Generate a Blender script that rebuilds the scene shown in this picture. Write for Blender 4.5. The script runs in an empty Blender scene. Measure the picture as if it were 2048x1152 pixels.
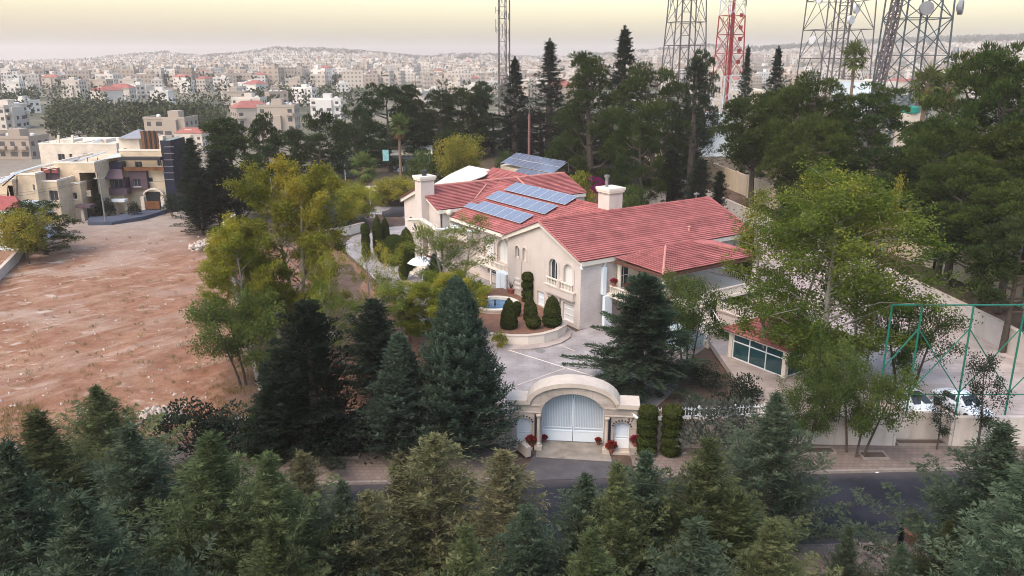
import bpy, math, random
import numpy as np
from mathutils import Vector, Matrix
from mathutils.geometry import tessellate_polygon
R = math.radians
PI = math.pi
random.seed(7)
scene = bpy.context.scene
C = scene.collection
# ------------------------------------------------------------------ camera
CAM_Z = 25.0
FPX = 1600.0                       # focal length in pixels of the 2048 px wide photograph
PITCH = math.atan(466 / 1600.0)
cam_data = bpy.data.cameras.new('camera')
cam_data.sensor_width = 36
cam_data.lens = FPX / 2048 * 36
cam_data.clip_start = 0.5
cam_data.clip_end = 20000
cam = bpy.data.objects.new('camera', cam_data)
cam.location = (0, 0, CAM_Z)
cam.rotation_euler = (PI / 2 - PITCH, 0, 0)
C.objects.link(cam)
scene.camera = cam
# ------------------------------------------------------------------ world, sun, exposure
SUN_EL, SUN_AZ = 52.0, -138.0        # degrees; azimuth from +Y, negative = left
world = bpy.data.worlds.new('World')
scene.world = world
world.use_nodes = True
nt = world.node_tree
nt.nodes.clear()
sky = nt.nodes.new('ShaderNodeTexSky')
sky.sky_type = 'NISHITA'
sky.sun_disc = False
sky.sun_elevation = R(SUN_EL)
sky.sun_rotation = R(SUN_AZ)
sky.altitude = 900
sky.air_density = 1.85
sky.dust_density = 6.0
sky.ozone_density = 1.0
bg = nt.nodes.new('ShaderNodeBackground')
bg.inputs['Strength'].default_value = 0.15
out = nt.nodes.new('ShaderNodeOutputWorld')
nt.links.new(sky.outputs[0], bg.inputs['Color'])
nt.links.new(bg.outputs[0], out.inputs['Surface'])
sun_data = bpy.data.lights.new('sun', 'SUN')
sun_data.energy = 0.75
sun_data.angle = R(40)
sun_data.color = (1.0, 0.83, 0.70)
sun = bpy.data.objects.new('sun', sun_data)
_sd = Vector((math.sin(R(SUN_AZ)) * math.cos(R(SUN_EL)), math.cos(R(SUN_AZ)) * math.cos(R(SUN_EL)), math.sin(R(SUN_EL))))
sun.rotation_euler = _sd.to_track_quat('Z', 'Y').to_euler()
C.objects.link(sun)
scene.view_settings.view_transform = 'Standard'
scene.view_settings.look = 'None'
scene.view_settings.gamma = 1.0
scene.view_settings.exposure = 1.2
scene.view_settings.use_curve_mapping = False
scene.cycles.use_denoising = True
scene.cycles.filter_width = 1.0
scene.cycles.max_bounces = 6
scene.cycles.diffuse_bounces = 3
scene.cycles.transparent_max_bounces = 8
scene.cycles.volume_bounces = 1

# ------------------------------------------------------------------ helpers
_c, _s = math.cos(PITCH), math.sin(PITCH)
def ray(x, y):
    u = (x - 1024) / FPX; v = (576 - y) / FPX
    return (u, _c + v * _s, -_s + v * _c)
def gp(x, y, z=0.0):               # where a sight line through the photo meets the level z
    r = ray(x, y); t = (z - CAM_Z) / r[2]
    return Vector((r[0] * t, r[1] * t, z))
def dp(x, y, Y):                   # where it meets the depth Y
    r = ray(x, y); t = Y / r[1]
    return Vector((r[0] * t, Y, CAM_Z + r[2] * t))

def tag(o, label=None, cat=None, group=None, kind=None):
    if label: o['label'] = label
    if cat: o['category'] = cat
    if group: o['group'] = group
    if kind: o['kind'] = kind
    return o
def empty(name, loc=(0, 0, 0), rz=0.0, label=None, cat=None, group=None):
    o = bpy.data.objects.new(name, None)
    o.location = loc; o.rotation_euler = (0, 0, rz); o.empty_display_size = 0.3
    C.objects.link(o)
    return tag(o, label, cat, group)
def link(name, me, parent=None, loc=None, rot=None):
    o = bpy.data.objects.new(name, me)
    if parent: o.parent = parent
    if loc is not None: o.location = loc
    if rot is not None: o.rotation_euler = rot
    C.objects.link(o)
    return o
def copy_tree(o, parent=None):
    c = o.copy(); C.objects.link(c); c.parent = parent
    for ch in o.children: copy_tree(ch, c)
    return c

class MB:
    def __init__(s): s.v = []; s.f = []
    def add(s, vs, fs):
        n = len(s.v); s.v += [tuple(p) for p in vs]; s.f += [tuple(i + n for i in f) for f in fs]; return s
    def box(s, x0, x1, y0, y1, z0, z1):
        return s.add([(x0,y0,z0),(x1,y0,z0),(x1,y1,z0),(x0,y1,z0),(x0,y0,z1),(x1,y0,z1),(x1,y1,z1),(x0,y1,z1)],
              [(0,3,2,1),(4,5,6,7),(0,1,5,4),(1,2,6,5),(2,3,7,6),(3,0,4,7)])
    def bar(s, p, q, w, h=None, up=(0,0,1)):
        p = Vector(p); q = Vector(q); h = h or w; d = (q - p).normalized()
        up = Vector(up)
        if abs(d.dot(up)) > 0.98: up = Vector((1,0,0))
        a = d.cross(up).normalized() * (w / 2); b = a.cross(d).normalized() * (h / 2)
        vs = [p-a-b,p+a-b,p+a+b,p-a+b,q-a-b,q+a-b,q+a+b,q-a+b]
        return s.add(vs, [(0,3,2,1),(4,5,6,7),(0,1,5,4),(1,2,6,5),(2,3,7,6),(3,0,4,7)])
    def tube(s, p, q, r0, r1=None, n=8, cap=True):
        p = Vector(p); q = Vector(q); r1 = r0 if r1 is None else r1; d = (q - p).normalized()
        up = Vector((0,0,1)) if abs(d.z) < 0.95 else Vector((1,0,0))
        a = d.cross(up).normalized(); b = d.cross(a).normalized()
        vs = [c0 + (a * math.cos(2*PI*i/n) + b * math.sin(2*PI*i/n)) * r for c0, r in ((p, r0), (q, r1)) for i in range(n)]
        fs = [(i, n + i, n + (i+1) % n, (i+1) % n) for i in range(n)]
        if cap: fs += [tuple(range(n)), tuple(range(2*n-1, n-1, -1))]
        return s.add(vs, fs)
    def path(s, pts, rs, n=6):
        for i in range(len(pts) - 1): s.tube(pts[i], pts[i+1], rs[i], rs[i+1], n, cap=True)
        return s
    def lathe(s, prof, n=16, c=(0,0,0), sx=1, sy=1):
        vs = [(c[0] + r * sx * math.cos(2*PI*i/n), c[1] + r * sy * math.sin(2*PI*i/n), c[2] + z) for r, z in prof for i in range(n)]
        fs = []
        for k in range(len(prof) - 1):
            for i in range(n):
                j = (i+1) % n
                fs.append((k*n+i, k*n+j, (k+1)*n+j, (k+1)*n+i))
        fs.append(tuple(range(n-1, -1, -1))); fs.append(tuple(range((len(prof)-1)*n, len(prof)*n)))
        return s.add(vs, fs)
    def poly(s, pts): return s.add(pts, [tuple(range(len(pts)))])
    def prism(s, pts, off):
        n = len(pts); o = Vector(off); vs = [Vector(p) for p in pts] + [Vector(p) + o for p in pts]
        fs = [tuple(range(n)), tuple(range(2*n-1, n-1, -1))] + [(i, n+i, n+(i+1)%n, (i+1)%n) for i in range(n)]
        return s.add(vs, fs)
    def wall(s, pts, th, z0, z1, closed=False):      # wall of thickness th along a ground polyline
        P = [Vector((p[0], p[1], 0)) for p in pts]; n = len(P); off = []
        for i in range(n):
            a = P[max(i-1, 0)]; b = P[min(i+1, n-1)]; d = (b - a).normalized(); off.append(Vector((-d.y, d.x, 0)) * th / 2)
        z0f = z0 if callable(z0) else (lambda i: z0); z1f = z1 if callable(z1) else (lambda i: z1)
        vs = []
        for i in range(n):
            for sg, zz in ((-1, z0f(i)), (1, z0f(i)), (1, z1f(i)), (-1, z1f(i))):
                q = P[i] + off[i] * sg; vs.append((q.x, q.y, zz))
        fs = [(0,1,2,3), (4*(n-1)+3, 4*(n-1)+2, 4*(n-1)+1, 4*(n-1))]
        for i in range(n-1):
            for k in range(4): fs.append((4*i+k, 4*(i+1)+k, 4*(i+1)+(k+1)%4, 4*i+(k+1)%4))
        return s.add(vs, fs)
    def mesh(s, name, mat, smooth=False):
        me = bpy.data.meshes.new(name); me.from_pydata(s.v, [], s.f); me.update()
        if mat: me.materials.append(mat)
        import bmesh
        bm = bmesh.new(); bm.from_mesh(me); bmesh.ops.recalc_face_normals(bm, faces=bm.faces); bm.to_mesh(me); bm.free()
        if smooth:
            me.polygons.foreach_set('use_smooth', [True] * len(me.polygons))
        return me
    def build(s, name, mat, parent=None, smooth=False, loc=None, rot=None):
        return link(name, s.mesh(name, mat, smooth), parent, loc, rot)

def holed(outer, holes, fn, depth):
    """wall sheet with openings: 2-D outline and holes, fn(s, z, d) -> 3-D; reveals go 'depth' inwards"""
    mb = MB(); loops = [outer] + holes
    polys = [[Vector((a, b, 0)) for a, b in lp] for lp in loops]
    flat = [p for lp in loops for p in lp]
    tris = tessellate_polygon(polys)
    mb.add([fn(a, b, 0) for a, b in flat], [tuple(t) for t in tris])
    for h in holes:
        n = len(h)
        mb.add([fn(a, b, 0) for a, b in h] + [fn(a, b, depth) for a, b in h], [(i, (i+1) % n, n + (i+1) % n, n + i) for i in range(n)])
    return mb
def archpts(s0, s1, z0, z1, n=10):      # arched opening, z1 = crown
    r = (s1 - s0) / 2; zs = z1 - r; c = (s0 + s1) / 2
    return [(s0, z0), (s1, z0)] + [(c + r * math.cos(PI * i / n), zs + r * math.sin(PI * i / n)) for i in range(n + 1)]

# ------------------------------------------------------------------ materials
def new_mat(name):
    m = bpy.data.materials.new(name); m.use_nodes = True; n = m.node_tree; n.nodes.clear(); return m, n
def mat(name, col, rough=0.8, var=0.10, scale=1.5, bump=0.0, bscale=12.0, spec=0.25, metal=0.0, col2=None, stain=0.0, world_co=True, objvar=0.0):
    m, n = new_mat(name); N = n.nodes.new; L = n.links.new
    o = N('ShaderNodeOutputMaterial'); b = N('ShaderNodeBsdfPrincipled'); L(b.outputs[0], o.inputs[0])
    b.inputs['Roughness'].default_value = rough; b.inputs['Specular IOR Level'].default_value = spec; b.inputs['Metallic'].default_value = metal
    if world_co: co = N('ShaderNodeNewGeometry').outputs['Position']
    else: co = N('ShaderNodeTexCoord').outputs['Object']
    nz = N('ShaderNodeTexNoise'); nz.inputs['Scale'].default_value = scale; nz.inputs['Detail'].default_value = 6; nz.inputs['Roughness'].default_value = 0.65
    L(co, nz.inputs['Vector'])
    mr = N('ShaderNodeMapRange'); mr.inputs[1].default_value = 0.3; mr.inputs[2].default_value = 0.7
    L(nz.outputs['Fac'], mr.inputs[0])
    mx = N('ShaderNodeMix'); mx.data_type = 'RGBA'
    c2 = col2 or tuple(min(1, c * (1 + var)) for c in col); c1 = col if col2 else tuple(c * (1 - var) for c in col)
    mx.inputs['A'].default_value = (*c1, 1); mx.inputs['B'].default_value = (*c2, 1)
    L(mr.outputs[0], mx.inputs['Factor']); cur = mx.outputs['Result']
    if stain > 0:
        sep = N('ShaderNodeMapping'); sep.inputs['Scale'].default_value = (1.2, 1.2, 0.18); L(co, sep.inputs[0])
        n2 = N('ShaderNodeTexNoise'); n2.inputs['Scale'].default_value = 0.9; n2.inputs['Detail'].default_value = 5; L(sep.outputs[0], n2.inputs['Vector'])
        r2 = N('ShaderNodeMapRange'); r2.inputs[1].default_value = 0.52; r2.inputs[2].default_value = 0.75; r2.inputs[4].default_value = stain; L(n2.outputs['Fac'], r2.inputs[0])
        m2 = N('ShaderNodeMix'); m2.data_type = 'RGBA'; L(r2.outputs[0], m2.inputs['Factor']); L(cur, m2.inputs['A'])
        m2.inputs['B'].default_value = (col[0]*0.5, col[1]*0.47, col[2]*0.43, 1); cur = m2.outputs['Result']
    if objvar > 0:
        oi = N('ShaderNodeObjectInfo'); hs = N('ShaderNodeHueSaturation'); r3 = N('ShaderNodeMapRange')
        r3.inputs[3].default_value = 1 - objvar; r3.inputs[4].default_value = 1 + objvar; L(oi.outputs['Random'], r3.inputs[0]); L(r3.outputs[0], hs.inputs['Value']); L(cur, hs.inputs['Color']); cur = hs.outputs[0]
    L(cur, b.inputs['Base Color'])
    if bump > 0:
        n3 = N('ShaderNodeTexNoise'); n3.inputs['Scale'].default_value = bscale; n3.inputs['Detail'].default_value = 4; L(co, n3.inputs['Vector'])
        bp = N('ShaderNodeBump'); bp.inputs['Strength'].default_value = 0.6; bp.inputs['Distance'].default_value = bump; L(n3.outputs['Fac'], bp.inputs['Height']); L(bp.outputs[0], b.inputs['Normal'])
    return m
def leaf_mat(name, c1, c2, objvar=0.18, trans=0.25, hue=0.02, c3=None):
    """foliage: every leaf takes its own mix of the two leaf colours; each tree shifts a little as a whole"""
    m, n = new_mat(name); N = n.nodes.new; L = n.links.new
    at = N('ShaderNodeAttribute'); at.attribute_name = 'tint'
    if c3:
        cr = N('ShaderNodeValToRGB'); e = cr.color_ramp.elements
        e[0].color = (*c1, 1); e[1].color = (*c3, 1); e[1].position = 1.0
        k = cr.color_ramp.elements.new(0.6); k.color = (*c2, 1); L(at.outputs['Fac'], cr.inputs[0]); cur = cr.outputs[0]
    else:
        mx = N('ShaderNodeMix'); mx.data_type = 'RGBA'; mx.inputs['A'].default_value = (*c1, 1); mx.inputs['B'].default_value = (*c2, 1)
        L(at.outputs['Fac'], mx.inputs['Factor']); cur = mx.outputs['Result']
    oi = N('ShaderNodeObjectInfo'); hs = N('ShaderNodeHueSaturation')
    r = N('ShaderNodeMapRange'); r.inputs[3].default_value = 1 - objvar; r.inputs[4].default_value = 1 + objvar; L(oi.outputs['Random'], r.inputs[0]); L(r.outputs[0], hs.inputs['Value'])
    ml = N('ShaderNodeMath'); ml.operation = 'MULTIPLY'; ml.inputs[1].default_value = 7.31; L(oi.outputs['Random'], ml.inputs[0])
    fr = N('ShaderNodeMath'); fr.operation = 'FRACT'; L(ml.outputs[0], fr.inputs[0])
    r2 = N('ShaderNodeMapRange'); r2.inputs[3].default_value = 0.5 - hue; r2.inputs[4].default_value = 0.5 + hue; L(fr.outputs[0], r2.inputs[0]); L(r2.outputs[0], hs.inputs['Hue'])
    L(cur, hs.inputs['Color']); cur = hs.outputs[0]
    d = N('ShaderNodeBsdfDiffuse'); t = N('ShaderNodeBsdfTranslucent'); ms = N('ShaderNodeMixShader'); ms.inputs[0].default_value = trans
    L(cur, d.inputs[0]); L(cur, t.inputs[0]); L(d.outputs[0], ms.inputs[1]); L(t.outputs[0], ms.inputs[2])
    o = N('ShaderNodeOutputMaterial'); L(ms.outputs[0], o.inputs[0])
    return m
def tiled_mat(name, col, mortar, bw, bh, rough=0.8, var=0.12, msize=0.015, axis='xy', stain=0.0, col2=None):
    """flat masonry or paving pattern for pieces too small to build one by one"""
    m, n = new_mat(name); N = n.nodes.new; L = n.links.new
    o = N('ShaderNodeOutputMaterial'); b = N('ShaderNodeBsdfPrincipled'); L(b.outputs[0], o.inputs[0]); b.inputs['Roughness'].default_value = rough; b.inputs['Specular IOR Level'].default_value = 0.2
    g = N('ShaderNodeNewGeometry'); vec = g.outputs['Position']
    if axis != 'xy':
        sp = N('ShaderNodeSeparateXYZ'); L(vec, sp.inputs[0]); cb = N('ShaderNodeCombineXYZ')
        ad = N('ShaderNodeMath'); ad.operation = 'ADD'; L(sp.outputs[0], ad.inputs[0]); L(sp.outputs[1], ad.inputs[1])
        L(ad.outputs[0], cb.inputs[0]); L(sp.outputs[2], cb.inputs[1]); vec = cb.outputs[0]
    br = N('ShaderNodeTexBrick'); br.inputs['Scale'].default_value = 1.0; br.inputs['Brick Width'].default_value = bw; br.inputs['Row Height'].default_value = bh
    br.inputs['Mortar Size'].default_value = msize; br.inputs['Color1'].default_value = (*[c*(1-var) for c in col], 1); br.inputs['Color2'].default_value = (*[min(1, c*(1+var)) for c in (col2 or col)], 1); br.inputs['Mortar'].default_value = (*mortar, 1)
    L(vec, br.inputs['Vector'])
    nz = N('ShaderNodeTexNoise'); nz.inputs['Scale'].default_value = 0.5; nz.inputs['Detail'].default_value = 7; L(g.outputs['Position'], nz.inputs['Vector'])
    mr = N('ShaderNodeMapRange'); mr.inputs[1].default_value = 0.3; mr.inputs[2].default_value = 0.7; mr.inputs[3].default_value = 0.82 - stain; mr.inputs[4].default_value = 1.14; L(nz.outputs['Fac'], mr.inputs[0])
    hs = N('ShaderNodeHueSaturation'); L(br.outputs['Color'], hs.inputs['Color']); L(mr.outputs[0], hs.inputs['Value']); L(hs.outputs[0], b.inputs['Base Color'])
    return m

MT = {}
MT['stone'] = mat('limestone', (0.58, 0.50, 0.455), 0.75, 0.06, 0.8, stain=0.22)
MT['stone_course'] = tiled_mat('limestone_courses', (0.58, 0.515, 0.49), (0.50, 0.44, 0.415), 0.6, 0.3, 0.75, 0.03, 0.012, 'wall')
MT['trim'] = mat('stone_trim', (0.70, 0.63, 0.55), 0.7, 0.05, 1.5, stain=0.10)
MT['cream'] = mat('cream_stone', (0.60, 0.51, 0.40), 0.8, 0.07, 0.7, stain=0.25)
MT['gatestone'] = tiled_mat('gate_stone', (0.46, 0.39, 0.34), (0.34, 0.28, 0.24), 0.85, 0.42, 0.8, 0.07, 0.012, 'wall', stain=0.22)
MT['gatecap'] = mat('gate_coping', (0.52, 0.44, 0.37), 0.75, 0.10, 1.0, stain=0.2)
MT['wallstone'] = mat('boundary_wall_stone', (0.50, 0.44, 0.40), 0.85, 0.10, 0.6, 0.01, 4, stain=0.55)
MT['wallbeige'] = mat('beige_wall_render', (0.50, 0.40, 0.29), 0.85, 0.08, 0.6, stain=0.35)
MT['white'] = mat('white_paint', (0.74, 0.76, 0.78), 0.5, 0.03, 2)
MT['bluewhite'] = mat('pale_blue_paint', (0.68, 0.75, 0.81), 0.45, 0.03, 2)
MT['shutter'] = mat('white_shutter', (0.66, 0.65, 0.64), 0.6, 0.03, 2)
MT['glass'] = mat('window_glass', (0.03, 0.035, 0.045), 0.12, 0.1, 1, spec=0.6)
MT['tealglass'] = mat('teal_glass', (0.02, 0.06, 0.07), 0.1, 0.3, 1.2, spec=0.7)
MT['dark'] = mat('dark_metal', (0.03, 0.03, 0.035), 0.5, 0.1, 4)
MT['steel'] = mat('galvanised_steel', (0.20, 0.19, 0.19), 0.6, 0.15, 2)
MT['tile'] = mat('red_roof_tile', (0.36, 0.125, 0.117), 0.8, 0.30, 0.7, spec=0.12, objvar=0.10)
MT['ridge'] = mat('ridge_mortar', (0.50, 0.24, 0.20), 0.8, 0.2, 3)
MT['reddark'] = mat('dark_red_roof', (0.28, 0.07, 0.06), 0.75, 0.2, 2.0)
MT['greyroof'] = mat('grey_roof_sheet', (0.24, 0.24, 0.26), 0.55, 0.15, 0.8)
MT['membrane'] = mat('cream_membrane', (0.66, 0.60, 0.48), 0.8, 0.05, 0.6, stain=0.15)
MT['deck'] = mat('roof_deck', (0.20, 0.22, 0.23), 0.7, 0.35, 0.8)
MT['soil'] = mat('red_soil', (0.20, 0.105, 0.07), 0.95, 0.25, 1.2, 0.03, 8)
MT['brownsoil'] = mat('brown_soil', (0.085, 0.062, 0.048), 0.95, 0.3, 0.8, 0.05, 6)
MT['asphalt'] = mat('asphalt', (0.028, 0.030, 0.040), 0.8, 0.30, 0.5, 0.004, 60, spec=0.2)
MT['asphalt2'] = mat('worn_asphalt', (0.085, 0.078, 0.082), 0.9, 0.25, 0.8, 0.004, 40)
MT['pavement'] = tiled_mat('pavement_slabs', (0.20, 0.155, 0.135), (0.13, 0.10, 0.085), 0.4, 0.4, 0.9, 0.10, 0.02)
MT['kerb'] = mat('kerb_stone', (0.25, 0.21, 0.185), 0.9, 0.15, 2)
MT['drive'] = tiled_mat('driveway_stone', (0.33, 0.30, 0.295), (0.27, 0.24, 0.235), 0.9, 0.6, 0.8, 0.07, 0.02, stain=0.12)
MT['court'] = tiled_mat('court_paving', (0.42, 0.35, 0.32), (0.33, 0.275, 0.25), 1.2, 0.6, 0.85, 0.06, 0.02, stain=0.1)
MT['terracotta'] = mat('terracotta', (0.28, 0.10, 0.07), 0.8, 0.15, 4)
MT['bark'] = mat('grey_brown_bark', (0.075, 0.06, 0.048), 0.95, 0.3, 5, 0.02, 20)
MT['palebark'] = mat('pale_bark', (0.27, 0.245, 0.20), 0.9, 0.25, 5)
MT['palmbark'] = mat('palm_bark', (0.20, 0.13, 0.09), 0.95, 0.25, 4)
MT['court_green'] = mat('green_paint', (0.015, 0.14, 0.10), 0.5, 0.15, 3)
MT['redpaint'] = mat('red_paint', (0.30, 0.04, 0.04), 0.6, 0.2, 2)
MT['carwhite'] = mat('car_paint_white', (0.72, 0.77, 0.83), 0.22, 0.02, 1, spec=0.6)
MT['rubber'] = mat('rubber', (0.02, 0.02, 0.02), 0.85, 0.1, 5)
MT['cover'] = mat('dark_cover', (0.045, 0.043, 0.048), 0.85, 0.2, 2)
MT['navy'] = mat('navy_glass_cladding', (0.015, 0.017, 0.035), 0.25, 0.2, 0.6, spec=0.6)
MT['purpleclad'] = mat('plum_cladding', (0.10, 0.065, 0.08), 0.7, 0.15, 1)
MT['rust'] = mat('rusty_panel', (0.17, 0.075, 0.035), 0.85, 0.35, 1.5, stain=0.4)
MT['water'] = mat('blue_pool_tile', (0.05, 0.16, 0.30), 0.1, 0.25, 2, spec=0.6)
MT['rock'] = mat('pale_rock', (0.42, 0.35, 0.30), 0.9, 0.3, 1.5)
# solar cell material: fine grid of cells
def solar_mat():
    m, n = new_mat('solar_cells'); N = n.nodes.new; L = n.links.new
    o = N('ShaderNodeOutputMaterial'); b = N('ShaderNodeBsdfPrincipled'); L(b.outputs[0], o.inputs[0])
    tc = N('ShaderNodeTexCoord'); br = N('ShaderNodeTexBrick'); br.offset = 0; br.inputs['Scale'].default_value = 1
    br.inputs['Brick Width'].default_value = 0.16; br.inputs['Row Height'].default_value = 0.16; br.inputs['Mortar Size'].default_value = 0.006
    br.inputs['Color1'].default_value = (0.115, 0.135, 0.20, 1); br.inputs['Color2'].default_value = (0.14, 0.16, 0.225, 1); br.inputs['Mortar'].default_value = (0.30, 0.33, 0.40, 1)
    L(tc.outputs['Object'], br.inputs['Vector']); L(br.outputs['Color'], b.inputs['Base Color'])
    b.inputs['Roughness'].default_value = 0.22; b.inputs['Specular IOR Level'].default_value = 0.6
    return m
MT['solar'] = solar_mat()
# foliage colours
LM = {}
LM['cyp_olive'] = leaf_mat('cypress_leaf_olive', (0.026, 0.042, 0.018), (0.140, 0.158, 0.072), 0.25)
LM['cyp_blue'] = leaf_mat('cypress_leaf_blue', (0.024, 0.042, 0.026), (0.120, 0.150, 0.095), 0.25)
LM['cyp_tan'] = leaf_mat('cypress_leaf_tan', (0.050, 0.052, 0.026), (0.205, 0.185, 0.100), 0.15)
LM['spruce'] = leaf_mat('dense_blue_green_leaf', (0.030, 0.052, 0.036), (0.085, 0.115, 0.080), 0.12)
LM['cedar'] = leaf_mat('cedar_needle', (0.030, 0.048, 0.032), (0.075, 0.100, 0.060), 0.12)
LM['dark'] = leaf_mat('dark_cypress_leaf', (0.016, 0.026, 0.018), (0.040, 0.055, 0.036), 0.25)
LM['pine'] = leaf_mat('pine_needle', (0.022, 0.038, 0.010), (0.075, 0.096, 0.024), 0.22)
LM['pinedark'] = leaf_mat('dark_pine_needle', (0.022, 0.036, 0.014), (0.058, 0.078, 0.028), 0.25)
LM['broad'] = leaf_mat('broad_leaf_green', (0.066, 0.098, 0.016), (0.150, 0.172, 0.034), 0.12, 0.4, 0.015, (0.42, 0.34, 0.045))
LM['autumn'] = leaf_mat('broad_leaf_yellowing', (0.105, 0.132, 0.022), (0.310, 0.285, 0.042), 0.12, 0.35, 0.015, (0.46, 0.27, 0.03))
LM['shrub'] = leaf_mat('shrub_leaf', (0.040, 0.070, 0.020), (0.110, 0.150, 0.040), 0.25, 0.3)
LM['olive'] = leaf_mat('olive_leaf', (0.050, 0.058, 0.046), (0.125, 0.135, 0.105), 0.15, 0.2)
LM['topiary'] = leaf_mat('clipped_leaf', (0.030, 0.042, 0.012), (0.075, 0.085, 0.022), 0.15, 0.2)
LM['palm'] = leaf_mat('palm_leaf', (0.055, 0.080, 0.024), (0.145, 0.175, 0.055), 0.12, 0.25)
LM['palmdead'] = leaf_mat('dry_palm_leaf', (0.14, 0.085, 0.035), (0.27, 0.18, 0.08), 0.1, 0.2)
LM['flower'] = leaf_mat('red_flower', (0.14, 0.012, 0.02), (0.36, 0.04, 0.06), 0.1, 0.2)
LM['magenta'] = leaf_mat('magenta_flower', (0.16, 0.010, 0.10), (0.34, 0.03, 0.20), 0.1, 0.2)
LM['drygrass'] = leaf_mat('dry_grass', (0.16, 0.12, 0.045), (0.34, 0.26, 0.11), 0.1, 0.3)
LM['bare'] = leaf_mat('bare_twig', (0.09, 0.07, 0.06), (0.17, 0.14, 0.12), 0.1, 0.0)
# ================================================================== the setting: terrain, road, pavements
def sm(a, b, t):
    t = np.clip((t - a) / (b - a), 0, 1); return t * t * (3 - 2 * t)
W1 = [(42.3, 48.6), (42.2, 66), (41.0, 80), (36.5, 110), (31.0, 150), (21.0, 186)]      # white boundary wall on the right
W2 = [(47.5, 56), (47.3, 68), (46.0, 84), (41.0, 112), (36.5, 150), (27.0, 192)]        # taller beige wall behind it
RX = [-700, 0, 150, 290, 330, 400, 470, 560, 640, 720, 860, 900, 1000, 1100, 1180, 1300, 1400, 1480, 1540, 1700, 1800, 1950, 2048, 2700]
RY = [128, 126, 124, 113, 111, 117, 113, 104, 106, 109, 119, 114, 115, 121, 114, 108, 99, 104, 102, 95, 89, 87, 84, 80]
_NP = {}
def noise2(x, y, seed=0):
    if seed not in _NP:
        rs = np.random.RandomState(seed); _NP[seed] = [(rs.uniform(0, 2 * PI), rs.uniform(0.6, 1.6), rs.uniform(0, 6.28)) for _ in range(6)]
    z = 0
    for a, f, p in _NP[seed]: z = z + np.sin((x * math.cos(a) + y * math.sin(a)) * f + p)
    return z / 6
def hgt(x, y):
    x = np.asarray(x, float); y = np.asarray(y, float)
    az = x / np.maximum(y, 60.0)
    right = sm(-0.30, -0.02, az)
    wl = -16 * sm(150, 430, y) - 8 * sm(430, 1000, y)
    wr = 3.0 * sm(135, 200, y) - 19 * sm(330, 560, y) - 6 * sm(600, 1000, y)
    z = wl * (1 - right) + wr * right
    w1x = np.interp(y, [p[1] for p in W1], [p[0] for p in W1])
    ter = sm(0.4, 2.6, x - w1x) * 2.6 * sm(44, 46, y) * (1 - sm(200, 260, y))
    z = np.maximum(z, ter) if True else z
    z = np.where(y < 260, np.maximum(z, ter), z)
    z = z + noise2(x / 90, y / 90, 3) * 7 * sm(450, 900, y)
    px = 1024 + 1600 * x / (np.maximum(y, 60) * 0.96)
    zr = 25 + 3700 * (111 - np.interp(px, RX, RY)) / 1600 * 1.08
    s = sm(750, 3500, y) ** 1.1
    z = z * (1 - s) + zr * s - 90 * sm(3900, 6500, y)
    z = z + noise2(x / 60, y / 60, 9) * 6 * sm(2600, 3600, y) * (1 - sm(3900, 5000, y))
    # uneven graded earth of the empty lot
    lot = sm(-14, -22, x) * sm(46, 52, y) * (1 - sm(118, 130, y)) * sm(-80, -70, x)
    z = z + lot * (noise2(x / 2.6, y / 3.4, 5) * 0.22 + noise2(x / 0.9, y / 1.3, 6) * 0.10 + noise2(x / 9, y / 11, 8) * 0.75)
    return z
def grid_axis(lo, hi, step, far_lo, far_hi, g=1.13):
    a = list(np.arange(lo, hi + 1e-6, step)); d = step
    while a[-1] < far_hi: d *= g; a.append(a[-1] + d)
    d = step
    while a[0] > far_lo: d *= g; a.insert(0, a[0] - d)
    return np.array(a)
gx = grid_axis(-74, -14, 0.8, -7000, -13.9); gx = np.concatenate([gx, grid_axis(-12.5, 60, 2.0, -12.6, 7000)])
gy = np.concatenate([np.arange(-60, 46, 3.0), np.arange(46, 130, 0.9), grid_axis(131, 200, 3.0, 130.9, 8000, 1.07)])
GX, GY = np.meshgrid(gx, gy)
GZ = hgt(GX, GY)
# keep the earth below everything paved on the plot
flat = (GX > -15) & (GX < 43) & (GY < 200)
GZ = np.where(flat & (GY < 130), np.minimum(GZ, 0), GZ)
GZ = np.where((GY < 46), -0.05, GZ)
nx, ny = len(gx), len(gy)
gv = np.stack([GX.ravel(), GY.ravel(), GZ.ravel()], 1)
ii = np.arange(nx * ny).reshape(ny, nx)
gf = np.stack([ii[:-1, :-1], ii[:-1, 1:], ii[1:, 1:], ii[1:, :-1]], -1).reshape(-1, 4)

def np_mesh(name, verts, quads, material, tint=None, smooth=False):
    me = bpy.data.meshes.new(name)
    nv, nf, k = len(verts), len(quads), quads.shape[1]
    me.vertices.add(nv); me.vertices.foreach_set('co', np.ascontiguousarray(verts, np.float32).ravel())
    me.loops.add(nf * k); me.loops.foreach_set('vertex_index', np.ascontiguousarray(quads, np.int32).ravel())
    me.polygons.add(nf); me.polygons.foreach_set('loop_start', np.arange(0, nf * k, k, dtype=np.int32))
    try: me.polygons.foreach_set('loop_total', np.full(nf, k, np.int32))
    except Exception: pass
    if smooth: me.polygons.foreach_set('use_smooth', np.ones(nf, bool))
    if tint is not None:
        at = me.attributes.new('tint', 'FLOAT', 'FACE'); at.data.foreach_set('value', np.ascontiguousarray(tint, np.float32))
    me.update(calc_edges=True)
    if not smooth: me.shade_flat()
    if material: me.materials.append(material)
    return me

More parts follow.
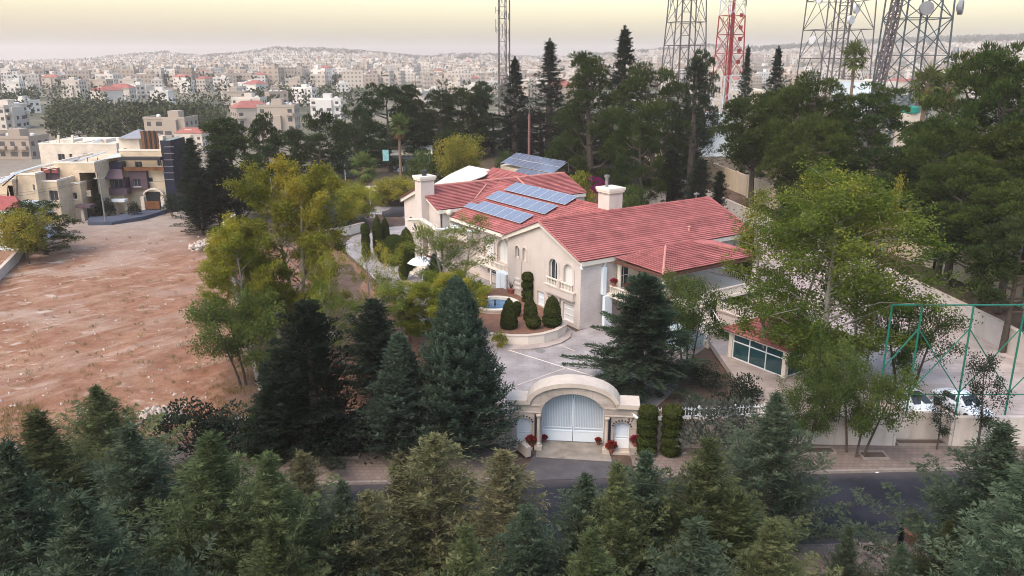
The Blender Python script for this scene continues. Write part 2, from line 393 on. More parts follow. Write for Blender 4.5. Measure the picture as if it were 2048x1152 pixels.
def ground_mat():
    m, n = new_mat('earth'); N = n.nodes.new; L = n.links.new
    o = N('ShaderNodeOutputMaterial'); b = N('ShaderNodeBsdfPrincipled'); L(b.outputs[0], o.inputs[0]); b.inputs['Roughness'].default_value = 0.95; b.inputs['Specular IOR Level'].default_value = 0.1
    g = N('ShaderNodeNewGeometry'); P = g.outputs['Position']
    def noise(scale, det=6, st=(1, 1, 1)):
        mp = N('ShaderNodeMapping'); mp.inputs['Scale'].default_value = st; L(P, mp.inputs[0])
        z = N('ShaderNodeTexNoise'); z.inputs['Scale'].default_value = scale; z.inputs['Detail'].default_value = det; z.inputs['Roughness'].default_value = 0.65; L(mp.outputs[0], z.inputs['Vector']); return z.outputs['Fac']
    def rng(v, a, c, lo=0.0, hi=1.0):
        r = N('ShaderNodeMapRange'); r.inputs[1].default_value = a; r.inputs[2].default_value = c; r.inputs[3].default_value = lo; r.inputs[4].default_value = hi; L(v, r.inputs[0]); return r.outputs[0]
    def mix(f, a, c):
        x = N('ShaderNodeMix'); x.data_type = 'RGBA'
        if isinstance(a, tuple): x.inputs['A'].default_value = (*a, 1)
        else: L(a, x.inputs['A'])
        if isinstance(c, tuple): x.inputs['B'].default_value = (*c, 1)
        else: L(c, x.inputs['B'])
        L(f, x.inputs['Factor']); return x.outputs['Result']
    red = mix(rng(noise(0.30, 10), 0.36, 0.64), (0.22, 0.100, 0.060), (0.34, 0.205, 0.135))
    red = mix(rng(noise(1.1, 9), 0.52, 0.66), red, (0.19, 0.085, 0.05))
    # pale limestone marl in patches, broken up by grit
    red = mix(rng(noise(0.085, 10), 0.50, 0.62, 0, 0.75), red, (0.40, 0.31, 0.25))
    red = mix(rng(noise(0.42, 10, (0.8, 1.3, 1)), 0.58, 0.66, 0, 0.8), red, (0.54, 0.46, 0.39))
    red = mix(rng(noise(0.6, 8), 0.58, 0.70, 0, 0.7), red, (0.24, 0.18, 0.09))
    rt = N('ShaderNodeMapping'); rt.vector_type = 'TEXTURE'; rt.inputs['Rotation'].default_value = (0, 0, R(52)); rt.inputs['Scale'].default_value = (7.0, 1.3, 1); L(P, rt.inputs[0])
    sn = N('ShaderNodeTexNoise'); sn.inputs['Scale'].default_value = 0.9; sn.inputs['Detail'].default_value = 9; sn.inputs['Roughness'].default_value = 0.6; sn.inputs['Distortion'].default_value = 0.6; L(rt.outputs[0], sn.inputs['Vector'])
    red = mix(rng(sn.outputs['Fac'], 0.54, 0.66, 0, 0.6), red, (0.18, 0.085, 0.052)); red = mix(rng(sn.outputs['Fac'], 0.44, 0.35, 0, 0.6), red, (0.45, 0.355, 0.29))
    red = mix(rng(noise(5.0, 6), 0.57, 0.72, 0, 0.40), red, (0.17, 0.095, 0.06))
    red = mix(rng(noise(7.0, 6), 0.62, 0.74, 0, 0.4), red, (0.50, 0.42, 0.36))
    sp = N('ShaderNodeSeparateXYZ'); L(P, sp.inputs[0])
    dd = N('ShaderNodeMath'); dd.operation = 'ADD'; L(sp.outputs[0], dd.inputs[0])
    m2 = N('ShaderNodeMath'); m2.operation = 'MULTIPLY'; m2.inputs[1].default_value = 0.30; L(sp.outputs[1], m2.inputs[0]); L(m2.outputs[0], dd.inputs[1])
    red = mix(rng(dd.outputs[0], -32, -8, 0, 0.6), red, mix(rng(noise(0.5, 9), 0.4, 0.6), (0.17, 0.07, 0.042), (0.29, 0.15, 0.095)))
    far = rng(sp.outputs[1], 98, 122)            # the far end of the lot is greyer crushed stone
    red = mix(far, red, mix(rng(noise(0.4), 0.35, 0.65), (0.36, 0.30, 0.26), (0.27, 0.21, 0.17)))
    brown = mix(rng(noise(0.5), 0.35, 0.65), (0.075, 0.050, 0.038), (0.15, 0.10, 0.075))
    plot = rng(dd.outputs[0], -6, -3)            # garden and pine ground right of the lot
    near = rng(sp.outputs[1], 46.5, 45.5)
    col = mix(plot, red, brown); col = mix(near, col, (0.085, 0.065, 0.05))
    hill = mix(rng(noise(0.012, 6), 0.42, 0.60), (0.075, 0.080, 0.050), (0.22, 0.185, 0.14))
    col = mix(rng(sp.outputs[1], 140, 230), col, hill)
    L(col, b.inputs['Base Color'])
    bp = N('ShaderNodeBump'); bp.inputs['Strength'].default_value = 0.7; bp.inputs['Distance'].default_value = 0.30; L(noise(1.6, 9), bp.inputs['Height']); L(bp.outputs[0], b.inputs['Normal'])
    return m
ground = link('ground', np_mesh('ground', gv, gf, ground_mat(), smooth=True)); tag(ground, kind='structure')

def sheet(name, pts, z, m, kind='structure', th=0.12):
    mb = MB(); mb.prism([(p[0], p[1], z - th) for p in pts], (0, 0, th)); o = mb.build(name, m); return tag(o, kind=kind)
def ry(x): return 43.65 + 0.0457 * x          # far road edge
def rn(x): return 36.3 + 0.0457 * x           # near road edge
XL, XR = -90, 95
def road_mat():
    """asphalt with pale dust gathered along both kerbs and darker mended patches"""
    m, n = new_mat('road_asphalt'); N = n.nodes.new; L = n.links.new
    o = N('ShaderNodeOutputMaterial'); b = N('ShaderNodeBsdfPrincipled'); L(b.outputs[0], o.inputs[0]); b.inputs['Roughness'].default_value = 0.85; b.inputs['Specular IOR Level'].default_value = 0.2
    g = N('ShaderNodeNewGeometry'); sp = N('ShaderNodeSeparateXYZ'); L(g.outputs['Position'], sp.inputs[0])
    a = N('ShaderNodeMath'); a.operation = 'MULTIPLY_ADD'; a.inputs[1].default_value = -0.0457; L(sp.outputs[0], a.inputs[0]); L(sp.outputs[1], a.inputs[2])
    d = N('ShaderNodeMath'); d.operation = 'SUBTRACT'; d.inputs[1].default_value = 39.975; L(a.outputs[0], d.inputs[0]); e = N('ShaderNodeMath'); e.operation = 'ABSOLUTE'; L(d.outputs[0], e.inputs[0])
    n1 = N('ShaderNodeTexNoise'); n1.inputs['Scale'].default_value = 0.7; n1.inputs['Detail'].default_value = 8; n1.inputs['Roughness'].default_value = 0.7; L(g.outputs['Position'], n1.inputs['Vector'])
    ad = N('ShaderNodeMath'); ad.operation = 'MULTIPLY_ADD'; ad.inputs[1].default_value = 1.6; L(n1.outputs['Fac'], ad.inputs[0]); L(e.outputs[0], ad.inputs[2])
    r = N('ShaderNodeMapRange'); r.inputs[1].default_value = 3.5; r.inputs[2].default_value = 4.7; r.inputs[4].default_value = 0.8; L(ad.outputs[0], r.inputs[0])
    n2 = N('ShaderNodeTexNoise'); n2.inputs['Scale'].default_value = 0.22; n2.inputs['Detail'].default_value = 3; L(g.outputs['Position'], n2.inputs['Vector'])
    r2 = N('ShaderNodeMapRange'); r2.inputs[1].default_value = 0.42; r2.inputs[2].default_value = 0.58; L(n2.outputs['Fac'], r2.inputs[0])
    m1 = N('ShaderNodeMix'); m1.data_type = 'RGBA'; m1.inputs['A'].default_value = (0.013, 0.014, 0.020, 1); m1.inputs['B'].default_value = (0.026, 0.027, 0.036, 1); L(r2.outputs[0], m1.inputs['Factor'])
    m2 = N('ShaderNodeMix'); m2.data_type = 'RGBA'; L(m1.outputs['Result'], m2.inputs['A']); m2.inputs['B'].default_value = (0.095, 0.08, 0.08, 1); L(r.outputs[0], m2.inputs['Factor']); L(m2.outputs['Result'], b.inputs['Base Color'])
    n3 = N('ShaderNodeTexNoise'); n3.inputs['Scale'].default_value = 45; L(g.outputs['Position'], n3.inputs['Vector']); bp = N('ShaderNodeBump'); bp.inputs['Distance'].default_value = 0.006; L(n3.outputs['Fac'], bp.inputs['Height']); L(bp.outputs[0], b.inputs['Normal'])
    return m
sheet('road', [(XL, rn(XL)), (XR, rn(XR)), (XR, ry(XR)), (XL, ry(XL))], -0.005, road_mat())
# pavement along the far side, kerb stones as pieces
pv = sheet('pavement', [(XL, ry(XL) + 0.22), (0.0, ry(0) + 0.22), (0.3, 48.6), (XL, 47.6)], 0.14, MT['pavement'], th=0.2)
pv2 = sheet('pavement', [(7.6, ry(7.6) + 0.22), (XR, ry(XR) + 0.22), (XR, 51.0), (16.5, 48.3), (7.7, 47.9)], 0.14, MT['pavement'], th=0.2)
kb = MB().box(0, 0.96, 0, 0.2, -0.1, 0.15).mesh('kerb_stone', MT['kerb'])
x = -34.0
while x < 46:
    if not (-0.2 < x < 7.4):
        k = link('kerb_stone', kb, pv if x < 0 else pv2, (x, ry(x) + 0.01, random.uniform(-0.006, 0.006)), (0, 0, math.atan(0.0457)))
    x += 0.98
np_near = sheet('near_pavement', [(XL, rn(XL) - 0.1), (XR, rn(XR) - 0.1), (XR, rn(XR) - 2.6), (XL, rn(XL) - 2.6)], 0.10, MT['pavement'], th=0.2)
# gate apron: worn concrete crossing between the road and the gate
sheet('gate_apron', [(0.35, ry(0) + 0.02), (7.3, ry(7.3) + 0.02), (6.2, 47.4), (1.75, 47.9)], 0.03, MT['asphalt2'], th=0.15)
sheet('gate_forecourt', [(1.55, 46.6), (6.4, 46.0), (6.25, 50.2), (1.7, 50.7)], 0.06, mat('forecourt_concrete', (0.25, 0.22, 0.19), 0.9, 0.30, 0.9, stain=0.4), th=0.12)
# paved forecourt of the villa, with lighter inlaid strips
drive = sheet('driveway', [(0.2, 50.6), (7.8, 49.8), (13.0, 58), (14.5, 66.5), (12, 75), (9, 74), (6.0, 71), (0, 85), (-9, 100), (-13, 118), (-8, 135), (-24, 136), (-26, 112), (-17, 92), (-10, 75), (-5.2, 66), (-2.0, 58)], 0.02, MT['drive'], th=0.1)
for a, b in (((985, 690), (1185, 752)), ((1120, 690), (1150, 702)), ((1035, 770), (1190, 715))):
    p, q = gp(*a, 0.028), gp(*b, 0.028)
    tag(MB().bar(p, q, 0.11, 0.012).build('paving_strip', MT['trim'] if a[0] < 1000 else MT['gatecap'], drive))
MB().lathe([(0.45, 0), (0.45, 0.012)], 20, gp(1081, 702, 0.022)).build('manhole_cover', MT['steel'], drive)
sheet('parking_court', [(17.5, 49.2), (42.2, 49.2), (42.1, 66), (40.9, 80), (36.4, 110), (26, 104), (24, 75), (17.5, 70)], 0.7, MT['court'], th=0.5)
sheet('garden_path', [(12.0, 60), (17.0, 66.5), (20, 70), (15, 76), (12, 74), (14.5, 66.5)], 0.05, mat('pink_paving', (0.28, 0.22, 0.20), 0.9, 0.12, 1.0), th=0.1)
# far lane past the neighbouring houses
lane = [gp(176, 452), gp(225, 452), gp(290, 440), gp(352, 421), gp(420, 395), gp(410, 384), gp(350, 407), gp(290, 426), gp(225, 440), gp(180, 440)]
sheet('lane', [(p.x, p.y) for p in lane], 0.62, mat('lane_asphalt', (0.075, 0.085, 0.12), 0.85, 0.15, 0.6), th=0.6)
# soil of the garden beds in front of and beside the house
sheet('garden_soil', [(-18, 48.6), (-0.4, 48.6), (-2.2, 58), (-5.4, 66), (-10.2, 75), (-17.3, 92), (-27, 112), (-38, 112)], 0.03, MT['soil'], th=0.1)
sheet('garden_soil', [(8.2, 48.2), (17.3, 49.0), (17.3, 62), (14.5, 64), (13.3, 58)], 0.03, MT['brownsoil'], th=0.1)

# air: even haze round the whole scene
def make_haze():
    m, n = new_mat('haze_air'); N = n.nodes.new
    v = N('ShaderNodeVolumePrincipled'); v.inputs['Color'].default_value = (1.0, 0.87, 0.83, 1); v.inputs['Density'].default_value = HAZE
    v.inputs['Anisotropy'].default_value = 0.25
    o = N('ShaderNodeOutputMaterial'); n.links.new(v.outputs[0], o.inputs['Volume'])
    h = MB().box(float(gx[0]) - 20, float(gx[-1]) + 20, float(gy[0]) - 20, float(gy[-1]) + 20, float(GZ.min()) - 1.5, max(float(GZ.max()) + 3, 70)).build('haze', m); tag(h, 'thin pale evening haze over the valley', 'haze', kind='stuff')
HAZE = 0.00022
make_haze()
# ================================================================== vegetation
def norm(a): return a / np.maximum(np.linalg.norm(a, axis=-1, keepdims=True), 1e-9)
def leaves(P, D, Nn, Ln, Wd):
    """kite-shaped leaf blades: base P, direction D, surface normal Nn, length, width"""
    D = norm(D); S = norm(np.cross(D, Nn)); Ln = Ln[:, None]; Wd = Wd[:, None]
    mid = P + D * Ln * 0.45
    V = np.stack([P, mid - S * Wd * 0.5, P + D * Ln, mid + S * Wd * 0.5], 1).reshape(-1, 3)
    Q = np.arange(len(P) * 4).reshape(-1, 4)
    return V, Q
class Crown:
    def __init__(s, seed): s.r = np.random.RandomState(seed); s.V = []; s.T = []; s.n = 0
    def add(s, P, D, Nn, Ln, Wd, T):
        s.V.append((P, D, Nn, Ln, Wd)); s.T.append(T); s.n += len(P)
    def flush(s): return leaves(*[np.concatenate([v[i] for v in s.V]) for i in range(5)])[0]
    def mesh(s, name, m):
        V = s.flush(); return np_mesh(name, V, np.arange(len(V)).reshape(-1, 4), m, np.clip(np.concatenate(s.T), 0, 1))
def rdir(r, n): return norm(r.normal(size=(n, 3)))

def conifer(seed, H, Rb, m, nb=300, e0=15, e1=62, curve=25, prof=0.8, spray=0.42, leaf=0.17, wid=0.05, droop=0, flat=0.35, dens=1.0, base=0.03, lean=0.0, bark='bark', leader=1.0, plume=False, jit=(0.78, 1.12)):
    """conifer: whorls of boughs, each bough set with side sprays of small blades"""
    c = Crown(seed); r = c.r; mb = MB()
    mb.path([(0, 0, -0.3), (lean * 0.5, 0, H * 0.5), (lean, 0, H * 0.98)], [H * 0.016 + 0.05, H * 0.010 + 0.03, 0.015], 7)
    acc = []
    lump = [(r.uniform(0, 6.28), r.uniform(0.1, 0.9), r.uniform(0.75, 1.25)) for _ in range(14)]
    for i in range(nb):
        t = base + (0.985 - base) * (1 - (1 - (i + 0.5) / nb) ** 0.62) if True else 0
        t = base + (0.985 - base) * ((i + r.rand()) / nb) ** 0.82
        az = i * 2.39996 + r.normal() * 0.4
        k = 1.0
        for la, lt, lk in lump:
            w = math.exp(-((((az - la + PI) % (2 * PI)) - PI) / 0.7) ** 2 - ((t - lt) / 0.13) ** 2); k += (lk - 1) * w
        L = max(0.20, Rb * (1 - t) ** prof * k * r.uniform(*jit))
        if plume and i % 2: L *= r.uniform(0.45, 0.7)
        if t < 0.15: L *= 0.75 + t * 1.6
        el = R(e0 + (e1 - e0) * t + r.normal() * 6)
        cv = R(curve)
        n = max(4, int(L / (0.125 if plume else 0.16) * dens)); s = np.linspace(0.05, 1, n)
        ang = el + cv * s - R(droop) * s
        hd = np.array([math.cos(az), math.sin(az), 0]); st = L / n
        dx = np.cos(ang)[:, None] * hd + np.sin(ang)[:, None] * np.array([0, 0, 1.0])
        pos = np.cumsum(dx * st, 0) + np.array([lean * t, 0, t * H * 0.985])
        if i % 5 == 0 and L > 0.8: mb.path([tuple(np.array([lean * t, 0, t * H * 0.985])), tuple(pos[n // 2]), tuple(pos[-1])], [0.02 + L * 0.008, 0.015, 0.006], 4)
        keep = s > 0.16
        pos, dx, s2 = pos[keep], dx[keep], s[keep]; n = len(pos)
        if n == 0: continue
        acc.append((pos, dx, s2, np.full(n, L)))
    pos, dx, s2, LL = [np.concatenate([q[i] for q in acc]) for i in range(4)]; n = len(pos)
    side = norm(np.cross(dx, np.array([0, 0, 1.0]))); up = norm(np.cross(side, dx))
    for sg in (-1, 1, 0):
        # spray axis
        D = dx * r.uniform(0.45, 0.9, (n, 1)) + side * (sg * r.uniform(0.6, 1.0, (n, 1))) + up * (r.normal(size=(n, 1)) * flat + 0.18 + (0.5 if sg == 0 else 0))
        D = norm(D); sl = (spray * (1.25 * (1 - s2) ** 0.8 + 0.16) if plume else spray * (0.45 + 0.75 * (1 - s2 * 0.55))) * r.uniform(0.6, 1.3, n) * np.minimum(1.0, 0.35 + LL / 1.6)
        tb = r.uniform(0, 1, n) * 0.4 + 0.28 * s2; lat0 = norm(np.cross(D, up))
        for q in range(7 if plume else 5):
            f = 0.10 + q * (0.145 if plume else 0.2)
            Pq = pos + D * (sl * f)[:, None]
            Dq = D * 0.85 + lat0 * ((-1) ** q) * (0.62 * (1 - f * 0.55)) + rdir(r, n) * 0.22
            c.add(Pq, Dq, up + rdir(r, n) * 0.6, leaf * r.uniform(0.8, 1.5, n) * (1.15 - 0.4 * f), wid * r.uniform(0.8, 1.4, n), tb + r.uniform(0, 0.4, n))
    # pointed leader
    n = int(60 * leader) + 1; z = H * (0.93 + 0.075 * r.rand(n) * leader)
    c.add(np.stack([lean + r.normal(size=n) * 0.03, r.normal(size=n) * 0.03, z], 1), rdir(r, n) * 0.5 + np.array([0, 0, 1]), rdir(r, n), leaf * 1.3 * np.ones(n), wid * np.ones(n), r.rand(n))
    return c.mesh('crown', m), mb.mesh('trunk', MT[bark])

def clump(c, ctr, rad, n, leaf, wid, tb, flat=0.75, upb=0.35):
    r = c.r; d = rdir(r, n); d[:, 2] = np.where(d[:, 2] < -0.35, -d[:, 2], d[:, 2])
    rr = rad * r.uniform(0.45, 1.05, n) ** 0.7
    P = np.asarray(ctr) + d * rr[:, None] * np.array([1, 1, flat])
    D = d * 0.8 + rdir(r, n) * 0.7 + np.array([0, 0, upb])
    c.add(P, D, rdir(r, n), leaf * r.uniform(0.7, 1.4, n), wid * r.uniform(0.7, 1.4, n), tb + r.uniform(-0.28, 0.28, n))

def pine(seed, H, Rb, m, lobes=16, per=7, n=120, leaf=0.34, wid=0.085, bole=0.25, shape='round', bark='bark', cr=0.95):
    """broad pine: limbs that end in billows of needle tufts"""
    c = Crown(seed); r = c.r; mb = MB()
    lx, ly = r.normal(size=2) * 0.05 * H
    mb.path([(0, 0, -0.3), (lx * 0.4, ly * 0.4, H * 0.4), (lx, ly, H * 0.86)], [0.03 * H + 0.02, 0.02 * H, 0.05], 7)
    for i in range(lobes):
        u = (i + 0.5) / lobes; az = i * 2.39996 + r.normal() * 0.35
        z = H * (bole + (0.97 - bole) * u)
        if shape == 'round': pr = math.sin(PI * min(0.97, 0.16 + 0.82 * u)) ** 0.7
        elif shape == 'dome': pr = (1 - u ** 2.4) ** 0.5 * (0.65 + 0.35 * min(1, u * 4))
        else: pr = (1 - u) ** 0.75 * (0.6 + 0.4 * min(1, u * 6)) + 0.06
        L = Rb * pr * r.uniform(0.6, 1.02)
        base = np.array([lx * z / H, ly * z / H, z - 0.14 * H * pr]); ctr = np.array([lx * z / H + L * math.cos(az), ly * z / H + L * math.sin(az), z])
        mb.path([tuple(base), tuple((base + ctr) / 2 + np.array([0, 0, -0.03 * H])), tuple(ctr)], [0.012 * H, 0.008 * H, 0.02], 5)
        lr = max(0.7, Rb * 0.31 * (0.7 + 0.6 * r.rand()))
        for k in range(per):
            o = rdir(r, 1)[0] * lr * r.uniform(0.5, 1.0); o[2] *= 0.62
            clump(c, ctr + o, cr * r.uniform(0.65, 1.15) * (0.4 + 0.1 * Rb), n, leaf, wid, r.uniform(0.15, 0.75), 0.72)
    return c.mesh('crown', m), mb.mesh('trunk', MT[bark])

def broad(seed, H, Rb, m, limbs=26, tw=9, n=60, leaf=0.2, wid=0.14, bole=0.2, upright=0.9, bark='palebark', cl=0.55, stems=1, yel=0.5, ftop=0.9):
    """broadleaf tree: trunk, rising limbs, twigs with leaf sprays of separate leaves"""
    c = Crown(seed); r = c.r; mb = MB()
    for sidx in range(stems):
        sx, sy = (r.normal(size=2) * 0.35 * (stems > 1)); lx, ly = r.normal(size=2) * 0.05 * H + (np.array([sx, sy]) * 2.5)
        trunk = lambda t: np.array([sx + lx * t + 0.1 * math.sin(t * 5 + seed), sy + ly * t + 0.1 * math.cos(t * 4), t * H * ftop])
        tp = [tuple(trunk(t)) for t in np.linspace(0, 1, 8)]; r0 = 0.011 * H + 0.04
        mb.path([(tp[0][0], tp[0][1], -0.3)] + tp[1:], list(np.linspace(r0, 0.02, 8)), 7)
        nl = limbs // stems
        for i in range(nl):
            t = bole + (0.97 - bole) * (i + r.rand()) / nl; az = i * 2.39996 + r.normal() * 0.5
            prf = math.sin(PI * min(0.95, 0.22 + 0.70 * (t - bole) / (1 - bole))) ** 0.8
            L = Rb * prf * r.uniform(0.7, 1.15) + 0.35
            b = trunk(t); hd = np.array([math.cos(az), math.sin(az), 0])
            mid = b + hd * L * 0.5 + np.array([0, 0, L * 0.5 * upright]); end = b + hd * L + np.array([0, 0, L * upright * r.uniform(0.55, 1.0)])
            mb.path([tuple(b), tuple(mid), tuple(end)], [r0 * 0.32 * (1.1 - t * 0.7), r0 * 0.16 * (1.1 - t * 0.7), 0.008], 5)
            tb = r.uniform(0.05, 0.55) + yel * max(0, t - 0.5)
            for k in range(tw):
                f = r.uniform(0.28, 1.05); q = b + (mid - b) * min(1, f * 2) if f < 0.5 else mid + (end - mid) * (f * 2 - 1)
                o = rdir(r, 1)[0] * cl * 1.35 * r.uniform(0.3, 1.0) * (0.5 + 0.22 * Rb); e = q + o
                if k % 2 == 0: mb.tube(tuple(q), tuple(e), 0.009, 0.004, 3, cap=False)
                nn = int(n * r.uniform(0.5, 1.3)); P = e + r.normal(size=(nn, 3)) * cl * np.array([0.62, 0.62, 0.5])
                D = rdir(r, nn) + np.array([0, 0, -0.25]) + o * 0.4
                c.add(P, D, rdir(r, nn) + np.array([0, 0, 0.8]), leaf * r.uniform(0.65, 1.3, nn), wid * r.uniform(0.65, 1.3, nn), tb + r.uniform(-0.16, 0.18, nn))
    return c.mesh('crown', m), mb.mesh('trunk', MT[bark])

def bush(seed, H, Rb, m, n=2600, leaf=0.14, wid=0.08, k=26):
    c = Crown(seed); r = c.r; mb = MB()
    for i in range(7):
        a = r.uniform(0, 6.28); mb.tube((0, 0, -0.1), (Rb * 0.5 * math.cos(a), Rb * 0.5 * math.sin(a), H * 0.6), 0.035, 0.012, 4)
    for i in range(k):
        d = rdir(r, 1)[0]; d[2] = abs(d[2]); q = r.uniform(0.45, 0.92)
        clump(c, (d[0] * Rb * q, d[1] * Rb * q, 0.15 * H + d[2] * H * 0.72 * q), 0.36 * Rb, n // k, leaf, wid, r.uniform(0.1, 0.8), 0.8)
    return c.mesh('crown', m), mb.mesh('stem', MT['bark'])

def palm(seed, H, Rf, nf=34, skirt=True, trunk_r=0.3):
    c = Crown(seed); d = Crown(seed + 1); r = c.r; mb = MB()
    mb.path([(0, 0, -0.3), (0.1, 0, H * 0.5), (0, 0, H)], [trunk_r * 1.2, trunk_r * 0.85, trunk_r * 0.8], 9)
    def fan(cr, el, az, Ls, Lf, tb):
        hd = np.array([math.cos(az) * math.cos(el), math.sin(az) * math.cos(el), math.sin(el)])
        b = np.array([0, 0, H]); e = b + hd * Ls
        cr.add(b[None], hd[None], np.array([[0, 0, 1.0]]), np.array([Ls * 1.05]), np.array([0.10]), np.array([tb]))
        side = norm(np.cross(hd, np.array([0, 0, 1.0]))[None])[0]; up = np.cross(side, hd); n = 15
        a = np.linspace(-1.9, 1.9, n)
        D = np.cos(a)[:, None] * hd + np.sin(a)[:, None] * side + np.array([0, 0, -0.5]) * (0.3 + np.abs(np.sin(a)))[:, None] * r.uniform(0.5, 1.5, (n, 1))
        cr.add(np.repeat(e[None], n, 0), D, np.repeat(up[None], n, 0) + rdir(r, n) * 0.15, Lf * r.uniform(0.85, 1.1, n), Lf * 0.13 * np.ones(n), tb + r.uniform(-0.2, 0.2, n))
    for i in range(nf):
        fan(c, R(82 - 118 * (i / nf)) + r.normal() * 0.22, i * 2.39996 + r.normal() * 0.3, Rf * 0.5 * r.uniform(0.7, 1.15), Rf * 0.52 * r.uniform(0.8, 1.1), r.uniform(0.2, 0.9))
    if skirt:
        for i in range(30): fan(d, R(-58 - 30 * r.rand()), i * 2.39996 + r.normal() * 0.3, Rf * 0.55 * r.uniform(0.5, 1.2), Rf * 0.42, r.uniform(0.1, 0.9))
    return c.mesh('fronds', LM['palm']), mb.mesh('trunk', MT['palmbark']), (d.mesh('dry_fronds', LM['palmdead']) if skirt else None)

def clipped(seed, prof, m=None, leaf=0.11, dens=300):
    """clipped evergreen: a solid body of foliage under a close nap of small leaves"""
    c = Crown(seed); r = c.r; m = m or LM['topiary']; pf = np.array(prof, float); pf[:, 0] *= r.uniform(0.94, 1.05, len(pf))
    seg = np.sqrt(np.sum(np.diff(pf, axis=0) ** 2, 1)); area = seg * (pf[1:, 0] + pf[:-1, 0]) * PI
    for i in range(len(seg)):
        n = max(6, int(area[i] * dens)); f = r.rand(n); a = r.uniform(0, 6.283, n)
        rad = pf[i, 0] + (pf[i + 1, 0] - pf[i, 0]) * f; z = pf[i, 1] + (pf[i + 1, 1] - pf[i, 1]) * f
        dr, dz = pf[i + 1] - pf[i]; nn = np.stack([np.cos(a) * dz, np.sin(a) * dz, -dr * np.ones(n)], 1); nn = norm(nn)
        P = np.stack([np.cos(a) * rad, np.sin(a) * rad, z], 1) - nn * 0.03
        c.add(P, nn * 0.5 + rdir(r, n) * 0.8 + np.array([0, 0, 0.3]), nn + rdir(r, n) * 0.4, leaf * r.uniform(0.7, 1.5, n), leaf * 0.7 * np.ones(n), r.rand(n))
    # inner body
    k = 18; V = []; Q = []
    for rr, z in pf:
        for j in range(k): V.append((max(rr - 0.02, 0.005) * math.cos(2 * PI * j / k), max(rr - 0.02, 0.005) * math.sin(2 * PI * j / k), z))
    for i in range(len(pf) - 1):
        for j in range(k): Q.append((i * k + j, i * k + (j + 1) % k, (i + 1) * k + (j + 1) % k, (i + 1) * k + j))
    V0 = c.flush(); n0 = len(V0); T = np.concatenate(c.T + [np.full(len(Q), 0.15)])
    return np_mesh('foliage', np.concatenate([V0, np.array(V)]), np.concatenate([np.arange(n0).reshape(-1, 4), np.array(Q) + n0]), m, np.clip(T, 0, 1))
def cone_prof(Rr, H, skirt=0.25, n=9):
    p = [(0.02, 0.0), (Rr * 0.9, 0.03)]
    for i in range(n + 1):
        t = i / n; p.append((max(0.02, Rr * (1 - t ** 1.9) ** 0.62 if t < 1 else 0.02), 0.06 + skirt + (H - skirt) * t))
    return p
def ball_prof(Rr, H, z0=0.0, n=10):
    return [(max(0.015, Rr * math.sin(PI * i / n) ** 0.62), z0 + H * 0.5 * (1 - math.cos(PI * i / n))) for i in range(n + 1)]

def plant(name, meshes, loc, label, cat='tree', group=None, s=1.0, rz=None, names=('crown', 'trunk'), sxy=1.0):
    """one plant: an Empty at its foot with its crown and trunk (mesh data shared between alike plants)"""
    o = empty(name, loc, random.uniform(0, 6.28) if rz is None else rz, label, cat, group)
    o.scale = (s * sxy, s * sxy, s)
    for me, nm in zip(meshes, names):
        if me: link(nm, me, o)
    return o
def by_top(x, y, Y, base=None):
    p = dp(x, y, Y); b = float(hgt(p.x, Y)) if base is None else base
    return p.x, Y, b, p.z - b
# ---- tree kinds (each mesh is made once and shared)
K = {}
for i in range(2):
    K['olive%d' % i] = (conifer(11 + i, 10, 4.6, LM['cyp_olive'], 210, 24, 62, 18, 1.0, 0.48, 0.115, 0.028, plume=True, jit=(0.62, 1.08), flat=0.4), 10.0)
    K['blue%d' % i] = (conifer(21 + i, 10, 4.4, LM['cyp_blue'], 220, 32, 66, 18, 1.0, 0.44, 0.11, 0.028, plume=True, jit=(0.62, 1.08), flat=0.5), 10.0)
K['tan0'] = (conifer(31, 10, 2.6, LM['cyp_tan'], 105, 24, 62, 18, 0.72, 0.62, 0.15, 0.034, flat=0.3, plume=True, jit=(0.55, 1.2)), 10.0)
K['tan1'] = (conifer(32, 10, 2.8, LM['cyp_tan'], 115, 20, 58, 20, 0.72, 0.66, 0.15, 0.034, flat=0.3, plume=True, jit=(0.55, 1.2)), 10.0)
K['spruce0'] = (conifer(41, 12, 3.3, LM['spruce'], 620, 10, 55, 22, 0.62, 0.36, 0.15, 0.06, dens=1.25), 12.0)
K['spruce1'] = (conifer(42, 10, 2.3, LM['spruce'], 420, 15, 60, 22, 0.65, 0.34, 0.15, 0.055, dens=1.2), 10.0)
K['cedar0'] = (conifer(51, 11, 3.9, LM['cedar'], 250, 2, 40, 4, 0.62, 0.62, 0.17, 0.05, droop=12, flat=0.12, dens=1.15, jit=(0.7, 1.15), plume=True), 11.0)
K['dark0'] = (conifer(61, 12, 2.9, LM['dark'], 190, 30, 66, 20, 0.5, 0.6, 0.18, 0.055, dens=0.85, plume=True, jit=(0.6, 1.2)), 12.0)
K['dark1'] = (conifer(62, 12, 3.6, LM['dark'], 210, 8, 50, 10, 0.45, 0.7, 0.2, 0.06, dens=0.8, droop=15, plume=True, jit=(0.6, 1.2)), 12.0)
K['spire0'] = (conifer(71, 24, 4.6, LM['dark'], 170, -5, 40, 14, 1.0, 1.0, 0.34, 0.10, dens=0.42, base=0.10, plume=True, jit=(0.55, 1.25)), 24.0)
K['spire1'] = (conifer(72, 22, 4.8, LM['dark'], 150, -8, 35, 16, 0.95, 1.0, 0.36, 0.11, dens=0.4, base=0.1, plume=True, jit=(0.5, 1.25)), 22.0)
K['pine0'] = (pine(81, 12, 4.6, LM['pine'], 26, 7, 115, bole=0.12), 12.0)
K['pineh'] = (pine(181, 12, 4.4, LM['pine'], 20, 8, 120, bole=0.42, shape='dome'), 12.0)
